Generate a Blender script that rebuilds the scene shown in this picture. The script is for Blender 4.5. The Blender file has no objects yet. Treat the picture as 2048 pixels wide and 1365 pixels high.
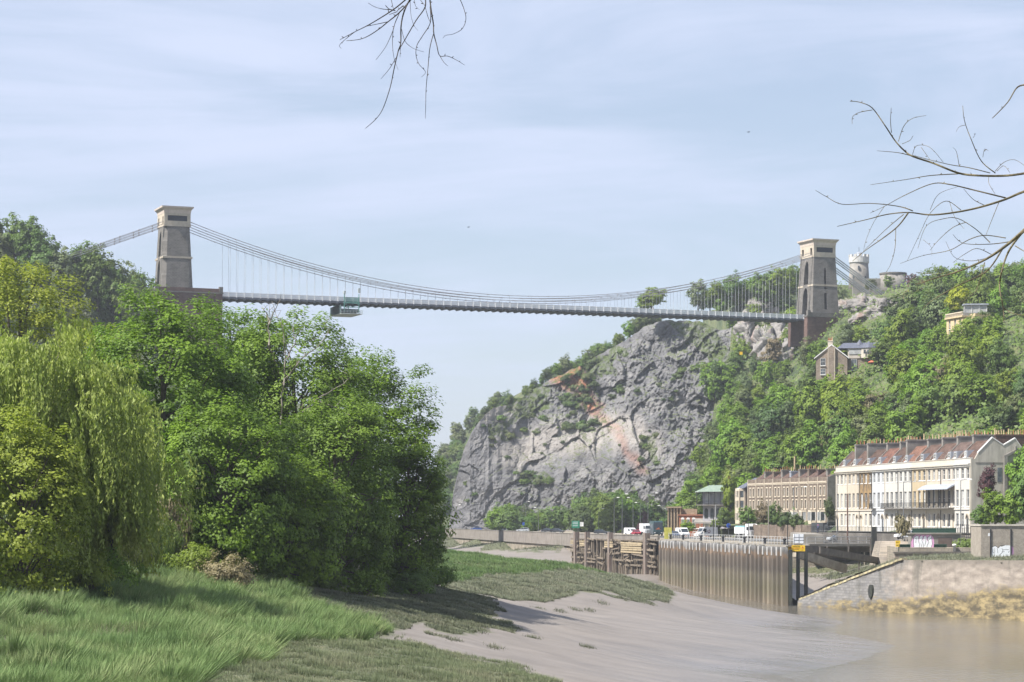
import bpy, math, random
import numpy as np
from mathutils import Vector, Matrix

random.seed(7); np.random.seed(7)
scene = bpy.context.scene
COL = scene.collection

# ------------------------------------------------------------------ camera
F, HY, CX, CZ = 5000.0, 1038.0, 1024.0, 14.0     # long lens, level camera 14 m above low water
cd = bpy.data.cameras.new('camera'); cam = bpy.data.objects.new('camera', cd); COL.objects.link(cam)
cam.location = (0, 0, CZ); cam.rotation_euler = (math.radians(90), 0, 0)
cd.sensor_width = 36.0; cd.lens = 36.0 * F / 2048.0
cd.shift_y = (HY - 682.5) / 2048.0
cd.clip_start = 0.5; cd.clip_end = 8000
scene.camera = cam

# ------------------------------------------------------------------ sky, sun, exposure
SUN_EL, SUN_AZ = math.radians(53), math.radians(-114)   # azimuth measured from +Y towards +X
sun_dir = Vector((math.sin(SUN_AZ) * math.cos(SUN_EL), math.cos(SUN_AZ) * math.cos(SUN_EL), math.sin(SUN_EL)))
sl = bpy.data.lights.new('sun', 'SUN'); sl.energy = 5.0; sl.angle = math.radians(0.6); sl.color = (1.0, 0.955, 0.88)
so = bpy.data.objects.new('sun', sl); COL.objects.link(so)
so.rotation_euler = (-sun_dir).to_track_quat('-Z', 'Y').to_euler(); so.location = (-200, -100, 300)

world = bpy.data.worlds.new('World'); scene.world = world; world.use_nodes = True
wn, wl = world.node_tree.nodes, world.node_tree.links
wn.clear()
w_out = wn.new('ShaderNodeOutputWorld'); w_bg = wn.new('ShaderNodeBackground'); w_bg.inputs['Strength'].default_value = 0.068
sky = wn.new('ShaderNodeTexSky'); sky.sky_type = 'NISHITA'; sky.sun_disc = False
sky.sun_elevation = SUN_EL; sky.sun_rotation = SUN_AZ; sky.altitude = 0; sky.air_density = 1.0; sky.dust_density = 0.8; sky.ozone_density = 1.5
# thin cirrus: noise on a flat cloud layer high above, seen in perspective
tc = wn.new('ShaderNodeTexCoord'); sep = wn.new('ShaderNodeSeparateXYZ'); wl.new(tc.outputs['Generated'], sep.inputs[0])
def wmath(op, a, b=None, clamp=False):
    n = wn.new('ShaderNodeMath'); n.operation = op; n.use_clamp = clamp
    for i, v in enumerate((a, b)):
        if v is None: continue
        if isinstance(v, (int, float)): n.inputs[i].default_value = v
        else: wl.new(v, n.inputs[i])
    return n.outputs[0]
def cirrus(rot, sc, scale, detail, rough, dist, off):
    """long thin veils lying across the sky at a slight tilt"""
    m = wn.new('ShaderNodeMapping'); m.inputs['Rotation'].default_value = (0, math.radians(rot), 0); m.inputs['Scale'].default_value = sc; m.inputs['Location'].default_value = off
    wl.new(tc.outputs['Generated'], m.inputs['Vector'])
    n = wn.new('ShaderNodeTexNoise'); n.inputs['Scale'].default_value = scale; n.inputs['Detail'].default_value = detail
    n.inputs['Roughness'].default_value = rough; n.inputs['Distortion'].default_value = dist
    wl.new(m.outputs[0], n.inputs['Vector']); return n.outputs['Fac']
c1 = cirrus(13, (2.6, 2.6, 15.0), 1.3, 8, 0.60, 1.1, (3.1, 0, 0))
c2 = cirrus(17, (2.2, 2.2, 7.0), 1.0, 5, 0.55, 0.8, (0, 1.7, 0))
cm = wmath('ADD', wmath('MULTIPLY', c1, 0.62), wmath('MULTIPLY', c2, 0.5))
cr = wn.new('ShaderNodeMapRange'); wl.new(cm, cr.inputs['Value']); cr.inputs['From Min'].default_value = 0.44; cr.inputs['From Max'].default_value = 0.68
cr.inputs['To Min'].default_value = 0.42; cr.inputs['To Max'].default_value = 0.95; cr.interpolation_type = 'SMOOTHSTEP'
wmix = wn.new('ShaderNodeMixRGB'); wl.new(cr.outputs[0], wmix.inputs['Fac']); wl.new(sky.outputs[0], wmix.inputs['Color1'])
wmix.inputs['Color2'].default_value = (5.55, 6.2, 7.9, 1)
wl.new(wmix.outputs[0], w_bg.inputs['Color']); wl.new(w_bg.outputs[0], w_out.inputs['Surface'])

vs = scene.view_settings; vs.view_transform = 'Standard'; vs.look = 'None'; vs.exposure = 0.93; vs.gamma = 1.0; vs.use_curve_mapping = False
cy = scene.cycles
cy.use_denoising = True; cy.use_adaptive_sampling = True; cy.adaptive_threshold = 0.02
cy.max_bounces = 4; cy.diffuse_bounces = 2; cy.glossy_bounces = 2; cy.transmission_bounces = 2; cy.transparent_max_bounces = 6; cy.volume_bounces = 0
cy.caustics_reflective = False; cy.caustics_refractive = False; cy.sample_clamp_indirect = 6

# ------------------------------------------------------------------ helpers
def P(px, py, D):
    """point of the place that lies D metres away along the line of sight through a photo pixel"""
    return Vector(((px - CX) / F * D, D, CZ - (py - HY) / F * D))
def XZ(px, D): return (px - CX) / F * D
def ZP(py, D): return CZ - (py - HY) / F * D

def ordw(n):
    u = ['', 'first', 'second', 'third', 'fourth', 'fifth', 'sixth', 'seventh', 'eighth', 'ninth', 'tenth', 'eleventh', 'twelfth', 'thirteenth', 'fourteenth', 'fifteenth', 'sixteenth', 'seventeenth', 'eighteenth', 'nineteenth']
    if n < 20: return u[n]
    t = n // 10; tens = ['', '', 'twent', 'thirt', 'fort', 'fift', 'sixt', 'sevent', 'eight', 'ninet'][t]
    return tens + 'ieth' if n % 10 == 0 else tens + 'y-' + u[n % 10]
def tag(o, label=None, cat=None, group=None, kind=None):
    if label: o['label'] = label
    if cat: o['category'] = cat
    if group: o['group'] = group
    if kind: o['kind'] = kind
    return o
def empty(name, loc=(0, 0, 0), rz=0.0, label=None, cat=None, group=None):
    o = bpy.data.objects.new(name, None); COL.objects.link(o); o.location = loc; o.rotation_euler = (0, 0, rz)
    o.empty_display_size = 0.5
    return tag(o, label, cat, group)
def link_mesh(name, me, parent=None, loc=None):
    o = bpy.data.objects.new(name, me); COL.objects.link(o)
    if parent is not None: o.parent = parent
    if loc is not None: o.location = loc
    return o
def copy_tree(o, parent=None):
    c = o.copy(); COL.objects.link(c)
    if parent is not None: c.parent = parent
    for ch in list(o.children): copy_tree(ch, c)
    return c

def np_mesh(name, verts, faces, mat, smooth=False):
    """fast mesh from numpy arrays; faces (n,3) or (n,4)"""
    me = bpy.data.meshes.new(name); verts = np.asarray(verts, np.float32); faces = np.asarray(faces, np.int32)
    n, k = faces.shape
    me.vertices.add(len(verts)); me.vertices.foreach_set('co', verts.ravel())
    me.loops.add(n * k); me.loops.foreach_set('vertex_index', faces.ravel())
    me.polygons.add(n); me.polygons.foreach_set('loop_start', np.arange(0, n * k, k, dtype=np.int32))
    me.polygons.foreach_set('loop_total', np.full(n, k, np.int32))
    if smooth: me.polygons.foreach_set('use_smooth', np.ones(n, bool))
    me.update(calc_edges=True)
    if mat: me.materials.append(mat)
    return me
def grid_mesh(name, V, mat, smooth=True):
    """V: (rows, cols, 3)"""
    r, c, _ = V.shape; idx = np.arange(r * c).reshape(r, c)
    f = np.stack([idx[:-1, :-1], idx[:-1, 1:], idx[1:, 1:], idx[1:, :-1]], -1).reshape(-1, 4)
    return np_mesh(name, V.reshape(-1, 3), f, mat, smooth)
def attr(me, name, vals):
    a = me.attributes.new(name, 'FLOAT', 'POINT'); a.data.foreach_set('value', np.asarray(vals, np.float32).ravel())

class MB:
    def __init__(s): s.v = []; s.f = []
    def add(s, vs, fs):
        b = len(s.v); s.v += [tuple(p) for p in vs]; s.f += [tuple(i + b for i in f) for f in fs]; return s
    def box(s, x0, x1, y0, y1, z0, z1, M=None):
        vs = [Vector((x, y, z)) for z in (z0, z1) for y in (y0, y1) for x in (x0, x1)]
        if M is not None: vs = [M @ p for p in vs]
        return s.add(vs, [(0, 2, 3, 1), (4, 5, 7, 6), (0, 1, 5, 4), (1, 3, 7, 5), (3, 2, 6, 7), (2, 0, 4, 6)])
    def bar(s, a, b, w, h, up=(0, 0, 1)):
        a, b = Vector(a), Vector(b); d = b - a; L = d.length
        if L < 1e-6: return s
        x = d / L; up = Vector(up)
        if abs(x.dot(up)) > 0.98: up = Vector((1, 0, 0))
        y = up.cross(x).normalized(); z = x.cross(y)
        M = Matrix((x, y, z)).transposed().to_4x4(); M.translation = a
        return s.box(0, L, -w / 2, w / 2, -h / 2, h / 2, M)
    def prism(s, poly, axis, a0, a1):
        """extrude a 2-D polygon; axis 0: poly=(y,z), 1: poly=(x,z), 2: poly=(x,y)"""
        n = len(poly)
        def pt(p, a): return (a, p[0], p[1]) if axis == 0 else ((p[0], a, p[1]) if axis == 1 else (p[0], p[1], a))
        vs = [pt(p, a0) for p in poly] + [pt(p, a1) for p in poly]
        return s.add(vs, [tuple(range(n))[::-1], tuple(range(n, 2 * n))] + [(i, (i + 1) % n, n + (i + 1) % n, n + i) for i in range(n)])
    def tube(s, pts, rad, n=6, caps=True):
        pts = [Vector(p) for p in pts]
        if not hasattr(rad, '__len__'): rad = [rad] * len(pts)
        b = len(s.v); prev = None
        for i, p in enumerate(pts):
            d = (pts[min(i + 1, len(pts) - 1)] - pts[max(i - 1, 0)])
            if d.length < 1e-9: d = Vector((0, 0, 1))
            d.normalize()
            if prev is None:
                a = Vector((0, 0, 1)) if abs(d.z) < 0.9 else Vector((1, 0, 0)); x = d.cross(a).normalized()
            else:
                x = prev - d * prev.dot(d)
                x = x.normalized() if x.length > 1e-6 else d.orthogonal().normalized()
            prev = x; y = d.cross(x)
            for k in range(n):
                t = 2 * math.pi * k / n; s.v.append(tuple(p + (x * math.cos(t) + y * math.sin(t)) * rad[i]))
        for i in range(len(pts) - 1):
            for k in range(n):
                k2 = (k + 1) % n; s.f.append((b + i * n + k, b + i * n + k2, b + (i + 1) * n + k2, b + (i + 1) * n + k))
        if caps:
            s.f.append(tuple(b + k for k in range(n))[::-1]); s.f.append(tuple(b + (len(pts) - 1) * n + k for k in range(n)))
        return s
    def lathe(s, prof, n=12, c=(0, 0, 0)):
        b = len(s.v)
        for r, z in prof:
            for k in range(n):
                t = 2 * math.pi * k / n; s.v.append((c[0] + r * math.cos(t), c[1] + r * math.sin(t), c[2] + z))
        for i in range(len(prof) - 1):
            for k in range(n):
                k2 = (k + 1) % n; s.f.append((b + i * n + k, b + i * n + k2, b + (i + 1) * n + k2, b + (i + 1) * n + k))
        s.f.append(tuple(b + k for k in range(n))[::-1]); s.f.append(tuple(b + (len(prof) - 1) * n + k for k in range(n)))
        return s
    def xf(s, fn): s.v = [tuple(fn(Vector(p))) for p in s.v]; return s
    def mesh(s, name, mat, smooth=False):
        me = bpy.data.meshes.new(name); me.from_pydata(s.v, [], s.f); me.update()
        if smooth: me.polygons.foreach_set('use_smooth', np.ones(len(me.polygons), bool))
        if mat: me.materials.append(mat)
        return me
    def build(s, name, mat, parent=None, smooth=False, loc=None):
        return link_mesh(name, s.mesh(name, mat, smooth), parent, loc)

def hash3(ix, iy, iz, seed):
    h = (ix * 374761393 + iy * 668265263 + iz * 2147483647 + seed * 1274126177) & 0xFFFFFFFF
    h = ((h ^ (h >> 13)) * 1274126177) & 0xFFFFFFFF
    h = ((h ^ (h >> 16)) * 2246822519) & 0xFFFFFFFF
    return ((h ^ (h >> 15)) & 0xFFFFFF) / float(0xFFFFFF)
def vnoise(p, seed=0):
    p = np.asarray(p, float); i = np.floor(p).astype(np.int64); f = p - i; f = f * f * f * (f * (f * 6 - 15) + 10); r = 0
    for dx in (0, 1):
        for dy in (0, 1):
            for dz in (0, 1):
                w = np.where(dx, f[..., 0], 1 - f[..., 0]) * np.where(dy, f[..., 1], 1 - f[..., 1]) * np.where(dz, f[..., 2], 1 - f[..., 2])
                r = r + w * hash3(i[..., 0] + dx, i[..., 1] + dy, i[..., 2] + dz, seed)
    return r * 2 - 1
def fbm(p, octv=4, seed=0, gain=0.5):
    p = np.asarray(p, float); a, r, t = 1.0, 0, 0
    for o in range(octv):
        r = r + a * vnoise(p * (2.03 ** o) + o * 17.3, seed + o); t += a; a *= gain
    return r / t
def n2(x, y, s, octv=3, seed=0):
    return fbm(np.stack([np.asarray(x) / s, np.asarray(y) / s, np.zeros_like(np.asarray(x, float))], -1), octv, seed)

class RBF:
    """smooth surface z(x,y) through control points"""
    def __init__(s, pts, lam=0.0):
        pts = np.array(pts, float); s.c = pts[:, :2]; n = len(pts)
        s.sc = 100.0
        K = s.k(np.linalg.norm(s.c[:, None] - s.c[None], axis=-1)) + lam * np.eye(n)
        A = np.zeros((n + 3, n + 3)); A[:n, :n] = K; A[:n, n] = 1; A[:n, n + 1:] = s.c / s.sc; A[n:, :n] = A[:n, n:].T
        s.w = np.linalg.solve(A, np.concatenate([pts[:, 2], np.zeros(3)]))
    def k(s, r):
        r = r / s.sc; return r          # linear kernel: no overshoot
    def __call__(s, x, y):
        x = np.asarray(x, float); y = np.asarray(y, float); q = np.stack([x.ravel(), y.ravel()], -1); out = np.zeros(len(q)); n = len(s.c)
        for i in range(0, len(q), 20000):
            qq = q[i:i + 20000]; K = s.k(np.linalg.norm(qq[:, None] - s.c[None], axis=-1))
            out[i:i + 20000] = K @ s.w[:n] + s.w[n] + qq @ s.w[n + 1:] / s.sc
        return out.reshape(x.shape)
class Cached:
    """a height field sampled once on a grid, then read back by interpolation"""
    def __init__(s, fn, x0, x1, y0, y1, st):
        s.x0, s.y0, s.st = x0, y0, st; xs, ys_ = np.arange(x0, x1 + st, st), np.arange(y0, y1 + st, st); X_, Y_ = np.meshgrid(xs, ys_); s.g = fn(X_, Y_)
    def __call__(s, x, y):
        x = np.asarray(x, float); y = np.asarray(y, float); g = s.g; fx_ = np.clip((x - s.x0) / s.st, 0, g.shape[1] - 1.001); fy_ = np.clip((y - s.y0) / s.st, 0, g.shape[0] - 1.001)
        i = fx_.astype(int); j = fy_.astype(int); a = fx_ - i; b_ = fy_ - j
        return (g[j, i] * (1 - a) + g[j, i + 1] * a) * (1 - b_) + (g[j + 1, i] * (1 - a) + g[j + 1, i + 1] * a) * b_
def in_poly(px, py, poly):
    px = np.asarray(px); py = np.asarray(py); r = np.zeros(px.shape, bool); n = len(poly)
    for i in range(n):
        x1, y1 = poly[i]; x2, y2 = poly[(i + 1) % n]
        if y1 == y2: continue
        c = ((y1 > py) != (y2 > py)) & (px < (x2 - x1) * (py - y1) / (y2 - y1) + x1); r ^= c
    return r

# ------------------------------------------------------------------ materials
def srgb(r, g, b):
    f = lambda c: (c / 255 / 12.92) if c / 255 <= 0.04045 else ((c / 255 + 0.055) / 1.055) ** 2.4
    return (f(r), f(g), f(b))
def new_mat(name):
    m = bpy.data.materials.new(name); m.use_nodes = True; nt = m.node_tree; b = nt.nodes['Principled BSDF']
    return m, nt, b
def nnode(nt, typ, **kw):
    n = nt.nodes.new(typ)
    for k, v in kw.items():
        if k in n.inputs: n.inputs[k].default_value = v
        else: setattr(n, k, v)
    return n
def tint(c, k): return tuple(min(1, max(0, x * k)) for x in c)
def pm(name, base, dark=None, scale=1.5, detail=5, rough=0.85, bump=0.0, bscale=None, metallic=0.0, lo=0.35, hi=0.65, stretch=(1, 1, 1), spec=0.3, per_obj=0.0):
    """noise-mottled paint / stone / metal"""
    m, nt, b = new_mat(name); L = nt.links
    dark = dark or tint(base, 0.72)
    t = nnode(nt, 'ShaderNodeTexCoord'); mp = nnode(nt, 'ShaderNodeMapping'); mp.inputs['Scale'].default_value = stretch; L.new(t.outputs['Object'], mp.inputs[0])
    n = nnode(nt, 'ShaderNodeTexNoise', Scale=scale, Detail=detail, Roughness=0.6); L.new(mp.outputs[0], n.inputs['Vector'])
    r = nnode(nt, 'ShaderNodeMapRange'); r.inputs[1].default_value = lo; r.inputs[2].default_value = hi; L.new(n.outputs['Fac'], r.inputs[0])
    mx = nnode(nt, 'ShaderNodeMixRGB'); mx.inputs[1].default_value = (*dark, 1); mx.inputs[2].default_value = (*base, 1); L.new(r.outputs[0], mx.inputs[0])
    col = mx.outputs[0]
    if per_obj:
        oi = nnode(nt, 'ShaderNodeObjectInfo'); hs = nnode(nt, 'ShaderNodeHueSaturation')
        mr = nnode(nt, 'ShaderNodeMapRange'); mr.inputs[3].default_value = 1 - per_obj; mr.inputs[4].default_value = 1 + per_obj; L.new(oi.outputs['Random'], mr.inputs[0])
        L.new(mr.outputs[0], hs.inputs['Value']); L.new(col, hs.inputs['Color']); col = hs.outputs[0]
    L.new(col, b.inputs['Base Color']); b.inputs['Roughness'].default_value = rough; b.inputs['Metallic'].default_value = metallic
    b.inputs['Specular IOR Level'].default_value = spec
    if bump:
        n2_ = nnode(nt, 'ShaderNodeTexNoise', Scale=bscale or scale * 4, Detail=4); L.new(mp.outputs[0], n2_.inputs['Vector'])
        bp = nnode(nt, 'ShaderNodeBump', Strength=bump, Distance=0.1); L.new(n2_.outputs['Fac'], bp.inputs['Height']); L.new(bp.outputs[0], b.inputs['Normal'])
    return m
def stone_mat(name, c1, c2, mortar, bw, bh, msize=0.03, axis='XZ', bump=0.5, rough=0.9, grime=0.35, gscale=0.25):
    """coursed masonry too fine to pick apart"""
    m, nt, b = new_mat(name); L = nt.links
    t = nnode(nt, 'ShaderNodeTexCoord'); s = nnode(nt, 'ShaderNodeSeparateXYZ'); L.new(t.outputs['Object'], s.inputs[0])
    ad = nnode(nt, 'ShaderNodeMath', operation='ADD'); L.new(s.outputs[0], ad.inputs[0]); L.new(s.outputs[1], ad.inputs[1])
    c = nnode(nt, 'ShaderNodeCombineXYZ'); L.new(ad.outputs[0], c.inputs[0]); L.new(s.outputs[2], c.inputs[1])
    br = nnode(nt, 'ShaderNodeTexBrick'); br.inputs['Scale'].default_value = 1.0; br.inputs['Brick Width'].default_value = bw; br.inputs['Row Height'].default_value = bh
    br.inputs['Mortar Size'].default_value = msize; br.inputs['Color1'].default_value = (*c1, 1); br.inputs['Color2'].default_value = (*c2, 1); br.inputs['Mortar'].default_value = (*mortar, 1)
    br.inputs['Bias'].default_value = 0.0
    L.new(c.outputs[0], br.inputs['Vector'])
    n = nnode(nt, 'ShaderNodeTexNoise', Scale=gscale, Detail=7, Roughness=0.65); L.new(t.outputs['Object'], n.inputs['Vector'])
    r = nnode(nt, 'ShaderNodeMapRange'); r.inputs[1].default_value = 0.35; r.inputs[2].default_value = 0.65; r.inputs[3].default_value = 1 - grime; r.inputs[4].default_value = 1 + grime * 0.5; L.new(n.outputs['Fac'], r.inputs[0])
    hs = nnode(nt, 'ShaderNodeHueSaturation'); L.new(r.outputs[0], hs.inputs['Value']); L.new(br.outputs['Color'], hs.inputs['Color']); L.new(hs.outputs[0], b.inputs['Base Color'])
    b.inputs['Roughness'].default_value = rough; b.inputs['Specular IOR Level'].default_value = 0.2
    bp = nnode(nt, 'ShaderNodeBump', Strength=bump, Distance=0.05); L.new(br.outputs['Fac'], bp.inputs['Height']); bp.invert = True; L.new(bp.outputs[0], b.inputs['Normal'])
    return m
def leaf_mat(name, c1, c2, trans=0.35, obj_var=0.18, scale=0.35, hue=0.02):
    """foliage: colour varies by spray and by plant, thin leaves let light through"""
    m, nt, b = new_mat(name); L = nt.links
    t = nnode(nt, 'ShaderNodeTexCoord'); n = nnode(nt, 'ShaderNodeTexNoise', Scale=scale, Detail=3); L.new(t.outputs['Object'], n.inputs['Vector'])
    n3 = nnode(nt, 'ShaderNodeTexNoise', Scale=6.0, Detail=1); L.new(t.outputs['Object'], n3.inputs['Vector'])
    a = nnode(nt, 'ShaderNodeMath', operation='MULTIPLY_ADD'); L.new(n3.outputs['Fac'], a.inputs[0]); a.inputs[1].default_value = 0.6; L.new(n.outputs['Fac'], a.inputs[2])
    r = nnode(nt, 'ShaderNodeMapRange'); r.inputs[1].default_value = 0.6; r.inputs[2].default_value = 1.0; L.new(a.outputs[0], r.inputs[0])
    mx = nnode(nt, 'ShaderNodeMixRGB'); mx.inputs[1].default_value = (*c1, 1); mx.inputs[2].default_value = (*c2, 1); L.new(r.outputs[0], mx.inputs[0])
    oi = nnode(nt, 'ShaderNodeObjectInfo'); hs = nnode(nt, 'ShaderNodeHueSaturation')
    mr = nnode(nt, 'ShaderNodeMapRange'); mr.inputs[3].default_value = 1 - obj_var; mr.inputs[4].default_value = 1 + obj_var; L.new(oi.outputs['Random'], mr.inputs[0])
    mh = nnode(nt, 'ShaderNodeMapRange'); mh.inputs[3].default_value = 0.5 - hue; mh.inputs[4].default_value = 0.5 + hue
    ml = nnode(nt, 'ShaderNodeMath', operation='MULTIPLY'); ml.inputs[1].default_value = 7.31; fr = nnode(nt, 'ShaderNodeMath', operation='FRACT')
    L.new(oi.outputs['Random'], ml.inputs[0]); L.new(ml.outputs[0], fr.inputs[0]); L.new(fr.outputs[0], mh.inputs[0])
    L.new(mr.outputs[0], hs.inputs['Value']); L.new(mh.outputs[0], hs.inputs['Hue']); L.new(mx.outputs[0], hs.inputs['Color'])
    L.new(hs.outputs[0], b.inputs['Base Color']); b.inputs['Roughness'].default_value = 0.55; b.inputs['Specular IOR Level'].default_value = 0.25
    tr = nnode(nt, 'ShaderNodeBsdfTranslucent'); g = nnode(nt, 'ShaderNodeMixRGB', blend_type='MULTIPLY'); g.inputs[0].default_value = 1; g.inputs[2].default_value = (1.05, 1.2, 0.55, 1)
    L.new(hs.outputs[0], g.inputs[1]); L.new(g.outputs[0], tr.inputs['Color'])
    ms = nnode(nt, 'ShaderNodeMixShader'); ms.inputs[0].default_value = trans; L.new(b.outputs[0], ms.inputs[1]); L.new(tr.outputs[0], ms.inputs[2])
    L.new(ms.outputs[0], nt.nodes['Material Output'].inputs['Surface'])
    return m
# ================================================================== THE LAND
# ---- river bank (left bank, mud, river bed, spit, far bank): one sheet
BK = [(0,1365,105),(500,1365,110),(1000,1365,125),(1105,1365,128),(250,1290,130),(600,1300,140),(0,1230,140),(300,1200,160),(850,1300,160),(700,1250,180),
      (300,1140,190),(0,1128,180),(-300,1120,180),(-300,1300,110),(500,1168,200),(680,1190,215),(820,1162,250),(900,1180,262),(760,1275,165),(960,1260,205),
      (900,1110,330),(860,1140,300),(840,1102,340),(1100,1125,340),(1250,1150,342),(1330,1196,334),(1170,1160,315),(1080,1222,275),(1200,1212,292),(1270,1206,305),(1030,1210,262),
      (1200,1290,228),(1350,1240,290),(1200,1250,255),(1500,1290,254),(1400,1340,222),(1300,1365,190),(1450,1250,315),(1600,1260,308),(700,1140,300)]
BANK_PTS = [tuple(P(*q)) for q in BK]
BANK_PTS += [(32,432,-.05),(43.7,278,-.05),(25.5,214,-.05),(44.6,330,-.15),(35,370,-.1),(31,500,.35),(36,470,.1),(41,430,-.2),(46,400,-.5),(52,380,-1.2),(62,350,-1.5),(60,278,-1.6),(45,214,-1.6),
             (75,200,-2),(75,330,-2),(28,160,-.6),(45,130,-1.5),(14,110,3.5),(30,90,1),(70,60,-2),(-10,70,7),(-60,70,9),(-90,120,11),(-90,250,12),(-60,300,11),(-30,300,9.5),
             (-30,380,6),(-8,400,0),(12,390,.5),(24,380,.3),(0,470,-1),(20,450,-.5),(-30,560,-1),(-60,800,-1),(5,560,.8),(22,545,1.6),(-10,700,.8),(-30,850,.8),
             (15,615,3.9),(12,650,6.2),(0,720,4.5),(-9,760,3.6),(-21,900,4.2),(-26,940,7.2),(14,655,7.4),(-2,780,7.2),(-12,850,7.2),(-40,1000,6.8),
             (33,545,2.2),(50,600,0),(60,450,0),(90,380,-2),(90,600,0),(40,700,2),(20,850,3),(0,1000,4),(-100,500,6),(-110,700,8),(-110,1000,8)]
bank_z0 = Cached(RBF(BANK_PTS, 0.002), -130, 100, 55, 1015, 1.25)
def bank_z(x, y):
    x = np.asarray(x, float); y = np.asarray(y, float)
    z = bank_z0(x, y)
    return z + np.clip(n2(x, y, 2.6, 2, 15) + .1, -.2, 1) * .75 * np.clip((z - 5.2) * .25, 0, 1) * np.clip((215 - y) / 40, 0, 1) * np.clip((-3 - x) / 8, 0, 1) + n2(x, y, 7.0, 3, 5) * np.clip((z - 1.2) * 0.10, 0, 0.42) + n2(x, y, 1.7, 2, 9) * np.clip((z - 1.5) * 0.03, 0.03, 0.12) + n2(x * .35, y, 2.2, 3, 19) * .05 * np.clip(3 - z, 0, 1)
def proj(x, y, z): return CX + F * x / y, HY - F * (z - CZ) / y

LUSH = [(-900,1080),(0,1118),(300,1120),(480,1160),(560,1172),(650,1215),(720,1242),(770,1272),(700,1292),(560,1292),(545,1330),(400,1365),(300,1600),(-900,1600)]
NEARM = [(300,1600),(400,1365),(540,1330),(556,1286),(700,1284),(800,1278),(880,1303),(1000,1332),(1110,1366),(1300,1480),(1300,1600)]
MIDM = [(480,1160),(640,1150),(830,1148),(900,1170),(985,1196),(1000,1214),(985,1236),(1056,1262),(1000,1262),(960,1256),(905,1274),(850,1262),(838,1246),(770,1274),(710,1250),(640,1215),(560,1175)]
SPITL = [(780,1160),(800,1085),(920,1088),(1150,1105),(1262,1130),(1262,1146),(1150,1142),(990,1150),(890,1172)]
SPITP = [(860,1160),(980,1145),(1150,1138),(1262,1134),(1330,1160),(1338,1197),(1322,1206),(1262,1202),(1216,1186),(1168,1184),(1112,1200),(1040,1197),(985,1192),(900,1176)]
FARG = [(860,1068),(1150,1070),(1150,1096),(1090,1103),(1000,1098),(860,1094)]
def veg_class(x, y, z):
    """0 mud, 1 lush grass, 2 near marsh, 3 low mid marsh, 4 spit lush, 5 spit pale, 6 far bank"""
    px, py = proj(x, y, z); px = px + n2(x, y, 3.0, 3, 31) * 26; py = py + n2(x, y, 3.0, 3, 37) * 9
    c = np.zeros(px.shape, int); near = y < 275
    c[in_poly(px, py, LUSH) & (y < 235)] = 1
    c[in_poly(px, py, NEARM) & (y < 235)] = 2
    c[in_poly(px, py, MIDM) & near & (c == 0)] = 3
    c[in_poly(px, py, SPITL) & (y > 235) & (y < 420)] = 4
    c[in_poly(px, py, SPITP) & (y > 235) & (y < 360) & (c == 0)] = 5
    c[in_poly(px, py, FARG) & (y > 520)] = 6
    c[(c == 0) & (x < -22) & (y < 420) & (z > 7)] = 1
    return c

ys = np.concatenate([np.linspace(60, 96, 12, endpoint=False), np.linspace(96, 420, 420, endpoint=False), np.linspace(420, 1010, 160)])
ss = np.linspace(-1, 1, 300)
X = np.where(ss[None] < 0, ss[None] * 110, ss[None] * 92) * np.ones((len(ys), 1)); Y = ys[:, None] * np.ones((1, len(ss)))
Z = bank_z(X, Y)
cls = veg_class(X, Y, Z)
green = (cls > 0).astype(float)

m, nt, b = new_mat('mud'); L = nt.links                       # tidal mud, wet low down; soil and turf where plants grow
geo = nnode(nt, 'ShaderNodeNewGeometry'); sp = nnode(nt, 'ShaderNodeSeparateXYZ'); L.new(geo.outputs['Position'], sp.inputs[0])
mp = nnode(nt, 'ShaderNodeMapping'); mp.inputs['Scale'].default_value = (0.16, 0.5, 0.6); mp.inputs['Rotation'].default_value = (0, 0, math.radians(12)); L.new(geo.outputs['Position'], mp.inputs[0])
n1 = nnode(nt, 'ShaderNodeTexNoise', Scale=0.6, Detail=8, Roughness=0.62, Distortion=0.6); L.new(mp.outputs[0], n1.inputs['Vector'])
nf = nnode(nt, 'ShaderNodeTexNoise', Scale=3.0, Detail=6, Roughness=0.6); L.new(geo.outputs['Position'], nf.inputs['Vector'])
rp = nnode(nt, 'ShaderNodeValToRGB'); e = rp.color_ramp.elements
e[0].position = 0.25; e[0].color = (0.130, 0.113, 0.098, 1); e[1].position = 0.75; e[1].color = (0.215, 0.190, 0.170, 1)
L.new(n1.outputs['Fac'], rp.inputs[0])
rg = nnode(nt, 'ShaderNodeValToRGB'); e = rg.color_ramp.elements
e[0].position = 0.35; e[0].color = (0.045, 0.060, 0.022, 1); e[1].position = 0.7; e[1].color = (0.13, 0.125, 0.065, 1); L.new(nf.outputs['Fac'], rg.inputs[0])
at = nnode(nt, 'ShaderNodeAttribute', attribute_name='green')
mx = nnode(nt, 'ShaderNodeMixRGB'); L.new(at.outputs['Fac'], mx.inputs[0]); wet = nnode(nt, 'ShaderNodeMapRange'); wet.inputs[1].default_value = .05; wet.inputs[2].default_value = .9; wet.inputs[3].default_value = .78; wet.inputs[4].default_value = 1.0; L.new(sp.outputs[2], wet.inputs[0])
hw_ = nnode(nt, 'ShaderNodeHueSaturation'); L.new(wet.outputs[0], hw_.inputs['Value']); L.new(rp.outputs[0], hw_.inputs['Color'])   # mud soaked by the last tide is darker
L.new(hw_.outputs[0], mx.inputs[1]); L.new(rg.outputs[0], mx.inputs[2]); L.new(mx.outputs[0], b.inputs['Base Color'])
rw = nnode(nt, 'ShaderNodeMapRange'); rw.inputs[1].default_value = 0.0; rw.inputs[2].default_value = 3.6; rw.inputs[3].default_value = 0.14; rw.inputs[4].default_value = 0.72; L.new(sp.outputs[2], rw.inputs[0])
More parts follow.
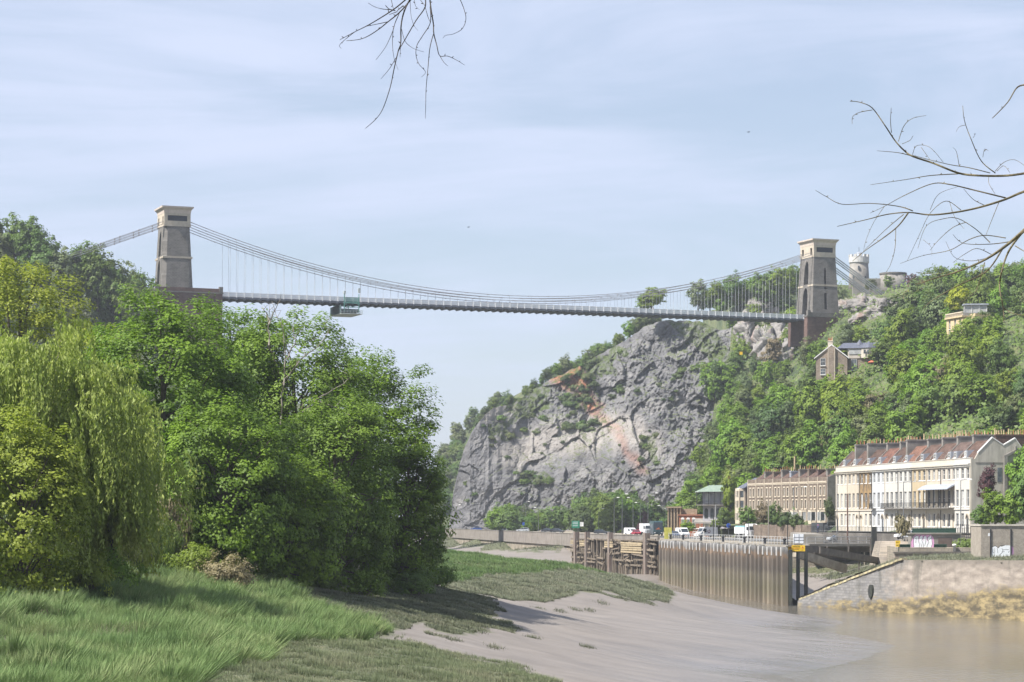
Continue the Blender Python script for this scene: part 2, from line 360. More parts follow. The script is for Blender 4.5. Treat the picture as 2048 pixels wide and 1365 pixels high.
rn = nnode(nt, 'ShaderNodeMath', operation='MULTIPLY_ADD'); L.new(n1.outputs['Fac'], rn.inputs[0]); rn.inputs[1].default_value = 0.35; L.new(rw.outputs[0], rn.inputs[2])
rn2 = nnode(nt, 'ShaderNodeMath', operation='SUBTRACT'); L.new(rn.outputs[0], rn2.inputs[0]); rn2.inputs[1].default_value = 0.12; L.new(rn2.outputs[0], b.inputs['Roughness'])
mpr = nnode(nt, 'ShaderNodeMapping'); mpr.inputs['Scale'].default_value = (.12, .9, 1); mpr.inputs['Rotation'].default_value = (0, 0, math.radians(14)); L.new(geo.outputs['Position'], mpr.inputs[0])
nr_ = nnode(nt, 'ShaderNodeTexNoise', Scale=.55, Detail=6, Roughness=.55, Distortion=.35); L.new(mpr.outputs[0], nr_.inputs['Vector'])
rr_ = nnode(nt, 'ShaderNodeMapRange'); rr_.inputs[1].default_value = .36; rr_.inputs[2].default_value = .5; L.new(nr_.outputs['Fac'], rr_.inputs[0])
bp = nnode(nt, 'ShaderNodeBump', Strength=0.13, Distance=0.10); L.new(rr_.outputs[0], bp.inputs['Height'])
bp2 = nnode(nt, 'ShaderNodeBump', Strength=0.3, Distance=0.06); L.new(nf.outputs['Fac'], bp2.inputs['Height']); L.new(bp.outputs[0], bp2.inputs['Normal']); L.new(bp2.outputs[0], b.inputs['Normal'])
b.inputs['Specular IOR Level'].default_value = 0.5
MUD = m
me = grid_mesh('riverbank', np.stack([X, Y, Z], -1), MUD); attr(me, 'green', green)
tag(link_mesh('riverbank', me), kind='structure')

# ---- wide base ground under everything
SOIL = pm('soil', (0.10, 0.11, 0.05), scale=0.05)
mb = MB(); mb.v = [(-1500, -150, -3.5), (1500, -150, -3.5), (1500, 1900, -3.5), (-1500, 1900, -3.5)]; mb.f = [(0, 1, 2, 3)]
tag(mb.build('ground', SOIL), kind='structure')

# ---- water
m, nt, b = new_mat('river_water'); L = nt.links
geo = nnode(nt, 'ShaderNodeNewGeometry')
mp = nnode(nt, 'ShaderNodeMapping'); mp.inputs['Scale'].default_value = (1.0, 0.45, 1); mp.inputs['Rotation'].default_value = (0, 0, math.radians(-12)); L.new(geo.outputs['Position'], mp.inputs[0])
w1 = nnode(nt, 'ShaderNodeTexNoise', Scale=1.5, Detail=4, Roughness=0.55); L.new(mp.outputs[0], w1.inputs['Vector'])
w2 = nnode(nt, 'ShaderNodeTexNoise', Scale=0.035, Detail=3, Distortion=0.8); L.new(mp.outputs[0], w2.inputs['Vector'])
rp = nnode(nt, 'ShaderNodeValToRGB'); e = rp.color_ramp.elements
e[0].position = 0.35; e[0].color = (0.095, 0.086, 0.072, 1); e[1].position = 0.65; e[1].color = (0.145, 0.131, 0.110, 1); L.new(w2.outputs['Fac'], rp.inputs[0]); L.new(rp.outputs[0], b.inputs['Base Color'])
st = nnode(nt, 'ShaderNodeMapRange'); st.inputs[1].default_value = 0.35; st.inputs[2].default_value = 0.65; st.inputs[3].default_value = 0.25; st.inputs[4].default_value = 0.80; L.new(w2.outputs['Fac'], st.inputs[0])
bp = nnode(nt, 'ShaderNodeBump', Distance=0.40); L.new(st.outputs[0], bp.inputs['Strength']); L.new(w1.outputs['Fac'], bp.inputs['Height']); L.new(bp.outputs[0], b.inputs['Normal'])
b.inputs['Roughness'].default_value = 0.07; b.inputs['IOR'].default_value = 1.33
mb = MB(); mb.v = [(-75, 150, 0), (150, 150, 0), (150, 1000, 0), (-75, 1000, 0)]; mb.f = [(0, 1, 2, 3)]
tag(mb.build('river_water', m), kind='structure')

# ---- quay: flat made ground carrying the road
QZ = 9.4
CONC = pm('quay_concrete', (0.30, 0.28, 0.25), (0.19, 0.175, 0.15), scale=0.4, bump=0.3)
Q = [(-75, 1090), (-30, 990), (-24, 950), (15.5, 640), (32.4, 548), (31.9, 525), (44.9, 402.5), (47.5, 475), (66, 475), (66, 448), (64.5, 431), (62, 401), (90, 396), (300, 396), (300, 700), (120, 700), (85, 1000), (0, 1090)]
mb = MB(); n = len(Q)
mb.v = [(x, y, QZ) for x, y in Q] + [(x, y, -1.0) for x, y in Q]
mb.f = [tuple(range(n))[::-1]] + [(i, (i + 1) % n, n + (i + 1) % n, n + i) for i in range(n)]
STONEPALE = stone_mat('quay_wall_stone', (0.36, 0.31, 0.24), (0.27, 0.24, 0.20), (0.2, 0.18, 0.15), 0.9, 0.4, bump=0.5)
qo = tag(mb.build('quay', STONEPALE), kind='structure')
ASPH = pm('asphalt', (0.075, 0.075, 0.078), (0.05, 0.05, 0.052), scale=0.5)
def strip(name, line, w, z, mat):
    mbs = MB(); pts = [Vector((a[0], a[1], 0)) for a in line]; row = []
    for i, p in enumerate(pts):
        d = (pts[min(i + 1, len(pts) - 1)] - pts[max(i - 1, 0)]).normalized(); nn = Vector((-d.y, d.x, 0))
        row.append((p + nn * w / 2, p - nn * w / 2))
    for a, c in row: mbs.v += [(a.x, a.y, z), (c.x, c.y, z)]
    mbs.f = [(2 * i, 2 * i + 1, 2 * i + 3, 2 * i + 2) for i in range(len(row) - 1)]
    return mbs.build(name, mat)
ROAD = [(-55, 1080), (-20, 985), (-14, 950), (0, 850), (12, 760), (25, 690), (38, 630), (50, 560), (58, 500), (63, 480), (90, 420)]
PAVE = pm('paving', (0.30, 0.29, 0.27), scale=0.6)
tag(strip('pavement', ROAD, 16.5, QZ + 0.10, PAVE), kind='structure')
tag(strip('road', ROAD, 12.5, QZ + 0.104, ASPH), kind='structure')
WHITEP = pm('road_paint', (0.72, 0.72, 0.70), scale=3)
rl = strip('road_marking', ROAD, 0.18, QZ + 0.108, WHITEP); tag(rl, kind='structure')

# ---- right-hand hillside
HK = [(2040,900,480),(2040,780,545),(2040,640,640),(2040,600,780),(1900,700,610),(1900,600,760),(1850,592,870),(1735,578,1000),(1800,900,525),(1750,810,600),(1690,752,668),
      (1600,900,650),(1600,810,715),(1640,715,790),(1680,662,822),(1400,960,690),(1450,860,770),(1470,740,900),(1500,600,1010),(1300,640,1080),(1400,640,1030),(1560,570,1030),(1600,560,1040),(1900,850,540),(1980,820,540)]
HILL_PTS = [tuple(P(*q)) for q in HK]
HILL_PTS += [(66,520,11.6),(71,470,11.6),(80,430,11.6),(94,432,11.8),(60,640,12.2),(72,560,12.2),(88,440,11.9),(88,480,15),(78,530,17),(120,430,22),(160,430,34),(260,430,50),(260,700,84),(260,1000,96),(170,760,78),
             (200,900,88),(139,1000,106.5),(170,1060,102),(100,1100,106),(60,1150,104),(66,620,14.5),(52,690,12.5),(50,740,10),(56,800,12),(66,860,20),(78,930,45),(120,396,15),(200,396,26),(98,396,10.5),(80,398,10.2),(66,500,10.6),(56,600,10.6),(110,820,82),(118,850,86),(103,806,77)]
hill_z0 = RBF(HILL_PTS, 0.003)
def hill_zf(x, y):
    x = np.asarray(x, float); y = np.asarray(y, float); z = hill_z0(x, y)
    return z + n2(x, y, 16, 3, 71) * np.clip((z - 16) * .08, 0, 2.0)
hill_z = Cached(hill_zf, -5, 280, 390, 1190, 2.0)
hy = np.linspace(398, 1180, 240); rows = []
def hill_x0(y): return np.interp(y, [398, 430, 480, 520, 640, 700, 760, 850, 920, 1000, 1180], [78, 78.5, 69, 64.5, 55, 50, 54, 64, 77, 88, 90])
hx = np.linspace(0, 1, 190) ** 1.4
X = hill_x0(hy)[:, None] + hx[None] * (270 - hill_x0(hy)[:, None]); Y = hy[:, None] * np.ones((1, len(hx))); Z = hill_z(X, Y); Z[:, 0] = np.minimum(Z[:, 0], QZ - .3)
m, nt, b = new_mat('hillside_earth'); L = nt.links
geo = nnode(nt, 'ShaderNodeNewGeometry'); n1 = nnode(nt, 'ShaderNodeTexNoise', Scale=0.12, Detail=6); L.new(geo.outputs['Position'], n1.inputs['Vector'])
rp = nnode(nt, 'ShaderNodeValToRGB'); e = rp.color_ramp.elements; e[0].position = .38; e[0].color = (.035, .055, .018, 1); e[1].position = .68; e[1].color = (.11, .12, .05, 1)
L.new(n1.outputs['Fac'], rp.inputs[0]); L.new(rp.outputs[0], b.inputs['Base Color']); b.inputs['Roughness'].default_value = 0.95
EARTH = m
tag(link_mesh('hillside', grid_mesh('hillside', np.stack([X, Y, Z], -1), EARTH)), kind='structure')

# ---- left-hand wooded slope behind the left tower
LH = [(-60, 420, 8), (-150, 422, 7), (-320, 422, 7), (-230, 422, 7), (-60, 700, 9), (-75, 900, 9), (-90, 500, 20), (-110, 640, 40), (-92, 745, 62), (-104, 760, 66), (-130, 745, 74), (-160, 745, 86), (-220, 750, 104), (-160, 640, 66), (-220, 600, 84), (-100, 900, 60), (-160, 950, 98), (-90, 1050, 60), (-220, 1000, 110), (-320, 700, 120), (-320, 450, 90), (-150, 450, 36), (-150, 820, 92), (-80, 800, 22), (-85, 740, 40)]
left_z0 = RBF(LH, 0.003)
left_z = Cached(lambda x, y: left_z0(x, y) + n2(x, y, 16, 3, 91) * 1.2, -330, -50, 415, 1090, 2.5)
ly = np.linspace(420, 1080, 110); lx = np.linspace(-320, -58, 90); X, Y = np.meshgrid(lx, ly)
tag(link_mesh('wooded_slope', grid_mesh('wooded_slope', np.stack([X, Y, left_z(X, Y)], -1), EARTH)), kind='structure')

# ---- far hill beyond the cliff
fx = np.linspace(-420, 120, 80); fy = np.linspace(1180, 1750, 60); X, Y = np.meshgrid(fx, fy)
def far_z(x, y):
    px = CX + F * x / y
    return 4 + np.interp(px, [700, 840, 885, 960, 1050, 1200], [0, 12, 44, 66, 80, 95]) * np.clip((y - 1180) / 150, 0, 1) ** .8 + n2(x, y, 40, 3, 12) * 4
tag(link_mesh('far_hill', grid_mesh('far_hill', np.stack([X, Y, far_z(X, Y)], -1), EARTH)), kind='structure')

# ---- limestone cliff
CTOP = [(880,1066),(897,1060),(902,1030),(906,985),(916,945),(928,900),(944,862),(962,838),(985,818),(1030,806),(1062,782),(1110,756),(1160,732),(1200,708),(1250,682),(1288,654),(1320,642),(1400,642),(1440,660),(1500,650)]
cpx = np.concatenate([np.linspace(882, 990, 110, endpoint=False), np.linspace(990, 1500, 400)])
topy = np.interp(cpx, [a for a, _ in CTOP], [c for _, c in CTOP]) + 3.0 * n2(cpx, cpx * 0, 9, 3, 4)
dbase = np.interp(cpx, [882, 905, 940, 1100, 1300, 1400, 1500], [1050, 1012, 996, 984, 968, 955, 948])
NR, NBK = 330, 24
t = np.linspace(0, 1, NR)[:, None]
dtop = dbase + np.interp(cpx, [882, 960, 1060, 1200, 1320, 1500], [4, 12, 40, 52, 44, 44])
D = dbase[None] + (dtop - dbase)[None] * t ** 1.25
ztop = CZ - (topy - HY) / F * dtop; z0 = 8.0
Zc = z0 + (ztop[None] - z0) * t; Xc = (cpx[None] - CX) / F * D
# big buttresses and gullies, tilted limestone slabs, then fine cracks
Pn = np.stack([Xc, D * 0, Zc], -1)
disp = -fbm(Pn / 26.0 * np.array([1.5, 1, 0.6]), 3, 3) * 7.0
def worley(x, z, cell, seed):
    """nearest jittered-grid site: returns per-cell random values and the offset from the site"""
    gx, gz = x / cell, z / cell; ix, iz = np.floor(gx).astype(np.int64), np.floor(gz).astype(np.int64)
    best = np.full(x.shape, 1e9); bx = np.zeros(x.shape, np.int64); bz = bx.copy(); ox = np.zeros(x.shape); oz = np.zeros(x.shape)
    for dx in (-1, 0, 1):
        for dz in (-1, 0, 1):
            cx_, cz_ = ix + dx, iz + dz; sx = cx_ + hash3(cx_, cz_, 0, seed); sz = cz_ + hash3(cx_, cz_, 1, seed)
            d = (gx - sx) ** 2 + (gz - sz) ** 2; w = d < best
            best = np.where(w, d, best); bx = np.where(w, cx_, bx); bz = np.where(w, cz_, bz); ox = np.where(w, gx - sx, ox); oz = np.where(w, gz - sz, oz)
    return bx, bz, ox * cell, oz * cell
def slabs(Pn, cell, amp, tilt, seed, dip, squash=2.0):
    c, s_ = math.cos(dip), math.sin(dip)
    wx = Pn[..., 0] + fbm(Pn / (cell * .8), 3, seed + 5) * cell * .35; wz = Pn[..., 2] + fbm(Pn / (cell * .8), 3, seed + 9) * cell * .35
    qx = wx * c + wz * s_; qz = (-wx * s_ + wz * c) * squash
    bx, bz, ox, oz = worley(qx, qz, cell, seed)
    r1, r2, r3 = (hash3(bx, bz, k, seed + 50) * 2 - 1 for k in (3, 4, 5))
    return r1 * amp + ox * r2 * tilt + oz * (r3 - .25) * tilt / squash
env = np.clip(t * 6, 0, 1)
dip = math.radians(48)
qx_, qy_ = proj(Xc, D, Zc)
smooth_m = np.clip(1.8 * np.exp(-(((qx_ - 1110) / 125) ** 2 + ((qy_ - 905) / 58) ** 2)) + 1.2 * np.exp(-(((qx_ - 1280) / 45) ** 2 + ((qy_ - 880) / 45) ** 2)), 0, 1)
disp = disp * .75
disp += slabs(Pn, 24, 1.8, .16, 10, dip) + slabs(Pn, 13, 1.2, .20, 11, dip) + (1 - .93 * smooth_m) * (slabs(Pn, 5.0, .55, .22, 12, dip) + slabs(Pn, 1.8, .28, .25, 13, dip)) + slabs(Pn, .8, .16, .2, 14, dip) + (1 - .8 * smooth_m) * (slabs(Pn, 7.5, .75, .12, 16, math.radians(97), 2.6) + slabs(Pn, 3.2, .4, .15, 17, math.radians(97), 2.6))
rid = 1 - np.abs(fbm(Pn / 9.0 * np.array([1.3, 1, .5]), 4, 21)); disp += -(rid - .75) * 1.6
lx_ = (cpx[None] - 985) / 75
smooth_l = np.clip(1 - np.clip(lx_, 0, 1), 0, 1)
disp = disp * (1 - .62 * smooth_l) + smooth_l * (-(1 - np.abs(fbm(Pn / 6.0 * np.array([1.6, 1, .14]), 4, 33))) + .7) * 1.6
disp += fbm(Pn / 1.6, 3, 8) * .22 * (1 - .6 * smooth_m)
Dd = D + disp * env * np.clip((1 - t) * 8 + .25, 0, 1)
V = np.stack([Xc + disp * .10, Dd, Zc], -1)
tb = np.linspace(0, 1, NBK)[1:, None] ** 1.5
Vb = np.stack([V[-1:, :, 0] + tb * 0, V[-1:, :, 1] + tb * 130, V[-1:, :, 2] + tb * np.interp(cpx, [880, 960, 1500], [-4, 1, 2])[None] + .5 * n2(Xc[-1:] + tb * 40, Dd[-1:] + tb * 130, 6, 2, 4) * np.clip(tb * 8, 0, 1)], -1)
V = np.concatenate([V, Vb], 0)
CL_V = V
ppx, ppy = proj(V[..., 0], V[..., 1], V[..., 2])
def near_line(px, py, pts, w):
    d = np.full(px.shape, 1e9)
    for (x1, y1), (x2, y2) in zip(pts[:-1], pts[1:]):
        vx, vy = x2 - x1, y2 - y1; tt = np.clip(((px - x1) * vx + (py - y1) * vy) / (vx * vx + vy * vy), 0, 1)
        d = np.minimum(d, np.hypot(px - x1 - tt * vx, py - y1 - tt * vy))
    return np.clip(1 - d / w, 0, 1)
wob = n2(ppx, ppy, 22, 3, 41) * 14
rust = np.maximum(near_line(ppx + wob, ppy + wob * .5, [(1112, 752), (1138, 768), (1160, 742), (1166, 790), (1186, 815)], 22), .40 * near_line(ppx + wob, ppy, [(1190, 828), (1228, 850), (1252, 905), (1285, 940)], 15))
pale = np.clip(np.maximum(near_line(ppx + wob, ppy + wob, [(1030, 905), (1100, 880), (1190, 870), (1230, 860)], 48), np.maximum(near_line(ppx + wob, ppy, [(1250, 855), (1300, 890)], 40), near_line(ppx + wob, ppy, [(965, 825), (1015, 815)], 25))) * 1.6, 0, 1)
GREENP = [[(1000,812),(1060,772),(1105,770),(1095,815),(1040,840),(1020,870),(980,880),(975,850),(1030,830)],[(1130,742),(1200,705),(1260,690),(1225,745),(1190,760),(1200,800),(1170,760)],[(1030,965),(1090,945),(1105,955),(1060,972)],
          [(1330,640),(1420,640),(1470,720),(1450,780),(1420,720)],[(1280,880),(1320,870),(1310,930)],[(1130,845),(1190,850),(1160,862)],[(1150,750),(1185,800),(1165,820)],[(1120,800),(1160,790),(1150,815)]]
veg = np.zeros(ppx.shape)
for poly in GREENP: veg = np.maximum(veg, in_poly(ppx + wob, ppy + wob, poly).astype(float))
veg[NR + 2:] = 1
m, nt, b = new_mat('limestone'); L = nt.links
geo = nnode(nt, 'ShaderNodeNewGeometry')
mp = nnode(nt, 'ShaderNodeMapping'); mp.inputs['Rotation'].default_value = (0, math.radians(-35), 0); mp.inputs['Scale'].default_value = (1, .5, 2.2); L.new(geo.outputs['Position'], mp.inputs[0])
n1 = nnode(nt, 'ShaderNodeTexNoise', Scale=0.10, Detail=9, Roughness=0.66, Distortion=0.5); L.new(mp.outputs[0], n1.inputs['Vector'])
n2n = nnode(nt, 'ShaderNodeTexNoise', Scale=0.55, Detail=6, Roughness=0.7); L.new(geo.outputs['Position'], n2n.inputs['Vector'])
rp = nnode(nt, 'ShaderNodeValToRGB'); e = rp.color_ramp.elements; e[0].position = .30; e[0].color = (.085, .084, .088, 1); e[1].position = .72; e[1].color = (.26, .25, .245, 1)
e2 = rp.color_ramp.elements.new(.5); e2.color = (.155, .153, .16, 1)
L.new(n1.outputs['Fac'], rp.inputs[0])
def att(nm): return nnode(nt, 'ShaderNodeAttribute', attribute_name=nm).outputs['Fac']
def mixc(fac, c_in, col):
    x = nnode(nt, 'ShaderNodeMixRGB'); x.inputs[2].default_value = (*col, 1); L.new(fac, x.inputs[0]); L.new(c_in, x.inputs[1]); return x.outputs[0]
def mth(op, a, c=None, cl=False):
    x = nnode(nt, 'ShaderNodeMath', operation=op); x.use_clamp = cl
    for i, v in enumerate((a, c)):
        if v is None: continue
        if isinstance(v, (int, float)): x.inputs[i].default_value = v
        else: L.new(v, x.inputs[i])
    return x.outputs[0]
c0 = mixc(mth('MULTIPLY', att('pale'), mth('MULTIPLY', n2n.outputs['Fac'], 1.3, True), True), rp.outputs[0], (.36, .33, .305))
c0 = mixc(mth('MULTIPLY', att('rust'), mth('MULTIPLY', n1.outputs['Fac'], 1.7, True), True), c0, (.36, .14, .07))
sp = nnode(nt, 'ShaderNodeSeparateXYZ'); L.new(geo.outputs['Normal'], sp.inputs[0])
ng = mth('MULTIPLY', mth('SUBTRACT', mth('ADD', sp.outputs[2], mth('MULTIPLY', mth('SUBTRACT', n2n.outputs['Fac'], .5), 1.2)), .60), 4.0, True)
c0 = mixc(mth('MULTIPLY', ng, .85), c0, (.085, .105, .035))
c0 = mixc(mth('MULTIPLY', att('veg'), mth('ADD', mth('MULTIPLY', mth('SUBTRACT', n2n.outputs['Fac'], .38), 5, True), .1, True), True), c0, (.075, .10, .032))
L.new(c0, b.inputs['Base Color']); b.inputs['Roughness'].default_value = .92; b.inputs['Specular IOR Level'].default_value = .15
bp = nnode(nt, 'ShaderNodeBump', Strength=.9, Distance=.8); L.new(n2n.outputs['Fac'], bp.inputs['Height']); L.new(bp.outputs[0], b.inputs['Normal'])
LIME = m
me = grid_mesh('cliff', V, LIME, smooth=False); attr(me, 'rust', rust); attr(me, 'pale', pale); attr(me, 'veg', veg)
tag(link_mesh('cliff', me), kind='structure')
# ================================================================== SUSPENSION BRIDGE
TA = Vector((XZ(347, 745.7), 745.7, ZP(582, 745.7))); TB = Vector((XZ(1635, 818.9), 818.9, ZP(632, 818.9)))
SPAN = (TB - TA).length; BTH = math.atan2(TB.y - TA.y, TB.x - TA.x)
bridge = empty('suspension_bridge', TA, BTH, 'stone-towered chain suspension bridge spanning the whole gorge', 'bridge')
bridge.rotation_euler = (0, math.asin((TA.z - TB.z) / SPAN), BTH)
RUBBLE = stone_mat('tower_rubble', (.190, .175, .160), (.140, .131, .122), (.215, .205, .19), .95, .42, .05, bump=.8, grime=.22, gscale=.5)
DRESS = pm('dressed_stone', (.50, .44, .355), (.40, .345, .275), scale=.8, bump=.15)
CAPST = pm('cap_stone', (.60, .52, .45), (.50, .42, .36), scale=.8)
REDST = stone_mat('red_sandstone', (.165, .110, .095), (.125, .085, .075), (.15, .10, .09), 1.1, .45, .04, bump=.5, grime=.3)
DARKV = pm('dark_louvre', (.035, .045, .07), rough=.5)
STEELG = pm('deck_grey_paint', (.80, .80, .81), (.72, .72, .73), scale=2, rough=.6)
STEELW = pm('post_white_paint', (.90, .91, .92), scale=2, rough=.55)
GIRD = pm('girder_dark_blue', (.15, .165, .20), rough=.6)  # even dark blue-grey of the deck girders
CHAINM = pm('chain_iron', (.40, .375, .38), (.33, .305, .31), scale=2, rough=.6)
LINKW = pm('land_chain_paint', (.50, .51, .53), rough=.6)
RODM = pm('hanger_rod_paint', (.62, .63, .64), rough=.6)

def cut_wall(mb, u0, u1, z0, z1, holes, put):
    """solid wall minus rectangular holes; put(u0,u1,z0,z1) adds one solid cell"""
    us = sorted({u0, u1, *[h[0] for h in holes], *[h[1] for h in holes]}); zs = sorted({z0, z1, *[h[2] for h in holes], *[h[3] for h in holes]})
    us = [u for u in us if u0 <= u <= u1]; zs = [z for z in zs if z0 <= z <= z1]
    for a, b_ in zip(us[:-1], us[1:]):
        run = None
        for c, d in zip(zs[:-1], zs[1:]):
            um, zm = (a + b_) / 2, (c + d) / 2
            solid = not any(h[0] < um < h[1] and h[2] < zm < h[3] for h in holes)
            if solid: run = (run[0], d) if run else (c, d)
            if (not solid) and run: put(a, b_, *run); run = None
        if run: put(a, b_, *run)

def tower(u, kind):
    A, B, CH = 4.8, 5.9, (1.25 if kind == 'chamfer' else 0.0)        # half size along / across the deck, corner chamfer
    t = empty('tower', (u, 0, 0)); t.parent = bridge
    tp = lambda z: 1 - 0.185 * min(max(z, 0), 18.7) / 18.7
    def taper(mb): mb.xf(lambda p: Vector((p.x * tp(p.z), p.y * tp(p.z), p.z)))
    OW = 1.75                                                        # half width of the road arch
    def archpts(hw, zs, zt, n=8):
        pts = []
        for k in range(n + 1):
            a = k / n; y = -hw + 2 * hw * a
            s = abs(2 * a - 1); h = (1 - s ** (1.7 if kind == 'chamfer' else 2.2)) ** .62
            pts.append((y, zs + (zt - zs) * h))
        return pts
    # two piers
    for sgn in (-1, 1):
        mb = MB(); y0, y1 = OW, B
        if CH:
            def ring(z):
                pts = [(-A, y0), (A, y0), (A, y1 - CH), (A - CH, y1), (-A + CH, y1), (-A, y1 - CH)]
                return [(x * tp(z), sgn * y * tp(z), z) for x, y in pts]
            rs_ = [ring(0), ring(9.1)]; n = 6
            for lo, hi in ((0, 9.1), (9.1, 18.7)):
                r = ring(lo) + ring(hi); mb.add(r, [(i, (i + 1) % n, n + (i + 1) % n, n + i) if sgn > 0 else (n + i, n + (i + 1) % n, (i + 1) % n, i) for i in range(n)] + [tuple(range(n, 2 * n)), tuple(range(n))[::-1]])
        else:
            holes = [(-.42, .62, 1.6, 6.6), (-.30, .50, 6.6, 7.1), (-.36, .56, 8.2, 14.6), (-.2, .4, 14.6, 15.2)]
            cut_wall(mb, -A, A, 0, 18.7, holes, lambda a, b_, c, d: mb.box(a, b_, *sorted((sgn * y0, sgn * y1)), c, d)); taper(mb)
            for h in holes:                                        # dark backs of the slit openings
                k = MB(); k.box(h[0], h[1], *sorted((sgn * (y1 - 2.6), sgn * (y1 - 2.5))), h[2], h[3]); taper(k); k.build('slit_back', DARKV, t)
        mb.build('pier', RUBBLE, t)
    # masonry over the lower and upper arch
    lo = archpts(OW, 6.2, 8.9); up = archpts(OW, 14.2, 17.6)
    for pts, ztop, nm in ((lo, 10.0, 'lower_arch'), (up, 18.7, 'upper_arch')):
        mb = MB()
        for (ya, za), (yb, zb) in zip(pts[:-1], pts[1:]): mb.prism([(ya, za), (yb, zb), (yb, ztop), (ya, ztop)], 0, -A, A)
        taper(mb); mb.build(nm, RUBBLE, t)
    # string course, dressed head, louvre openings, cornice
    ring_parts = MB()
    for sgn in (-1, 1):
        a, b_ = A * tp(9.3) + .12, B * tp(9.3) + .12; w = OW * tp(9.3)
        ring_parts.box(-a, a, *sorted((sgn * w, sgn * b_)), 9.2, 9.75)
    ring_parts.build('string_course', DRESS, t)
    a, b_ = A * tp(19) + .10, B * tp(19) + .10
    mb = MB(); mb.box(-a, a, -b_, b_, 18.7, 19.5); mb.build('head_band', DRESS, t)
    mb = MB()
    for sgn in (-1, 1):
        cut_wall(mb, -a + .05, a - .05, 19.5, 22.6, [(-a + 1.05, a - 1.05, 20.3, 21.9)], lambda p, q, c, d: mb.box(p, q, *sorted((sgn * (b_ - .6), sgn * (b_ - .05))), c, d))
        cut_wall(mb, -b_ + .6, b_ - .6, 19.5, 22.6, [(-b_ + 1.2, -b_ + 2.6, 19.5, 21.7), (b_ - 2.6, b_ - 1.2, 19.5, 21.7)], lambda p, q, c, d: mb.box(*sorted((sgn * (a - .6), sgn * (a - .05))), p, q, c, d))
    mb.build('saddle_chamber_wall', DRESS, t)
    for sgn in (-1, 1):
        mb = MB()
        for k in range(5): mb.box(-a + 1.05, a - 1.05, *sorted((sgn * (b_ - .5), sgn * (b_ - .3))), 20.32 + k * .32, 20.5 + k * .32)
        mb.box(-a + 1.05, a - 1.05, *sorted((sgn * (b_ - .62), sgn * (b_ - .58))), 20.3, 21.9)
        mb.build('louvre', DARKV, t)
    mb = MB(); g0, g1 = .0, .75
    for (z0_, z1_, ga, gb) in ((22.6, 23.5, -.02, .12), (23.5, 24.15, .12, .62), (24.15, 24.6, .72, .78)):
        lo_ = [(sx * (a + ga), sy * (b_ + ga), z0_) for sx, sy in ((-1, -1), (1, -1), (1, 1), (-1, 1))]; hi_ = [(sx * (a + gb), sy * (b_ + gb), z1_) for sx, sy in ((-1, -1), (1, -1), (1, 1), (-1, 1))]
        mb.add(lo_ + hi_, [(3, 2, 1, 0), (4, 5, 6, 7)] + [(i, (i + 1) % 4, 4 + (i + 1) % 4, 4 + i) for i in range(4)])
    mb.build('cornice', CAPST, t)
    return t
tower(0, 'chamfer'); tower(SPAN, 'slit')
# abutments: red sandstone blocks with a parapet
def abutment(u0, u1, depth, name='abutment'):
    ab = empty(name, (0, 0, 0)); ab.parent = bridge
    mb = MB(); vs = []
    W = 7.0
    mb.box(u0, u1, -W, W, -depth, -1.05); mb.build('abutment_wall', REDST, ab)
    mb = MB(); mb.box(u0 - .2, u1 + .2, -W - .2, W + .2, -1.05, -.65); mb.build('abutment_ledge', RUBBLE, ab)
    mb = MB(); mb.box(u0, u1, -W, -W + .5, -.65, .45); mb.box(u0, u1, W - .5, W, -.65, .45); mb.build('abutment_parapet', REDST if u0 < 50 else RUBBLE, ab)
    for x in (u0 + .5, u1 - .5):
        for y in (-W + .25, W - .25): MB().box(x - .55, x + .55, y - .55, y + .55, -.65, 1.0).build('abutment_pier_cap', RUBBLE, ab)
    mb = MB(); mb.box(u0 + .3, u1 - .3, -W + .5, W - .5, -.7, -.3); mb.build('abutment_roadway', ASPH, ab)
abutment(-7, 13.3, 34); abutment(SPAN - 7.2, SPAN + 9, 10)

# deck
D0, D1 = 13.35, SPAN - 7.3; NP_ = 80; PW = (D1 - D0) / NP_; HWD = 4.7
deck = empty('deck', (0, 0, 0)); deck.parent = bridge
ZT, ZB = -.25, -2.35
mb = MB(); mb.box(D0, D1, -HWD + .3, HWD - .3, -1.75, -1.45); mb.build('roadway', ASPH, deck)
mb = MB()
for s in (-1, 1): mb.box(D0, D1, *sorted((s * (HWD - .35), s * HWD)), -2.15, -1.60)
mb.build('longitudinal_girder', GIRD, deck)
mb = MB()
for s in (-1, 1): mb.box(D0, D1, *sorted((s * (HWD - .12), s * (HWD + .06))), ZT - .12, ZT)
mb.build('handrail', STEELG, deck)
def panel(mbx):
    # wrought-iron lattice parapet panel: frame, close lattice
    mbx.box(.06, PW - .06, -.03, .03, -1.55, -1.40); mbx.box(.06, PW - .06, -.03, .03, -.55, -.47); mbx.box(.06, PW - .06, -.03, .03, -1.02, -.94)
    for k in range(13):
        x = .08 + k * (PW - .30) / 12; mbx.box(x, x + .135, -.02, .02, -1.40, -.37)
    return mbx
pmesh = panel(MB()).mesh('parapet_panel', STEELG)
postm = MB().box(-.09, .09, -.16, .10, -1.75, -.22).mesh('parapet_post', STEELW)
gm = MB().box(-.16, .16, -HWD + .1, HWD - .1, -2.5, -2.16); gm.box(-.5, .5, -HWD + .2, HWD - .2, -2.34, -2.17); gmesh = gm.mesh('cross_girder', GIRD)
for i in range(NP_ + 1):
    u = D0 + i * PW
    for s in (-1, 1):
        o = link_mesh('parapet_post', postm, deck, (u, s * (HWD + .0), 0)); o.rotation_euler = (0, 0, 0 if s < 0 else math.pi)
        if i < NP_: link_mesh('parapet_panel', pmesh, deck, (u, s * (HWD - .02), 0))
    if 0 < i < NP_: link_mesh('cross_girder', gmesh, deck, (u, 0, 0))
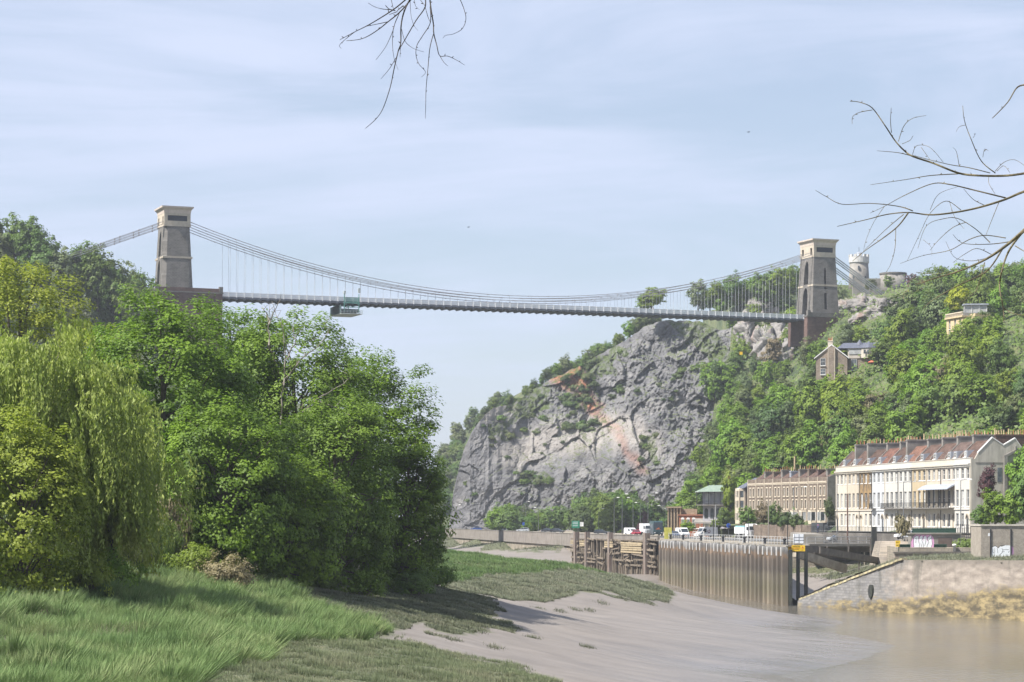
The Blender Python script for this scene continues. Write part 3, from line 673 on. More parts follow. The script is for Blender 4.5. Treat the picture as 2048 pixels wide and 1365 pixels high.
# chains: three on each side, of long eye-bar links, pins at the joints
ZS, ZM = 20.6, 1.1
def chain_z(u, k): return ZM + (ZS - ZM) * ((u - SPAN / 2) / (SPAN / 2)) ** 2 + (k - 1) * .78 + .3
NL = 32
for s in (-1, 1):
    for k in range(3):
        ch = empty('chain', (0, 0, 0)); ch.parent = bridge; y = s * (HWD - .75)
        us = [SPAN * (i + k / 3.0 * .999) / NL for i in range(NL)]
        us = [0.0] + [u for u in us if 2 < u < SPAN - 2] + [SPAN]
        for a, b_ in zip(us[:-1], us[1:]):
            pa, pb = Vector((a, y, chain_z(a, k))), Vector((b_, y, chain_z(b_, k)))
            mb = MB()
            for q in (-.13, .0, .13): mb.bar(pa + Vector((0, q, 0)), pb + Vector((0, q, 0)), .05, .14)
            mb.tube([pb + Vector((0, -.24, 0)), pb + Vector((0, .24, 0))], .17, 6)
            mb.build('chain_link', CHAINM, ch)
        # land chain down to the anchorage
        lc = empty('land_chain', (0, 0, 0)); lc.parent = bridge
        for (ua, za, ub, zb) in ((0, ZS + .3 + (k - 1) * .78, -34, 7.6 + (k - 1) * .6), (SPAN, ZS + .3 + (k - 1) * .78, SPAN + 44, -6.0 + (k - 1) * .75)):
            for i in range(6):
                f0, f1 = i / 6, (i + 1) / 6
                pa = Vector((ua + (ub - ua) * f0, y, za + (zb - za) * f0)); pb = Vector((ua + (ub - ua) * f1, y, za + (zb - za) * f1))
                mb = MB()
                for q in (-.15, .0, .15): mb.bar(pa + Vector((0, q, 0)), pb + Vector((0, q, 0)), .06, .24 if ua > 50 else .15)
                mb.tube([pb + Vector((0, -.28, 0)), pb + Vector((0, .28, 0))], .22, 6)
                mb.build('land_chain_link', LINKW if ua > 50 else CHAINM, lc)
rodmesh = MB().tube([(0, 0, 0), (0, 0, 1)], .042, 5).mesh('hanger_rod', RODM)
for i in range(1, NP_):
    u = D0 + i * PW
    if u < 6 or u > SPAN - 6: continue
    for s in (-1, 1):
        z1 = chain_z(u, i % 3); z0 = -1.7
        o = link_mesh('hanger_rod', rodmesh, bridge, (u, s * (HWD - .75), z0)); o.scale = (1, 1, z1 - z0)

# green travelling maintenance cradle hung from the deck
def on_bridge(u, v, z): return bridge_M @ Vector((u, v, z))
bpy.context.view_layer.update(); bridge_M = bridge.matrix_world.copy()
GRN = pm('cradle_green', (.16, .36, .30), (.10, .26, .22), scale=2, rough=.6); GRW = pm('cradle_white', (.55, .60, .58), rough=.6); NET = pm('cradle_netting', (.07, .11, .12), rough=.9)
uc = 53.6
cr_ = empty('maintenance_cradle', on_bridge(uc, 0, -2.6), 0, 'green steel maintenance cradle hung under and around the bridge deck', 'work platform'); cr_.rotation_euler = bridge.rotation_euler
mb = MB()
for x in (-2.3, 2.3):
    for y in (-HWD - 1, HWD + 1): mb.bar((x, y, -2.2), (x, y, 3.2), .22, .22)
mb.build('upright', GRN, cr_)
mb = MB()
for y in (-HWD - 1, HWD + 1):
    mb.bar((-2.6, y, .4), (2.6, y, .4), .2, .2); mb.bar((-2.4, y, .2), (0, y, -.9), .12, .12); mb.bar((2.4, y, .2), (0, y, -.9), .12, .12); mb.bar((-2.6, y, -.9), (2.6, y, -.9), .14, .14)
    for k in range(5): mb.bar((-2.3, y, .6 + k * .35), (2.3, y, .6 + k * .35), .08, .22)
mb.build('side_frame', GRN, cr_)
mb = MB()
mb.box(-3.4, 3.4, -HWD - 1.4, HWD + 1.4, -2.9, -2.7)
for z in (-2.3, -1.8):
    for y in (-HWD - 1.3, HWD + 1.3): mb.bar((-3.4, y, z), (3.4, y, z), .08, .08)
    for x in (-3.4, 3.4): mb.bar((x, -HWD - 1.3, z), (x, HWD + 1.3, z), .08, .08)
for y in (-HWD - 1.3, HWD + 1.3):
    for k in range(8): mb.bar((-3.4 + k * .97, y, -2.8), (-3.4 + k * .97, y, -1.75), .07, .07)
mb.build('platform', GRW, cr_)
mb = MB(); mb.box(-3.45, -3.3, -HWD - 1.3, HWD + 1.3, -2.7, -.2); mb.box(-3.3, 3.3, HWD + 1.25, HWD + 1.35, -2.7, -.3); mb.box(-3.0, 3.0, -HWD + 1, HWD - 1, -2.2, -1.2); mb.build('netting', NET, cr_)
mb = MB(); mb.box(-2.6, -1.9, -HWD - 1.3, -HWD - .7, 3.2, 4.0); mb.build('winch', GRW, cr_); mb = MB(); mb.box(2.0, 2.7, -HWD - 1.2, -HWD - .8, 3.6, 5.0); mb.build('winch', GRW, cr_)
# ================================================================== TREES AND PLANTS
rng = np.random.RandomState(3)
LG_BRIGHT = leaf_mat('leaf_spring_green', (0.11, 0.175, 0.022), (0.205, 0.3, 0.036), .34)
LG_SYC = leaf_mat('leaf_sycamore', (0.062, 0.115, 0.014), (0.178, 0.282, 0.028), .34, obj_var=.06, hue=.008)
LG_SYCY = leaf_mat('leaf_maple_yellowish', (0.09, 0.142, 0.02), (0.19, 0.27, 0.036), .34, obj_var=.06, hue=.008)
LG_MID = leaf_mat('leaf_mid_green', (0.08, 0.132, 0.03), (0.15, 0.222, 0.048), .30)
LG_DARK = leaf_mat('leaf_dark_green', (0.045, 0.082, 0.025), (0.095, 0.14, 0.04), .22)
LG_GREY = leaf_mat('leaf_grey_green', (0.092, 0.128, 0.05), (0.17, 0.2, 0.085), .28)
LG_LIME = leaf_mat('leaf_lime', (0.18, 0.235, 0.03), (0.32, 0.37, 0.055), .36, obj_var=.08)
LG_WILL = leaf_mat('leaf_willow', (0.19, 0.225, 0.045), (0.4, 0.42, 0.11), .34, obj_var=.05)
LG_COP = leaf_mat('leaf_copper', (0.075, 0.033, 0.042), (0.128, 0.063, 0.068), .25)
LG_BRN = leaf_mat('leaf_budding_brown', (0.150, 0.128, 0.068), (0.240, 0.203, 0.112), .25)
LG_GOLD = leaf_mat('leaf_golden', (0.315, 0.330, 0.030), (0.480, 0.450, 0.045), .36, obj_var=.05)
LG_BLOSSOM = leaf_mat('leaf_with_blossom', (0.120, 0.165, 0.060), (0.450, 0.450, 0.330), .25)
BARK = pm('bark', (.125, .105, .085), (.07, .058, .045), scale=2.5, stretch=(1, 1, .2), bump=.4)
BARKP = pm('bark_pale_dead', (.27, .24, .20), (.17, .15, .125), scale=2.5, bump=.3)
BARKL = pm('bark_lichen', (.17, .145, .085), (.085, .07, .042), scale=9, bump=.3)

def leaf_quads(C, N, S, r, aspect=.62):
    """rhombic leaves centred at C with normals N and half-length S"""
    n = len(C); N = N / (np.linalg.norm(N, axis=1, keepdims=True) + 1e-9)
    T = r.normal(size=(n, 3)); T -= N * (T * N).sum(1, keepdims=True); T /= (np.linalg.norm(T, axis=1, keepdims=True) + 1e-9); B = np.cross(N, T)
    S = np.asarray(S)[:, None]; dr = N * S * .25
    V = np.stack([C - T * S, C - B * S * aspect - dr, C + T * S, C + B * S * aspect - dr], 1).reshape(-1, 3)
    return V, np.arange(4 * n).reshape(-1, 4)
def rand_dirs(n, r):
    v = r.normal(size=(n, 3)); return v / np.linalg.norm(v, axis=1, keepdims=True)
def crown_arrays(seed, R, zc, nclump, per, leaf, clump, low=-.8, rough=.35, flat=.6, core=.35, up=.55, lobes=2.2, box=1.0):
    r = np.random.RandomState(seed); R = np.asarray(R, float)
    d = rand_dirs(nclump * 2, r); d = d[d[:, 2] > low][:nclump]; n = len(d)
    rad = (core + (1 - core) * r.rand(n) ** .55) * (1 + rough * fbm(d * lobes + seed * 3.7, 3, seed))
    db = np.sign(d) * np.abs(d) ** box; C = db * R * rad[:, None]
    cs = clump * r.uniform(.6, 1.35, n); k = per
    off = rand_dirs(n * k, r) * (r.rand(n * k, 1) ** .4); off[:, 2] *= flat
    cc = np.repeat(C, k, 0); lc = cc + off * np.repeat(cs, k)[:, None]
    lc[:, 2] -= .22 * np.repeat(cs, k) * (off[:, 0] ** 2 + off[:, 1] ** 2)
    out = cc / np.linalg.norm(cc, axis=1, keepdims=True)
    N = out * .62 + off * .75 + np.array([0, 0, up * .9]) + r.normal(0, .24, (n * k, 3))
    V, Fq = leaf_quads(lc + np.array([0, 0, zc]), N, leaf * r.uniform(.6, 1.25, n * k), r)
    return V, Fq, C + np.array([0, 0, zc])
def trunk_mesh(name, seed, targets, h, r0, nlimb, mat, crooked=.12, zfork=.35):
    r = random.Random(seed); mb = MB(); n = 7
    pts = [Vector((r.uniform(-1, 1) * crooked * h * .18 * (i / n), r.uniform(-1, 1) * crooked * h * .18 * (i / n), h * i / n - .4)) for i in range(n + 1)]
    mb.tube(pts, [r0 * (1 - .8 * i / n) * (1.5 if i == 0 else 1) for i in range(n + 1)], 8)
    ts = list(targets); r.shuffle(ts)
    for tpt in ts[:nlimb]:
        tpt = Vector(tpt); f = r.uniform(zfork, .85); k = f * n; i = int(k); p0 = pts[i].lerp(pts[min(i + 1, n)], k - i)
        if tpt.z < p0.z + .1: p0 = pts[max(1, int(n * .25))]
        mid = p0.lerp(tpt, .5) + Vector((r.uniform(-.4, .4), r.uniform(-.4, .4), r.uniform(.1, .08 * h)))
        rr = r0 * (1 - .75 * f) * .55
        mb.tube([p0, p0.lerp(mid, .5) + Vector((0, 0, .1)), mid, mid.lerp(tpt, .55) + Vector((r.uniform(-.2, .2), r.uniform(-.2, .2), .1)), tpt], [rr, rr * .8, rr * .6, rr * .4, rr * .12], 5)
    return mb.mesh(name, mat, True)

# ---------- shared crowns for the woods: unit trees about 10 m tall
WOOD = []
for i in range(12):
    rr = np.random.RandomState(100 + i)
    R = (3.5 * rr.uniform(.85, 1.15), 3.5 * rr.uniform(.85, 1.15), rr.uniform(3.6, 4.6)); zc = 5.6
    V, Fq, C = crown_arrays(200 + i, R, zc, 150, 26, .33, 1.0, low=-.92, rough=.85, lobes=1.5, core=.45)
    me = np_mesh('crown', V, Fq, None); me.materials.append(None)
    WOOD.append((me, trunk_mesh('trunk', 300 + i, [tuple(c) for c in C], 8.4, .26, 9, BARK)))
BUSH = []
for i in range(6):
    rr = np.random.RandomState(150 + i)
    V, Fq, C = crown_arrays(400 + i, (1.6, 1.6, 1.15), .85, 46, 24, .20, .55, low=-.55, rough=.5, lobes=1.8, core=.4)
    me = np_mesh('crown', V, Fq, None); me.materials.append(None)
    BUSH.append((me, trunk_mesh('stem', 500 + i, [tuple(c) for c in C], 1.2, .06, 7, BARK, zfork=.05)))
def plant(lib, k, loc, s, mat, name, label, cat, group, sz=None, rz=None):
    me, tm = lib[k % len(lib)]
    e = empty(name, loc, random.uniform(0, 6.28) if rz is None else rz, label, cat, group); e.scale = (s, s, sz or s)
    c = link_mesh('crown', me, e); c.material_slots[0].link = 'OBJECT'; c.material_slots[0].material = mat
    link_mesh(tm.name.split('.')[0], tm, e)
    return e

def march(px, py, zfun, d0, d1, step=3.0):
    """where the sight line through a pixel meets the ground"""
    px = np.asarray(px, float); py = np.asarray(py, float); hit = np.full(px.shape, np.nan)
    for D in np.arange(d0, d1, step):
        x = (px - CX) / F * D; z = CZ - (py - HY) / F * D
        g = zfun(x, np.full(px.shape, D)); h = (g >= z) & np.isnan(hit); hit[h] = D
        if not np.isnan(hit).any(): break
    return hit
def jitter_px(x0, x1, y0, y1, sx, sy, r):
    gx, gy = np.meshgrid(np.arange(x0, x1, sx), np.arange(y0, y1, sy)); gx = gx + (np.arange(gx.shape[0])[:, None] % 2) * sx / 2
    return (gx + r.uniform(-.42, .42, gx.shape) * sx).ravel(), (gy + r.uniform(-.42, .42, gy.shape) * sy).ravel()

def hill_z_mask(x, y):
    z = hill_z(x, y); return np.where(x < hill_x0(y), -50, z)
# what must stay in view on the hillside: (x0,y0,x1,y1, distance)
KEEP = [(1626, 684, 1748, 752, 668), (1886, 626, 1924, 690, 612), (1922, 600, 1976, 626, 625), (2002, 640, 2060, 692, 640), (1584, 470, 1676, 672, 822), (1664, 500, 1700, 560, 850), (1690, 520, 1745, 580, 860), (1740, 548, 1812, 592, 870), (1694, 486, 1812, 578, 1000),
        (1480, 640, 1600, 742, 835), (1690, 590, 1785, 650, 868), (1330, 960, 1410, 1062, 700), (1508, 590, 1600, 645, 880), (1190, 640, 1350, 1000, 990), (1470, 900, 1520, 960, 640)]
def blocked(px0, py0, px1, py1, D, slack=.15):
    for x0, y0, x1, y1, d in KEEP:
        if D < d + 4:
            w = min(px1, x1) - max(px0, x0); h = min(py1, y1) - max(py0, y0)
            if w > slack * 40 and h > slack * 40: return True
    return False
def region_mats(r, table):
    u = r.rand(); a = 0
    for w, m_, tone in table:
        a += w
        if u <= a: return m_, tone
    return table[-1][1:]
HILLT = [(.42, LG_BRIGHT, 'bright spring-green'), (.31, LG_MID, 'mid-green'), (.09, LG_DARK, 'dark green'), (.13, LG_GREY, 'grey-green'), (.03, LG_BRN, 'brownish budding'), (.02, LG_LIME, 'lime-green')]
gx, gy = jitter_px(1345, 2110, 560, 1060, 38, 29, rng)
hd = march(gx, gy, hill_z_mask, 470, 1080)
cnt = 0; HT = []
for px, py, D in zip(gx, gy, hd):
    if np.isnan(D): continue
    x = (px - CX) / F * D; z = float(hill_z(x, D))
    s = rng.uniform(.75, 1.25) * (1.0 if D < 760 else .85)
    if px < 1480 and 740 < py < 960: s *= 1.25
    if px > 1560 and D < 545: s *= .75
    k = rng.randint(12); w = 3.6 * s * F / D; top = HY - F * (z + 10 * s - CZ) / D; bot = HY - F * (z - CZ) / D
    if D < 520 and px < 1975: continue
    if 1470 < px < 1672 and D < 622: continue
    if blocked(px - w, top, px + w, bot, D): continue
    if top < np.interp(px, [1340, 1480, 1590, 1675, 1810, 1900, 2048], [640, 580, 530, 560, 560, 535, 508]): continue
    mat, tone = region_mats(rng, HILLT)
    HT.append((px, top, x, D, z, s, k, mat, tone, s * rng.uniform(.75, 1.3)))
LMK = [(1385, 'the stone colonnade'), (1420, 'the brick building'), (1455, 'the veranda house'), (1496, 'the corner house'), (1529, 'the left end of the brown terrace'), (1562, 'the fourth brown terrace house'), (1598, 'the sixth brown terrace house'), (1654, 'the right end of the brown terrace'), (1687, 'the left end of the white terrace'), (1740, 'the bare brown terrace house'), (1795, 'the middle of the white terrace'), (1854, 'the canopied balcony'), (1914, 'the white end house'), (1960, 'the big double gable'), (2300, 'the stone store')]
cols_ = {}
for t in HT: cols_.setdefault(next(nm for lim, nm in LMK if t[0] < lim), []).append(t)
for nm, ts in cols_.items():
    ts.sort(key=lambda t: -t[1])
    for q, (px, top, x, D, z, s, k, mat, tone, sz) in enumerate(ts):
        plant(WOOD, k, (x, D, z - 1.2 * s), s, mat, 'woodland_tree', f'{tone} tree, {ordw(q + 1)} up the wooded slope above {nm}', 'tree', 'trees of the right-hand wooded slope', sz=sz); cnt += 1
print('hill trees', cnt)
# left-hand slope behind the left tower
gx, gy = jitter_px(-60, 345, 470, 700, 30, 26, rng); hd = march(gx, gy, left_z, 470, 1050)
LEFTT = [(.35, LG_GREY, 'grey-green'), (.35, LG_MID, 'mid-green'), (.2, LG_DARK, 'dark green'), (.1, LG_BLOSSOM, 'pale blossoming')]
cnt = 0
for px, py, D in zip(gx, gy, hd):
    if np.isnan(D): continue
    x = (px - CX) / F * D; z = float(left_z(x, D)); s = rng.uniform(.6, 1.05); w = 3.6 * s * F / D; top = HY - F * (z + 10 * s - CZ) / D
    if px + w * .8 > 306 and top < 596: continue
    if top < np.interp(px, [0, 60, 100, 180, 250, 300], [440, 430, 470, 486, 525, 566]): continue
    mat, tone = region_mats(rng, LEFTT)
    plant(WOOD, rng.randint(12), (x, D, z - .3), s, mat, 'woodland_tree', f'{tone} tree, {ordw(cnt + 1)} counted down the wooded slope behind the left tower', 'tree', 'trees on the slope behind the left tower', sz=s * rng.uniform(.9, 1.2)); cnt += 1
for q, (px, top, D) in enumerate(sorted(((28, 436, 740), (62, 438, 735), (100, 482, 740), (175, 488, 742), (212, 508, 742), (245, 528, 744), (272, 545, 744), (292, 566, 744), (-10, 460, 735), (150, 498, 738), (195, 515, 735), (228, 535, 736), (258, 556, 735), (285, 580, 735), (120, 505, 730), (80, 480, 730)))):
    x = XZ(px, D); z = float(left_z(x, D)); h = ZP(top, D) - z; s = min(max(h / 9.6, .5), 1.6)
    plant(WOOD, rng.randint(12), (x, D, ZP(top, D) - 9.6 * s), s * .8, (LG_GREY, LG_MID)[rng.randint(2)], 'skyline_tree', f'skyline tree, {ordw(q + 1)} from the left edge before the left tower', 'tree', 'skyline trees left of the left tower', sz=s)
print('left trees', cnt)
# far hill beyond the cliff
far_n = 0
gx, gy = jitter_px(842, 1010, 810, 1050, 22, 20, rng); hd = march(gx, gy, far_z, 1190, 1700, 5)
for px, py, D in zip(gx, gy, hd):
    if np.isnan(D): continue
    x = (px - CX) / F * D; z = float(far_z(np.array(x), np.array(D))); s = rng.uniform(.75, 1.15)
    if HY - F * (z + 10 * s - CZ) / D < np.interp(px, [880, 905, 960, 1010], [845, 840, 800, 770]): continue
    far_n += 1
    plant(WOOD, rng.randint(12), (x, D, z - .3), s, (LG_GREY, LG_MID)[rng.randint(2)], 'woodland_tree', f'hazy tree, {ordw(far_n)} counted down the distant slope left of the cliff', 'tree', 'trees on the distant slope beyond the cliff')
# along the cliff top
CTT = [(.45, LG_MID, 'mid-green'), (.25, LG_GREY, 'grey-green'), (.2, LG_BRIGHT, 'bright spring-green'), (.1, LG_DARK, 'dark green')]
for q, px in enumerate(np.arange(935, 1330, 8.5)):
    p = px + rng.uniform(-5, 5); j = int(np.argmin(np.abs(cpx - p))); back = rng.uniform(2, 26); i = NR + 1
    b0 = CL_V[min(NR - 1 + int(rng.randint(2, 14)), len(CL_V) - 1), j]; s = rng.uniform(.35, .72) * np.interp(p, [935, 1060, 1130, 1330], [.55, .8, 1.15, 1.1])
    mat, tone = region_mats(rng, CTT)
    plant(WOOD, rng.randint(12), (b0[0], b0[1], b0[2] - .6), s, mat, 'clifftop_tree', f'{tone} tree, {ordw(q + 1)} from the left along the brow of the grey cliff', 'tree', 'trees along the cliff top', sz=s)
for i, (px, py, D, s, sz, mat, lab) in enumerate(((1303, 622, 1000, 1.5, .95, LG_BRIGHT, 'wide round tree above the deck on the cliff summit'), (1288, 626, 1004, .9, .75, LG_BRIGHT, 'left edge tree of the summit pair above the deck'), (1396, 622, 1010, 1.25, 1.2, LG_GREY, 'grey-green tree above the deck beside the summit tree'))):
    plant(WOOD, 3 + i, (XZ(px, D), D, ZP(py, D)), s, mat, 'summit_tree', lab, 'tree', None, sz=sz)
for q, px in enumerate(np.arange(1420, 1600, 12)):
    D = 1000 + rng.uniform(-15, 15); top = np.interp(px, [1420, 1470, 1540, 1600], [572, 548, 540, 520]) + rng.uniform(-3, 22); s = rng.uniform(.8, 1.15); x = XZ(px, D)
    plant(WOOD, rng.randint(12), (x, D, ZP(top, D) - 10 * s), s, (LG_BRIGHT, LG_MID)[rng.randint(2)], 'skyline_tree', f'ridge tree behind the hanger rods, {ordw(q + 1)} from the left', 'tree', 'ridge trees behind the right half of the deck')
for q, px in enumerate(np.arange(1822, 2075, 15)):
    D = 860 + rng.uniform(-40, 40); top = np.interp(px, [1822, 1860, 1900, 1960, 2048], [556, 535, 545, 548, 526]) + rng.uniform(-6, 20); s = rng.uniform(.85, 1.2); x = XZ(px, D); z = float(hill_z(x, D))
    mat = (LG_MID, LG_BRN, LG_BRIGHT, LG_GREY)[rng.randint(4)]
    plant(WOOD, rng.randint(12), (x, D, ZP(top, D) - 10 * s), s, mat, 'skyline_tree', f'skyline tree, {ordw(q + 1)} to the right of the round stone tower', 'tree', 'skyline trees right of the stone tower')
# under the cliff, along the road
ROADT = [(.5, LG_MID, 'mid-green'), (.3, LG_BRIGHT, 'bright green'), (.2, LG_DARK, 'dark green')]
for q, px in enumerate(np.sort(rng.uniform(985, 1335, 74))):
    D = rng.uniform(868, 945) if px < 1150 else rng.uniform(800, 920); top = np.interp(px, [985, 1010, 1060, 1110, 1180, 1240, 1290, 1335], [1015, 995, 1010, 990, 970, 960, 965, 985]) + rng.uniform(0, 48)
    s = max((ZP(top, D) - QZ) / 10, .4); mat, tone = region_mats(rng, ROADT)
    plant(WOOD, rng.randint(12), (XZ(px, D), D, QZ - 1.4 * s), min(s * 1.15, 1.25), mat, 'roadside_tree', f'{tone} tree, {ordw(q + 1)} from the left in the belt below the cliff', 'tree', 'roadside trees below the cliff', sz=s)
for px, py, D, s in ((1290, 1022, 800, .55), (1278, 1050, 790, .35)):
    plant(WOOD, 4, (XZ(px, D), D, QZ), s * .6, LG_COP, 'copper_tree', 'narrow dark copper-leaved tree by the road below the cliff' if s > .5 else 'small copper shrub beside the coach', 'tree', None, sz=s * (1.4 if s > .5 else 1))
# bushes clinging to the cliff
for k in range(170):
    g = GREENP[rng.randint(len(GREENP))]; q = np.array(g); px, py = q[:, 0].min() + rng.rand() * np.ptp(q[:, 0]), q[:, 1].min() + rng.rand() * np.ptp(q[:, 1])
    if k > 110: px, py = rng.uniform(930, 1420), rng.uniform(700, 1030)
    d = (ppx[:NR] - px) ** 2 + (ppy[:NR] - py) ** 2; j = np.unravel_index(d.argmin(), d.shape)
    if d[j] > 40: continue
    p = CL_V[j]; s = rng.uniform(.5, 1.25) * (1.15 if k <= 110 else .7)
    plant(BUSH, rng.randint(6), (p[0], p[1] - .1, p[2] - .5), s, (LG_MID, LG_GREY, LG_DARK)[rng.randint(3)], 'cliff_bush', 'small bush rooted on a ledge of the grey cliff face', 'bush', 'bushes on the cliff ledges')
# undergrowth covering the slopes between the trees
def undergrowth(zf, d0, d1, x0, x1, y0, y1, step, size, mat, name, label, r, keep=True):
    ux, uy = jitter_px(x0, x1, y0, y1, step, step, r); ud = march(ux, uy, zf, d0, d1, 4.0); ok = ~np.isnan(ud); ux, uy, ud = ux[ok], uy[ok], ud[ok]
    X = (ux - CX) / F * ud; Zg = zf(X, ud); C = np.stack([X, ud, Zg], -1); C = np.repeat(C, 5, 0) + r.normal(0, 1, (len(C) * 5, 3)) * np.array([1.2, 1.6, .6])
    C[:, 2] = zf(C[:, 0], C[:, 1]) + np.abs(r.normal(0, 1.5, len(C))) + .1; C = C[C[:, 2] > 5]
    N = np.stack([-.5 + r.normal(0, .5, len(C)), -.5 + r.normal(0, .5, len(C)), .7 + r.normal(0, .4, len(C))], -1)
    V, Fq = leaf_quads(C, N, r.uniform(.3, .75, len(C)) * size, r); o = link_mesh(name, np_mesh(name, V, Fq, mat)); tag(o, label, 'undergrowth', None, 'stuff')
undergrowth(hill_z_mask, 470, 1080, 1345, 2100, 570, 1040, 8.5, .85, LG_MID, 'hillside_undergrowth', 'green undergrowth covering the slope between the hillside trees', rng)
undergrowth(left_z, 470, 1050, -60, 345, 470, 720, 9, .85, LG_GREY, 'slope_undergrowth', 'green undergrowth between trees of the slope behind the left tower', rng)
undergrowth(far_z, 1190, 1700, 842, 1010, 790, 1060, 9, 1.2, LG_GREY, 'distant_undergrowth', 'hazy green cover of the distant slope beyond the cliff', rng)
# ---------- big trees on the left bank, each with its own crown
def big_tree(name, label, px, base_py, D, top_py, wpx, mat, seed, nclump=620, per=85, leaf=.155, clump=1.15, low=-.95, depth=.9, zlow=None, **kw):
    x = XZ(px, D); zb = float(bank_z(x, D)); zt = ZP(top_py, D); h = zt - zb; R = wpx / F * D / 2
    zl = 0.2 * h if zlow is None else zlow * h
    rz = (h - zl) / 2; zc = zl + rz
    V, Fq, C = crown_arrays(seed, (R, R * depth, rz), zc, nclump, per, leaf, clump, low=low, **kw)
    keepm = V.reshape(-1, 4, 3)[:, :, 2].min(1) > .05; Fq = Fq[keepm]
    e = empty(name, (x, D, zb), 0, label, 'tree')
    link_mesh('crown', np_mesh('crown', V, Fq, mat), e)
    link_mesh('trunk', trunk_mesh('trunk', seed, [tuple(c * np.array([.92, .92, .97])) for c in C], h * .86, .022 * h, 34, BARK), e)
    return e
SK = dict(rough=.27, lobes=3.0, core=.52, box=.85)
big_tree('sycamore_tree', 'broad bright-green sycamore below the left bridge tower', 332, 1160, 212, 592, 370, LG_SYC, 21, 820, 76, .17, 1.25, zlow=.02, **SK)
big_tree('sycamore_tree', 'tall sycamore filling the gap behind the thin maple', 462, 1160, 236, 610, 240, LG_SYC, 29, 420, 76, .17, 1.25, zlow=.3, **SK)
t2 = big_tree('maple_tree', 'thinly leaved yellowish maple with bare limbs showing in its crown', 585, 1165, 232, 636, 340, LG_SYCY, 22, 760, 70, .17, 1.2, zlow=.12, **SK)
big_tree('sycamore_tree', 'rightmost tall sycamore of the clump beside the mud', 735, 1160, 246, 690, 290, LG_SYC, 23, 760, 78, .17, 1.25, zlow=-.25, rough=.25, lobes=2.8, core=.55, box=1.0)
big_tree('sycamore_tree', 'dark low sycamore in front of the tallest one at the grass edge', 455, 1165, 200, 800, 270, LG_SYC, 24, 460, 80, .16, 1.15, zlow=-.03, **SK)
big_tree('maple_tree', 'yellow-green maple low in the middle of the clump', 672, 1168, 218, 770, 240, LG_SYCY, 25, 400, 78, .16, 1.15, zlow=-.03, **SK)
big_tree('sycamore_tree', 'low sycamore at the clump end overhanging the mud', 812, 1150, 240, 850, 165, LG_SYC, 26, 300, 78, .16, 1.1, zlow=-.05, **SK)
big_tree('sycamore_tree', 'low dark sycamore with skirts on the shaded turf', 575, 1172, 206, 905, 230, LG_SYC, 28, 340, 78, .16, 1.1, zlow=-.05, **SK)
big_tree('lime_tree', 'pale lime-green tree rising behind the willow at the frame edge', 40, 1130, 235, 498, 300, LG_LIME, 31, 520, 70, .16, 1.3, zlow=.1, **SK)
big_tree('lime_tree', 'yellow-green tree between the willow and the big sycamore', 190, 1140, 222, 655, 230, LG_LIME, 32, 380, 70, .16, 1.15, zlow=.05, **SK)
# bare and dead limbs seen inside the thin maple
r = random.Random(5); mb = MB(); D = 222
for pts in ([(560, 850), (566, 770), (572, 700), (560, 640), (545, 618)], [(566, 770), (600, 720), (640, 690), (665, 650)], [(585, 845), (630, 800), (680, 770), (705, 752)], [(630, 800), (660, 810), (700, 830)], [(540, 700), (538, 660), (540, 610)], [(538, 640), (524, 612)], [(538, 650), (556, 606)], [(600, 850), (620, 880), (612, 905)], [(572, 720), (590, 690), (588, 655)]):
    q_ = []
    for (xa, ya), (xb, yb) in zip(pts[:-1], pts[1:]): q_ += [(xa + (xb - xa) * t + r.uniform(-2.2, 2.2), ya + (yb - ya) * t + r.uniform(-2.2, 2.2)) for t in (0, .25, .5, .75)]
    q_.append(pts[-1]); P3 = [P(x, y, D + 3.5 + r.uniform(-.5, .5)) - Vector(t2.location) for x, y in q_]
    mb.tube(P3, [.085 * (1 - .8 * i / (len(P3) - 1)) for i in range(len(P3))], 5)
    for i in range(3, len(P3), 2): mb.tube([P3[i], P3[i] + Vector((r.uniform(-.7, .7), r.uniform(-.5, .5), r.uniform(.2, .8))), P3[i] + Vector((r.uniform(-1.2, 1.2), r.uniform(-.7, .7), r.uniform(.5, 1.5)))], [.03, .02, .008], 4)
mb.build('bare_limb', BARKP, t2)

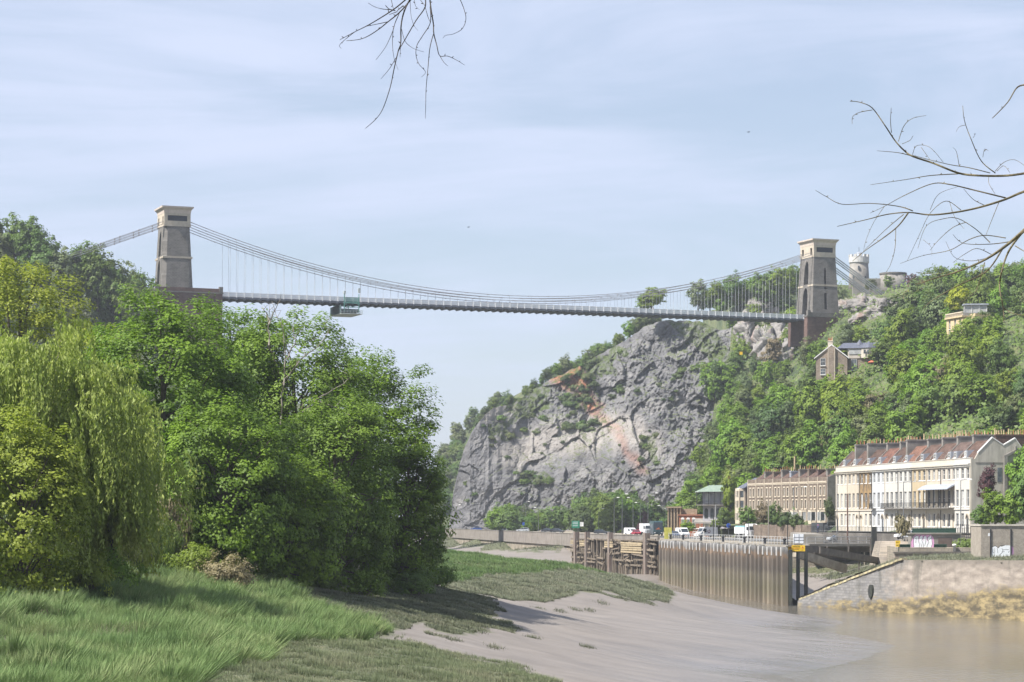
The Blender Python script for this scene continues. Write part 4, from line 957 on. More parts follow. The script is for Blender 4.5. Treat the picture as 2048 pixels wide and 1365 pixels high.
# ---------- weeping willow
def willow(name, label, px, D, top_py, wpx, seed, nstr, mat, hang=(2.5, 6.5)):
    r = np.random.RandomState(seed); x = XZ(px, D); zb = float(bank_z(x, D)); zt = ZP(top_py, D); h = zt - zb; R = wpx / F * D / 2
    e = empty(name, (x, D, zb), 0, label, 'tree')
    # shoots hang in bundles from a few dozen limb ends
    nb = max(30, nstr // 13); d = rand_dirs(nb * 3, r); d = d[d[:, 2] > -.15][:nb]; rad = (.42 + .62 * r.rand(len(d)) ** .7) * (1 + .5 * fbm(d * 2.3 + seed, 3, seed))
    LB = d * np.array([R, R * .9, h * .48]) * rad[:, None] + np.array([0, 0, h * .52]); j = r.randint(0, len(LB), nstr); n = nstr
    S0 = LB[j] + r.normal(0, 1, (n, 3)) * np.array([.62, .62, .34]); S0[:, 2] = np.maximum(S0[:, 2], .5)
    L = r.uniform(*hang, n) * r.uniform(.45, 1.0, len(LB))[j]; L = np.minimum(L, S0[:, 2] - .15); seg = 21
    tt = np.linspace(0, 1, seg); out = S0[:, :2] / (np.linalg.norm(S0[:, :2], axis=1, keepdims=True) + 1e-6)
    wx = r.normal(0, .35, (n, 1)); wy = r.normal(0, .35, (n, 1))
    CX_ = S0[:, 0:1] + out[:, 0:1] * (np.sqrt(tt) * .9)[None] + wx * tt[None] ** 2; CY_ = S0[:, 1:2] + out[:, 1:2] * (np.sqrt(tt) * .9)[None] + wy * tt[None] ** 2
    CZ_ = S0[:, 2:3] + .35 * np.sin(np.minimum(tt * 4, np.pi))[None] - L[:, None] * tt[None] ** 1.25
    C = np.stack([CX_, CY_, CZ_], -1).reshape(-1, 3); C = np.repeat(C, 3, 0) + r.normal(0, .10, (n * seg * 3, 3))
    C = C[C[:, 2] > .1]
    N = np.stack([r.normal(0, 1, len(C)), r.normal(0, 1, len(C)), np.abs(r.normal(0, .45, len(C)))], -1); N[:, :2] += C[:, :2] / R * .8
    k = len(C); T = np.stack([r.normal(0, .35, k), r.normal(0, .35, k), -np.ones(k)], -1); N /= np.linalg.norm(N, axis=1, keepdims=True)
    T -= N * (T * N).sum(1, keepdims=True); T /= np.linalg.norm(T, axis=1, keepdims=True); B = np.cross(N, T); s = r.uniform(.10, .22, k)[:, None]
    V = np.stack([C - T * s, C - B * s * .33, C + T * s, C + B * s * .33], 1).reshape(-1, 3)
    link_mesh('crown', np_mesh('crown', V, np.arange(4 * k).reshape(-1, 4), mat), e)
    link_mesh('trunk', trunk_mesh('trunk', seed, [tuple(p) for p in S0[:40]], h * .72, .035 * h, 26, BARK, crooked=.25, zfork=.3), e)
    return e
willow('weeping_willow', 'large yellow-green weeping willow at the left edge of the meadow', 85, 158, 655, 450, 41, 1650, LG_WILL, (3, 8.5))
willow('weeping_willow', 'smaller weeping willow leaning out beside the brown bush', 228, 166, 905, 150, 42, 420, LG_WILL, (2, 5))
# bright tree in front of the willow's foot
big_tree('field_maple', 'low bright-green tree at the foot of the large willow', 40, 1130, 150, 830, 260, LG_LIME, 33, 300, 70, .13, .85, zlow=-.02, **SK)
# shrubs at the meadow edge
TWIG = []
for i in range(6):
    V, Fq, C = crown_arrays(430 + i, (1.6, 1.6, 1.15), .85, 110, 42, .075, .42, low=-.55, rough=.7, lobes=2.2, core=.35)
    me = np_mesh('crown', V, Fq, None); me.materials.append(None)
    TWIG.append((me, trunk_mesh('stem', 530 + i, [tuple(c * 1.08) for c in C], 1.2, .05, 40, BARK, zfork=.05)))
def shrub(px, py, D, s, mat, label, k=0, sz=None, name='shrub'):
    x = XZ(px, D); return plant(TWIG, k, (x, D, float(bank_z(x, D)) - .1), s, mat, name, label, 'bush', None, sz=sz)
shrub(455, 1150, 186, 1.35, LG_BRN, 'dry brown twiggy bush at the meadow edge', 0, 1.25)
shrub(392, 1140, 188, 1.2, LG_BRIGHT, 'light green shrub left of the brown bush', 1, 1.5)
shrub(330, 1135, 190, .8, LG_MID, 'slim green sapling right of the smaller willow', 2, 2.2)
shrub(340, 1080, 196, 1.1, LG_BRN, 'tall grey-brown twiggy shrub behind the saplings', 3, 3.4)
shrub(265, 1128, 186, 1.0, LG_GREY, 'grey-green shrub under the smaller willow', 4, 1.6)
shrub(300, 1132, 189, .7, LG_MID, 'young leafy sapling between shrub and willow', 5, 2.0)
shrub(10, 1128, 160, 1.3, LG_BRIGHT, 'leafy shrub at the far left meadow edge', 2, 1.3)
shrub(120, 1128, 165, 1.2, LG_MID, 'green shrub beneath the large willow', 3, 1.2)
shrub(222, 1128, 160, 1.1, LG_BRIGHT, 'bright shrub hiding the foot of the smaller willow', 1, 1.7)
shrub(178, 1128, 156, 1.0, LG_LIME, 'yellow-green shrub between the two willows', 4, 1.5)
for i, (px, py, D) in enumerate(((520, 1165, 205), (640, 1168, 215), (735, 1165, 222), (830, 1155, 236), (875, 1140, 252))):
    shrub(px, py, D, 1.2, (LG_SYC, LG_MID)[i % 2], ('bush at the foot of the dark sycamore', 'bush below the yellow-green maple', 'bush among the skirts of the clump', 'bush at the shaded end of the clump', 'outermost bush of the tree clump beside the spit')[i], i, 1.3)

# ---------- grass of the banks: many single blades
def blades(C, H, W, lean, r, droop=.25):
    n = len(C); a = r.uniform(0, 2 * np.pi, n); b_ = r.uniform(0, 2 * np.pi, n)
    wdx, wdy = np.cos(a) * W / 2, np.sin(a) * W / 2; l = lean * r.rand(n) * H; dx, dy = np.cos(b_) * l, np.sin(b_) * l
    z0 = C[:, 2] - .03
    A = np.stack([C[:, 0] - wdx, C[:, 1] - wdy, z0], -1); B = np.stack([C[:, 0] + wdx, C[:, 1] + wdy, z0], -1)
    Tp = np.stack([C[:, 0] + dx, C[:, 1] + dy, z0 + H * (1 - droop * (l / (H + 1e-6)))], -1)
    V = np.stack([A, B, Tp], 1).reshape(-1, 3); return V, np.arange(n * 3).reshape(-1, 3)
def grass_mat(name, c1, c2, c3, trans=.25):
    m, nt, b = new_mat(name); L = nt.links; geo = nnode(nt, 'ShaderNodeNewGeometry')
    n1 = nnode(nt, 'ShaderNodeTexNoise', Scale=.28, Detail=5, Roughness=.6); L.new(geo.outputs['Position'], n1.inputs['Vector'])
    n2_ = nnode(nt, 'ShaderNodeTexNoise', Scale=5.0, Detail=2); L.new(geo.outputs['Position'], n2_.inputs['Vector'])
    a = nnode(nt, 'ShaderNodeMath', operation='MULTIPLY_ADD'); L.new(n2_.outputs['Fac'], a.inputs[0]); a.inputs[1].default_value = .7; L.new(n1.outputs['Fac'], a.inputs[2])
    rp = nnode(nt, 'ShaderNodeValToRGB'); e = rp.color_ramp.elements; e[0].position = .62; e[0].color = (*c1, 1); e[1].position = 1.0; e[1].color = (*c3, 1); k = e.new(.82); k.color = (*c2, 1)
    L.new(a.outputs[0], rp.inputs[0])
    tp_ = nnode(nt, 'ShaderNodeAttribute', attribute_name='tip'); mt = nnode(nt, 'ShaderNodeMapRange'); mt.inputs[3].default_value = .30; mt.inputs[4].default_value = 1.25; L.new(tp_.outputs['Fac'], mt.inputs[0])  # blade feet darkened in the colour: painted shade in the gaps between tussocks
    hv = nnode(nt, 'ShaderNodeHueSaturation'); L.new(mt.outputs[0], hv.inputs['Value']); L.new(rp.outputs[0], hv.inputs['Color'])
    L.new(hv.outputs[0], b.inputs['Base Color']); b.inputs['Roughness'].default_value = .6; b.inputs['Specular IOR Level'].default_value = .25
    tr = nnode(nt, 'ShaderNodeBsdfTranslucent'); L.new(hv.outputs[0], tr.inputs[0]); ms = nnode(nt, 'ShaderNodeMixShader'); ms.inputs[0].default_value = trans
    L.new(b.outputs[0], ms.inputs[1]); L.new(tr.outputs[0], ms.inputs[2]); L.new(ms.outputs[0], nt.nodes['Material Output'].inputs['Surface']); return m
GR_LUSH = grass_mat('grass_lush', (.100, .170, .055), (.180, .275, .090), (.27, .325, .135))
GR_MARSH = grass_mat('grass_marsh', (.140, .175, .088), (.210, .245, .130), (.275, .28, .170))
GR_LOW = grass_mat('plants_low', (0.11, 0.13, 0.078), (0.17, 0.19, 0.115), (0.23, 0.23, 0.155))
GR_SPIT = grass_mat('grass_spit', (0.1, 0.175, 0.055), (0.15, 0.235, 0.08), (0.2, 0.26, 0.11))
GR_PALE = grass_mat('grass_pale', (0.16, 0.185, 0.115), (0.235, 0.255, 0.165), (0.31, 0.31, 0.22))
GR_DRY = grass_mat('grass_dry', (0.22, 0.185, 0.13), (0.32, 0.27, 0.19), (0.4, 0.34, 0.25))
gr = np.random.RandomState(17)
def grass_obj(name, V, f, mat, label, cat):
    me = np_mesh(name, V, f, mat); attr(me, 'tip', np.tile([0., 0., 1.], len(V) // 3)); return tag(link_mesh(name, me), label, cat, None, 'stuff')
# candidates uniform over the ground, kept more densely near the viewer
def cand(n, x0f, x1f, y0, y1):
    y = y0 + (y1 - y0) * gr.rand(n) ** 1.25; x = gr.uniform(x0f, x1f, n) * y
    z = bank_z0(x, y); return x, y, z
def emit(name, label, cat, cls_id, n, rngs, Hf, Wf, lean, mat, x0f=-.235, x1f=.09):
    x, y, z = cand(n, x0f, x1f, *rngs); c = veg_class(x, y, z); k = c == cls_id; x, y = x[k], y[k]; z = bank_z(x, y)
    tuft = .6 * n2(x, y, 2.4, 2, 15) + .7 * n2(x, y, .9, 2, 61)                       # tussocks: taller and thicker here and there
    keep = gr.rand(len(x)) < np.clip(.62 + tuft * .9, .18, 1); x, y, z, tuft = x[keep], y[keep], z[keep], tuft[keep]
    H = Hf(x, y, tuft) * gr.uniform(.6, 1.2, len(x)); W = Wf * y / 130 * gr.uniform(.7, 1.3, len(x))
    V, f = blades(np.stack([x, y, z], -1), H, W, lean, gr); return grass_obj(name, V, f, mat, label, cat)
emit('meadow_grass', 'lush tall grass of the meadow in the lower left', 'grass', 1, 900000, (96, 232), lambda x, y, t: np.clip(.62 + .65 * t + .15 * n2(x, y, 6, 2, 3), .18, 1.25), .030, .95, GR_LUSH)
emit('marsh_grass', 'short pale marsh grass along the near mud edge', 'grass', 2, 450000, (96, 200), lambda x, y, t: np.clip(.26 + .28 * t, .08, .55), .030, .6, GR_MARSH, -.13, .05)
emit('marsh_plants', 'low grey-green plants creeping over the mud below the trees', 'plants', 3, 420000, (150, 272), lambda x, y, t: np.clip(.24 + .3 * t, .08, .5), .04, .8, GR_LOW, -.11, .02)
emit('spit_grass', 'bright green grass along the crest of the spit', 'grass', 4, 600000, (236, 415), lambda x, y, t: np.clip(.42 + .3 * t, .2, .7), .035, .6, GR_SPIT, -.06, .06)
emit('spit_sedge', 'pale grey-green sedge on the sloping side of the spit', 'grass', 5, 700000, (236, 358), lambda x, y, t: np.clip(.34 + .3 * t, .12, .6), .03, .7, GR_PALE, -.05, .075)
emit('far_bank_grass', 'dull grass on the far bank below the road wall', 'grass', 6, 90000, (540, 950), lambda x, y, t: np.clip(.5 + .5 * t, .2, 1.0), .03, .6, GR_LOW, -.04, .04)
# dry tussocks and dead stalks in the meadow
dx = []
for (px, py, D, n) in ((95, 1240, 138, 260), (140, 1235, 140, 200), (180, 1260, 134, 120), (250, 1280, 131, 240), (270, 1275, 131, 150), (30, 1140, 170, 160), (95, 1165, 160, 120), (470, 1315, 122, 260), (450, 1330, 118, 200), (520, 1262, 150, 160), (600, 1268, 160, 200), (640, 1275, 164, 160), (250, 1160, 168, 120), (330, 1360, 107, 120)):
    x, y = XZ(px, D) + gr.normal(0, .55, n), D + gr.normal(0, 1.2, n); dx.append(np.stack([x, y, bank_z(x, y)], -1))
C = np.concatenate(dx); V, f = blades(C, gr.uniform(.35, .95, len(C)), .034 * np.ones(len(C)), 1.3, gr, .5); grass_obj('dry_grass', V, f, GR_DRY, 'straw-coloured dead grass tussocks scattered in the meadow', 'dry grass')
# long-bladed green tussocks standing proud of the meadow
x, y, z = cand(2600, -.235, .03, 98, 215); c = veg_class(x, y, z); kk = (c == 1) & (n2(x, y, 9, 2, 44) > -.25); x, y = x[kk], y[kk]; nb = 95; n = len(x)
a0 = gr.uniform(0, 2 * np.pi, (n, nb)); rr = .42 * np.sqrt(gr.rand(n, nb)) * gr.uniform(.6, 1.5, (n, 1)); hh = gr.uniform(.6, 1.35, (n, 1)) * gr.uniform(.55, 1.1, (n, nb))
bx, by = x[:, None] + rr * np.cos(a0), y[:, None] + rr * np.sin(a0); bz = bank_z(x, y)[:, None] + 0 * bx; out = rr * 1.6 + .14; wind = .34 * hh
A_ = np.stack([bx - .028, by, bz - .1], -1); B_ = np.stack([bx + .028, by, bz - .1], -1); T_ = np.stack([bx + out * np.cos(a0) + wind, by + out * np.sin(a0), bz + hh * (1 - .25 * rr)], -1)
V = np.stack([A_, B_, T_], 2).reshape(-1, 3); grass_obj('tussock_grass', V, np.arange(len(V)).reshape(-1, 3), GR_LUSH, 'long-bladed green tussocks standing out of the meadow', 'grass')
# small plant clumps dotted over the mud
dx = []
for (px, py, D) in ((1065, 1263, 215), (1180, 1220, 285), (1150, 1209, 283), (1120, 1207, 278), (1030, 1240, 222), (870, 1258, 195), (960, 1270, 203), (905, 1282, 185), (1080, 1215, 270), (1010, 1250, 214), (1205, 1206, 296), (1330, 1206, 322), (1300, 1210, 310), (990, 1285, 190), (1175, 1275, 218)):
    n = 120; x, y = XZ(px, D) + gr.normal(0, .35, n), D + gr.normal(0, 1.1, n); dx.append(np.stack([x, y, bank_z(x, y)], -1))
C = np.concatenate(dx); V, f = blades(C, gr.uniform(.15, .45, len(C)), np.full(len(C), .06), .8, gr); grass_obj('mud_plants', V, f, GR_LOW, 'small plant clumps dotted over the bare mud', 'plants')
stalkm = MB().tube([(0, 0, 0), (.03, .01, .5), (.02, 0, 1)], [.014, .011, .006], 4).mesh('dead_stalk', pm('stalk', (.42, .36, .24)))
for i, (px, D, h) in enumerate(((40, 106, .6), (102, 107, .95), (252, 108, .6), (300, 109, .55), (310, 111, .95))):
    x = XZ(px, D); o = link_mesh('dead_stalk', stalkm, None, (x, D, float(bank_z(x, D)) - .05)); o.scale = (1, 1, h); o.rotation_euler = (0, random.uniform(-.15, .25), 0)
    tag(o, f'thin straw-coloured dead stalk, {ordw(i + 1)} from the left at the bottom edge', 'stalk', 'dead stalks at the bottom edge')
# ================================================================== BUILDINGS
GLASS = pm('window_glass', (.10, .115, .13), (.03, .035, .04), scale=.7, rough=.12, spec=.6, per_obj=.5)
GLASSB = pm('window_with_blind', (.50, .50, .48), (.30, .31, .32), scale=.6, rough=.25, per_obj=.3)
WHITE = pm('white_paint', (.70, .69, .67), (.58, .57, .55), scale=1.2, rough=.6)
CREAM = pm('cream_paint', (.66, .59, .47), (.55, .48, .37), scale=1.0, rough=.7)
BLACKI = pm('black_iron', (.035, .036, .04), rough=.5)
TERRA = pm('terracotta', (.40, .17, .085), (.30, .13, .07), scale=3, per_obj=.25)
POTC = pm('buff_pot', (.56, .44, .27), (.44, .33, .20), scale=3, per_obj=.2)
GREYR = pm('grey_render', (.25, .235, .215), (.16, .15, .135), scale=.7, bump=.2)
LEAD = pm('lead_sheet', (.34, .37, .42), (.26, .28, .32), scale=1, rough=.5)
SLATE = pm('slate', (.105, .115, .15), (.075, .08, .105), scale=1.2, rough=.6, stretch=(.4, 1, 1))
def render_mat(name, base, streak=.72):
    """painted stucco: streaked and stained down the face"""
    return pm(name, base, tint(base, streak), scale=.55, detail=8, rough=.85, stretch=(2.2, 2.2, .5), lo=.30, hi=.62, bump=.08)
def roof_mat(name, c):
    return stone_mat(name, c, tint(c, .72), tint(c, .5), .34, .30, .02, bump=.5, rough=.85, grime=.4, gscale=.8)
ST = {'white': render_mat('stucco_white', (0.533, 0.516, 0.477), .84), 'cool': render_mat('stucco_cool_white', (0.516, 0.533, 0.55), .87), 'cream': render_mat('stucco_cream', (0.533, 0.49, 0.417), .86), 'sand': render_mat('stucco_sand', (0.49, 0.43, 0.344), .84),
      'ochre': render_mat('stucco_ochre', (0.464, 0.378, 0.249), .80), 'pink': render_mat('stucco_pink_beige', (0.49, 0.439, 0.378), .87), 'bare': pm('bare_weathered_stone', (.33, .22, .105), (.09, .075, .06), scale=.9, detail=9, stretch=(1.6, 1.6, .8), lo=.38, hi=.6, bump=.4),
      'gable': render_mat('gable_render', (.44, .41, .35), .66)}
RF = {'brown': roof_mat('tile_brown', (.140, .090, .072)), 'dark': roof_mat('tile_dark_brown', (.115, .075, .06)), 'red': roof_mat('tile_red', (.195, .10, .075)), 'orange': roof_mat('tile_orange', (.22, .12, .088)), 'grey': roof_mat('tile_grey_brown', (.15, .105, .09))}

_wm = {}
def win_meshes(w, h, bars, fm):
    key = (w, h, bars, fm.name)
    if key in _wm: return _wm[key]
    f = MB(); t = .07
    f.box(0, w, .10, .18, 0, t); f.box(0, w, .10, .18, h - t, h); f.box(0, t, .10, .18, t, h - t); f.box(w - t, w, .10, .18, t, h - t)
    f.box(t, w - t, .09, .15, h * .5 - .03, h * .5 + .03)
    if bars: f.box(w / 2 - .02, w / 2 + .02, .12, .16, t, h - t)
    p = MB().box(t, w - t, .17, .20, t, h - t); s = MB().box(-.10, w + .10, -.12, .10, -.14, -.01)
    _wm[key] = (f.mesh('window', fm), p, s); return _wm[key]
_pm = {}
def window(parent, x, y, z, w, h, fm=None, sill=None, bars=True, blind=.25, r=random):
    fm = fm or WHITE; sill = sill or WHITE
    f, p, s = win_meshes(w, h, bars, fm)
    o = link_mesh('window', f, parent, (x, y, z)); g = GLASSB if r.random() < blind else GLASS
    k = (w, h, g.name, sill.name)
    if k not in _pm: _pm[k] = (p.mesh('pane', g), s.mesh('sill', sill))
    link_mesh('pane', _pm[k][0], o); link_mesh('sill', _pm[k][1], o)
    return o
potm = MB().lathe([(.17, 0), (.14, .15), (.12, .8), (.17, .84), (.17, .95)], 8).mesh('chimney_pot', TERRA); potc = MB().lathe([(.18, 0), (.15, .2), (.13, 1.0), (.19, 1.05), (.19, 1.2)], 8).mesh('chimney_pot', POTC)
def chimney(parent, x0, x1, y0, y1, z0, z1, mat, npot, r, along='y', buff=.4):
    mb = MB(); mb.box(x0, x1, y0, y1, z0, z1); mb.box(x0 - .09, x1 + .09, y0 - .09, y1 + .09, z1 - .28, z1 - .08)
    c = mb.build('chimney', mat, parent)
    for k in range(npot):
        f = (k + .5) / npot; x, y = ((x0 + x1) / 2, y0 + (y1 - y0) * f) if along == 'y' else (x0 + (x1 - x0) * f, (y0 + y1) / 2)
        o = link_mesh('chimney_pot', potc if r.random() < buff else potm, c, (x, y, z1)); o.scale = (.75, .75, r.uniform(.45, .9))
    return c

# ---------------- white terrace: ten houses
WT_L, WT_R, NH = Vector((65.8, 508, 11.6)), Vector((79.2, 430, 11.6)), 10
wdir = (WT_R - WT_L); WLEN = wdir.length; WRZ = math.atan2(wdir.y, wdir.x); HW = WLEN / NH
WSPEC = [('cream', 'cream', 'brown', 'cream-white terrace house at the far end of the white row', 3), ('sand', 'cream', 'brown', 'terrace house with a sand-coloured middle between white floors', 3), ('bare', 'cream', 'dark', 'terrace house with bare brown stained stone upper floors', 3),
         ('cool', 'cool', 'red', 'cool white terrace house right of the bare brown one', 3), ('white', 'white', 'dark', 'white terrace house with the short black balcony', 3), ('white', 'cream', 'orange', 'off-white terrace house beneath the bright orange roof', 3),
         ('ochre', 'cream', 'brown', 'terrace house with ochre top floor left of the canopy', 3), ('sand', 'cream', 'brown', 'pale ochre terrace house under the left half of the balcony canopy', 3), ('pink', 'cream', 'grey', 'pinkish beige terrace house under the right half of the canopy', 3),
         ('white', 'white', 'brown', 'bright white end house of the terrace with the big double gable', 3)]
rw_ = random.Random(9)
SEC = [(.30, 12.35), (.9, 13.4), (3.5, 16.0), (5.5, 14.7), (7.6, 15.9), (10, 12.6)]
for i, (up, lo, rf, lab, nw) in enumerate(WSPEC):
    pos = WT_L + wdir * (i / NH)
    hs = empty('terrace_house', pos, WRZ, lab, 'house', 'houses of the white terrace')
    W = HW - .02; y0 = -.35 if i == NH - 1 else 0.0
    xs1 = [W * (k + .5) / 3 - .72 for k in range(3)]; ww = 1.44
    top = [(x, x + ww, 9.35, 11.15) for x in xs1]; mid = [(x, x + ww, 4.55, 7.45) for x in xs1]
    gw = [(x, x + ww, 1.0, 3.35) for x in (xs1[:2] if i % 2 or i > 5 else xs1[1:])]; dx_ = (xs1[2] if i % 2 or i > 5 else xs1[0]); door = (dx_ - .05, dx_ + 1.05, 0, 3.2)
    mb = MB(); cut_wall(mb, 0, W, 4.1, 12.0, top + mid, lambda a, b_, c, d: mb.box(a, b_, y0, y0 + .4, c, d)); mb.build('upper_wall', ST[up], hs)
    mb = MB(); cut_wall(mb, 0, W, 0, 4.1, gw + [door], lambda a, b_, c, d: mb.box(a, b_, y0, y0 + .4, c, d))
    mb.build('ground_wall', ST[lo], hs)
    mb = MB(); mb.box(-.01, W + .01, y0 - .16, y0 + .0, 3.95, 4.2); mb.build('string_course', ST[lo], hs)
    mb = MB(); mb.box(0, W, y0 - .38, y0 - .002, 11.75, 12.0); mb.box(0, W, y0 - .22, y0 - .002, 11.45, 11.75); mb.box(0, W, y0, y0 + .4, 12.0, 12.85); mb.box(0, W, y0 - .08, y0 + .46, 12.85, 12.95); mb.build('cornice_and_parapet', ST['cream' if up not in ('white', 'cool') else 'white'], hs)
    mb = MB(); mb.box(.02, W - .02, .45, 9.9, 0, 12.3); mb.build('house_body', GREYR, hs)
    for h in top: window(hs, h[0], y0 + .06, h[2], ww, 1.8, blind=.2, r=rw_)
    for h in mid: window(hs, h[0], y0 + .06, h[2], ww, 2.9, blind=.25, r=rw_)
    for h in gw: window(hs, h[0], y0 + .06, h[2], ww, 2.35, blind=.3, r=rw_)
    d = MB().box(door[0] + .05, door[1] - .05, y0 + .18, y0 + .26, 0, 2.4).build('door', (BLACKI, WHITE, CREAM)[i % 3], hs)
    k = MB(); a = [(door[0] + .55 + .5 * math.cos(math.pi * t / 8), 2.45 + .7 * math.sin(math.pi * t / 8)) for t in range(9)]; k.prism(a, 1, y0 + .2, y0 + .24); k.build('fanlight', GLASS, d)
    k = MB(); n = 10
    for t in range(n):
        a0, a1 = math.pi * t / n, math.pi * (t + 1) / n; q = []
        for (rr, aa) in ((.62, a0), (.82, a0), (.82, a1), (.62, a1)): q.append((door[0] + .55 + rr * math.cos(aa), 2.4 + (rr + .12) * math.sin(aa)))
        k.prism(q, 1, y0 - .12, y0 - .003)
    k.build('door_hood', pm('stone_hood', (.42, .36, .28)) if i == 0 else bpy.data.materials['stone_hood'], hs)
    # roof between party walls, dormers, stack on the party wall
    mb = MB(); sec = SEC if i < NH - 1 else [(a, c) for a, c in SEC]; mb.prism(sec + [(10, 12.2), (.3, 12.2)], 0, .16, W - .16); rfo = mb.build('roof', RF[rf], hs)
    nd = 2 if i in (8,) else 1
    for q in range(nd):
        x = (W * .25 + q * W * .4) if nd == 2 else W * (.30 if i % 2 else .42)
        dm = MB(); dm.prism([(.55, 12.9), (.55, 14.25), (2.6, 14.45), (1.0, 13.0)], 0, x, x + 1.5); do = dm.build('dormer', LEAD, rfo)
        window(rfo, x + .2, .33, 13.15, 1.1, .95, blind=.1, r=rw_)
    mb = MB(); mb.prism([(a, c + .22) for a, c in SEC] + [(10, 12.0), (.3, 12.0)], 0, -.15, .13); mb.build('party_wall', GREYR, hs)
    tall = (i < 3) or i == 5
    if i > 0: chimney(rfo, -.42, .42, 1.6 if tall else 3.0, 5.4 if tall else 8.6, 13.2, 17.3 if tall else 17.2, (GREYR, RF['brown'] if i in (6,) else GREYR)[i % 2], 5 if tall else 9, rw_, buff=.35 if i < 5 else .6)
    dp = MB().tube([(W - .05, y0 - .1, 0), (W - .05, y0 - .1, 11.4)], .06, 5).build('downpipe', BLACKI if i % 3 else CREAM, hs)
    # first-floor ironwork
    def railing(x0, x1, proj_, full):
        mb = MB(); mb.box(x0, x1, y0 - proj_, y0 - .003, 4.22, 4.36); mb.build('balcony_floor', GREYR, hs)
        mb = MB(); nb = int((x1 - x0) / (.16 if full else .3))
        for z in (4.5, 5.35): mb.bar((x0, y0 - proj_ + .05, z), (x1, y0 - proj_ + .05, z), .05, .05)
        for t in range(nb + 1): x = x0 + (x1 - x0) * t / nb; mb.bar((x, y0 - proj_ + .05, 4.36), (x, y0 - proj_ + .05, 5.35), .028, .028)
        mb.build('balcony_railing', BLACKI, hs)
    if i == 3: railing(.3, 2.8, .8, True)
    if i == 4: railing(.1, W + .1, 1.0, True)
    if i in (5, 6): railing(0, W, 1.1, False)
    if i in (7, 8):
        railing(0, W, 1.5, True)
        mb = MB(); mb.prism([(y0 - .02, 8.55), (y0 - .02, 8.40), (y0 - 1.75, 7.55), (y0 - 1.75, 7.65), (y0 - .9, 8.25)], 0, -.05 if i == 7 else .0, W + (.0 if i == 7 else .05)); mb.build('balcony_canopy', LEAD, hs)
        for t in range(4): x = .1 + (W - .2) * t / 3; MB().bar((x, y0 - 1.45, 4.3), (x, y0 - 1.45, 7.6), .09, .09).build('canopy_post', BLACKI, hs)
    if i == NH - 1:
        mb = MB(); mb.prism([(y0 + .02, 0), (y0 + .02, 12.8)] + [(a, c + .30) for a, c in SEC] + [(10.3, 12.4), (10.3, 0)], 0, W - .12, W + .30); mb.build('gable_wall', ST['gable'], hs)
        mb = MB()
        for (a, c), (e_, g_) in zip(SEC[1:-1], SEC[2:]): mb.prism([(a, c + .305), (e_, g_ + .305), (e_, g_ + .5), (a, c + .5)], 0, W - .2, W + .38)
        mb.build('gable_coping', WHITE, hs)
        mb = MB(); mb.box(W + .30, W + .75, 5.5, 6.1, 0, 13.3); mb.bar((W + .5, 5.8, 13.2), (W + .5, 7.6, 14.1), .45, .4); mb.tube([(W + .5, 7.6, 14.0), (W + .5, 7.6, 14.9)], .22, 8); mb.build('flue_duct', GREYR, hs)
        mb = MB(); mb.box(W + .302, W + .36, 4.4, 5.2, 8.7, 11.2); mb.box(W + .302, W + .36, 7.0, 7.8, 8.2, 9.0); mb.build('gable_window', GLASS, hs)
        mb = MB(); mb.box(W + .31, W + .37, .4, 9.8, 12.0, 12.12); mb.build('gable_string', GREYR, hs)
        chimney(rfo, W - 1.6, W - .9, 4.6, 9.9, 13.5, 17.0, RF['brown'], 12, rw_, buff=.75)

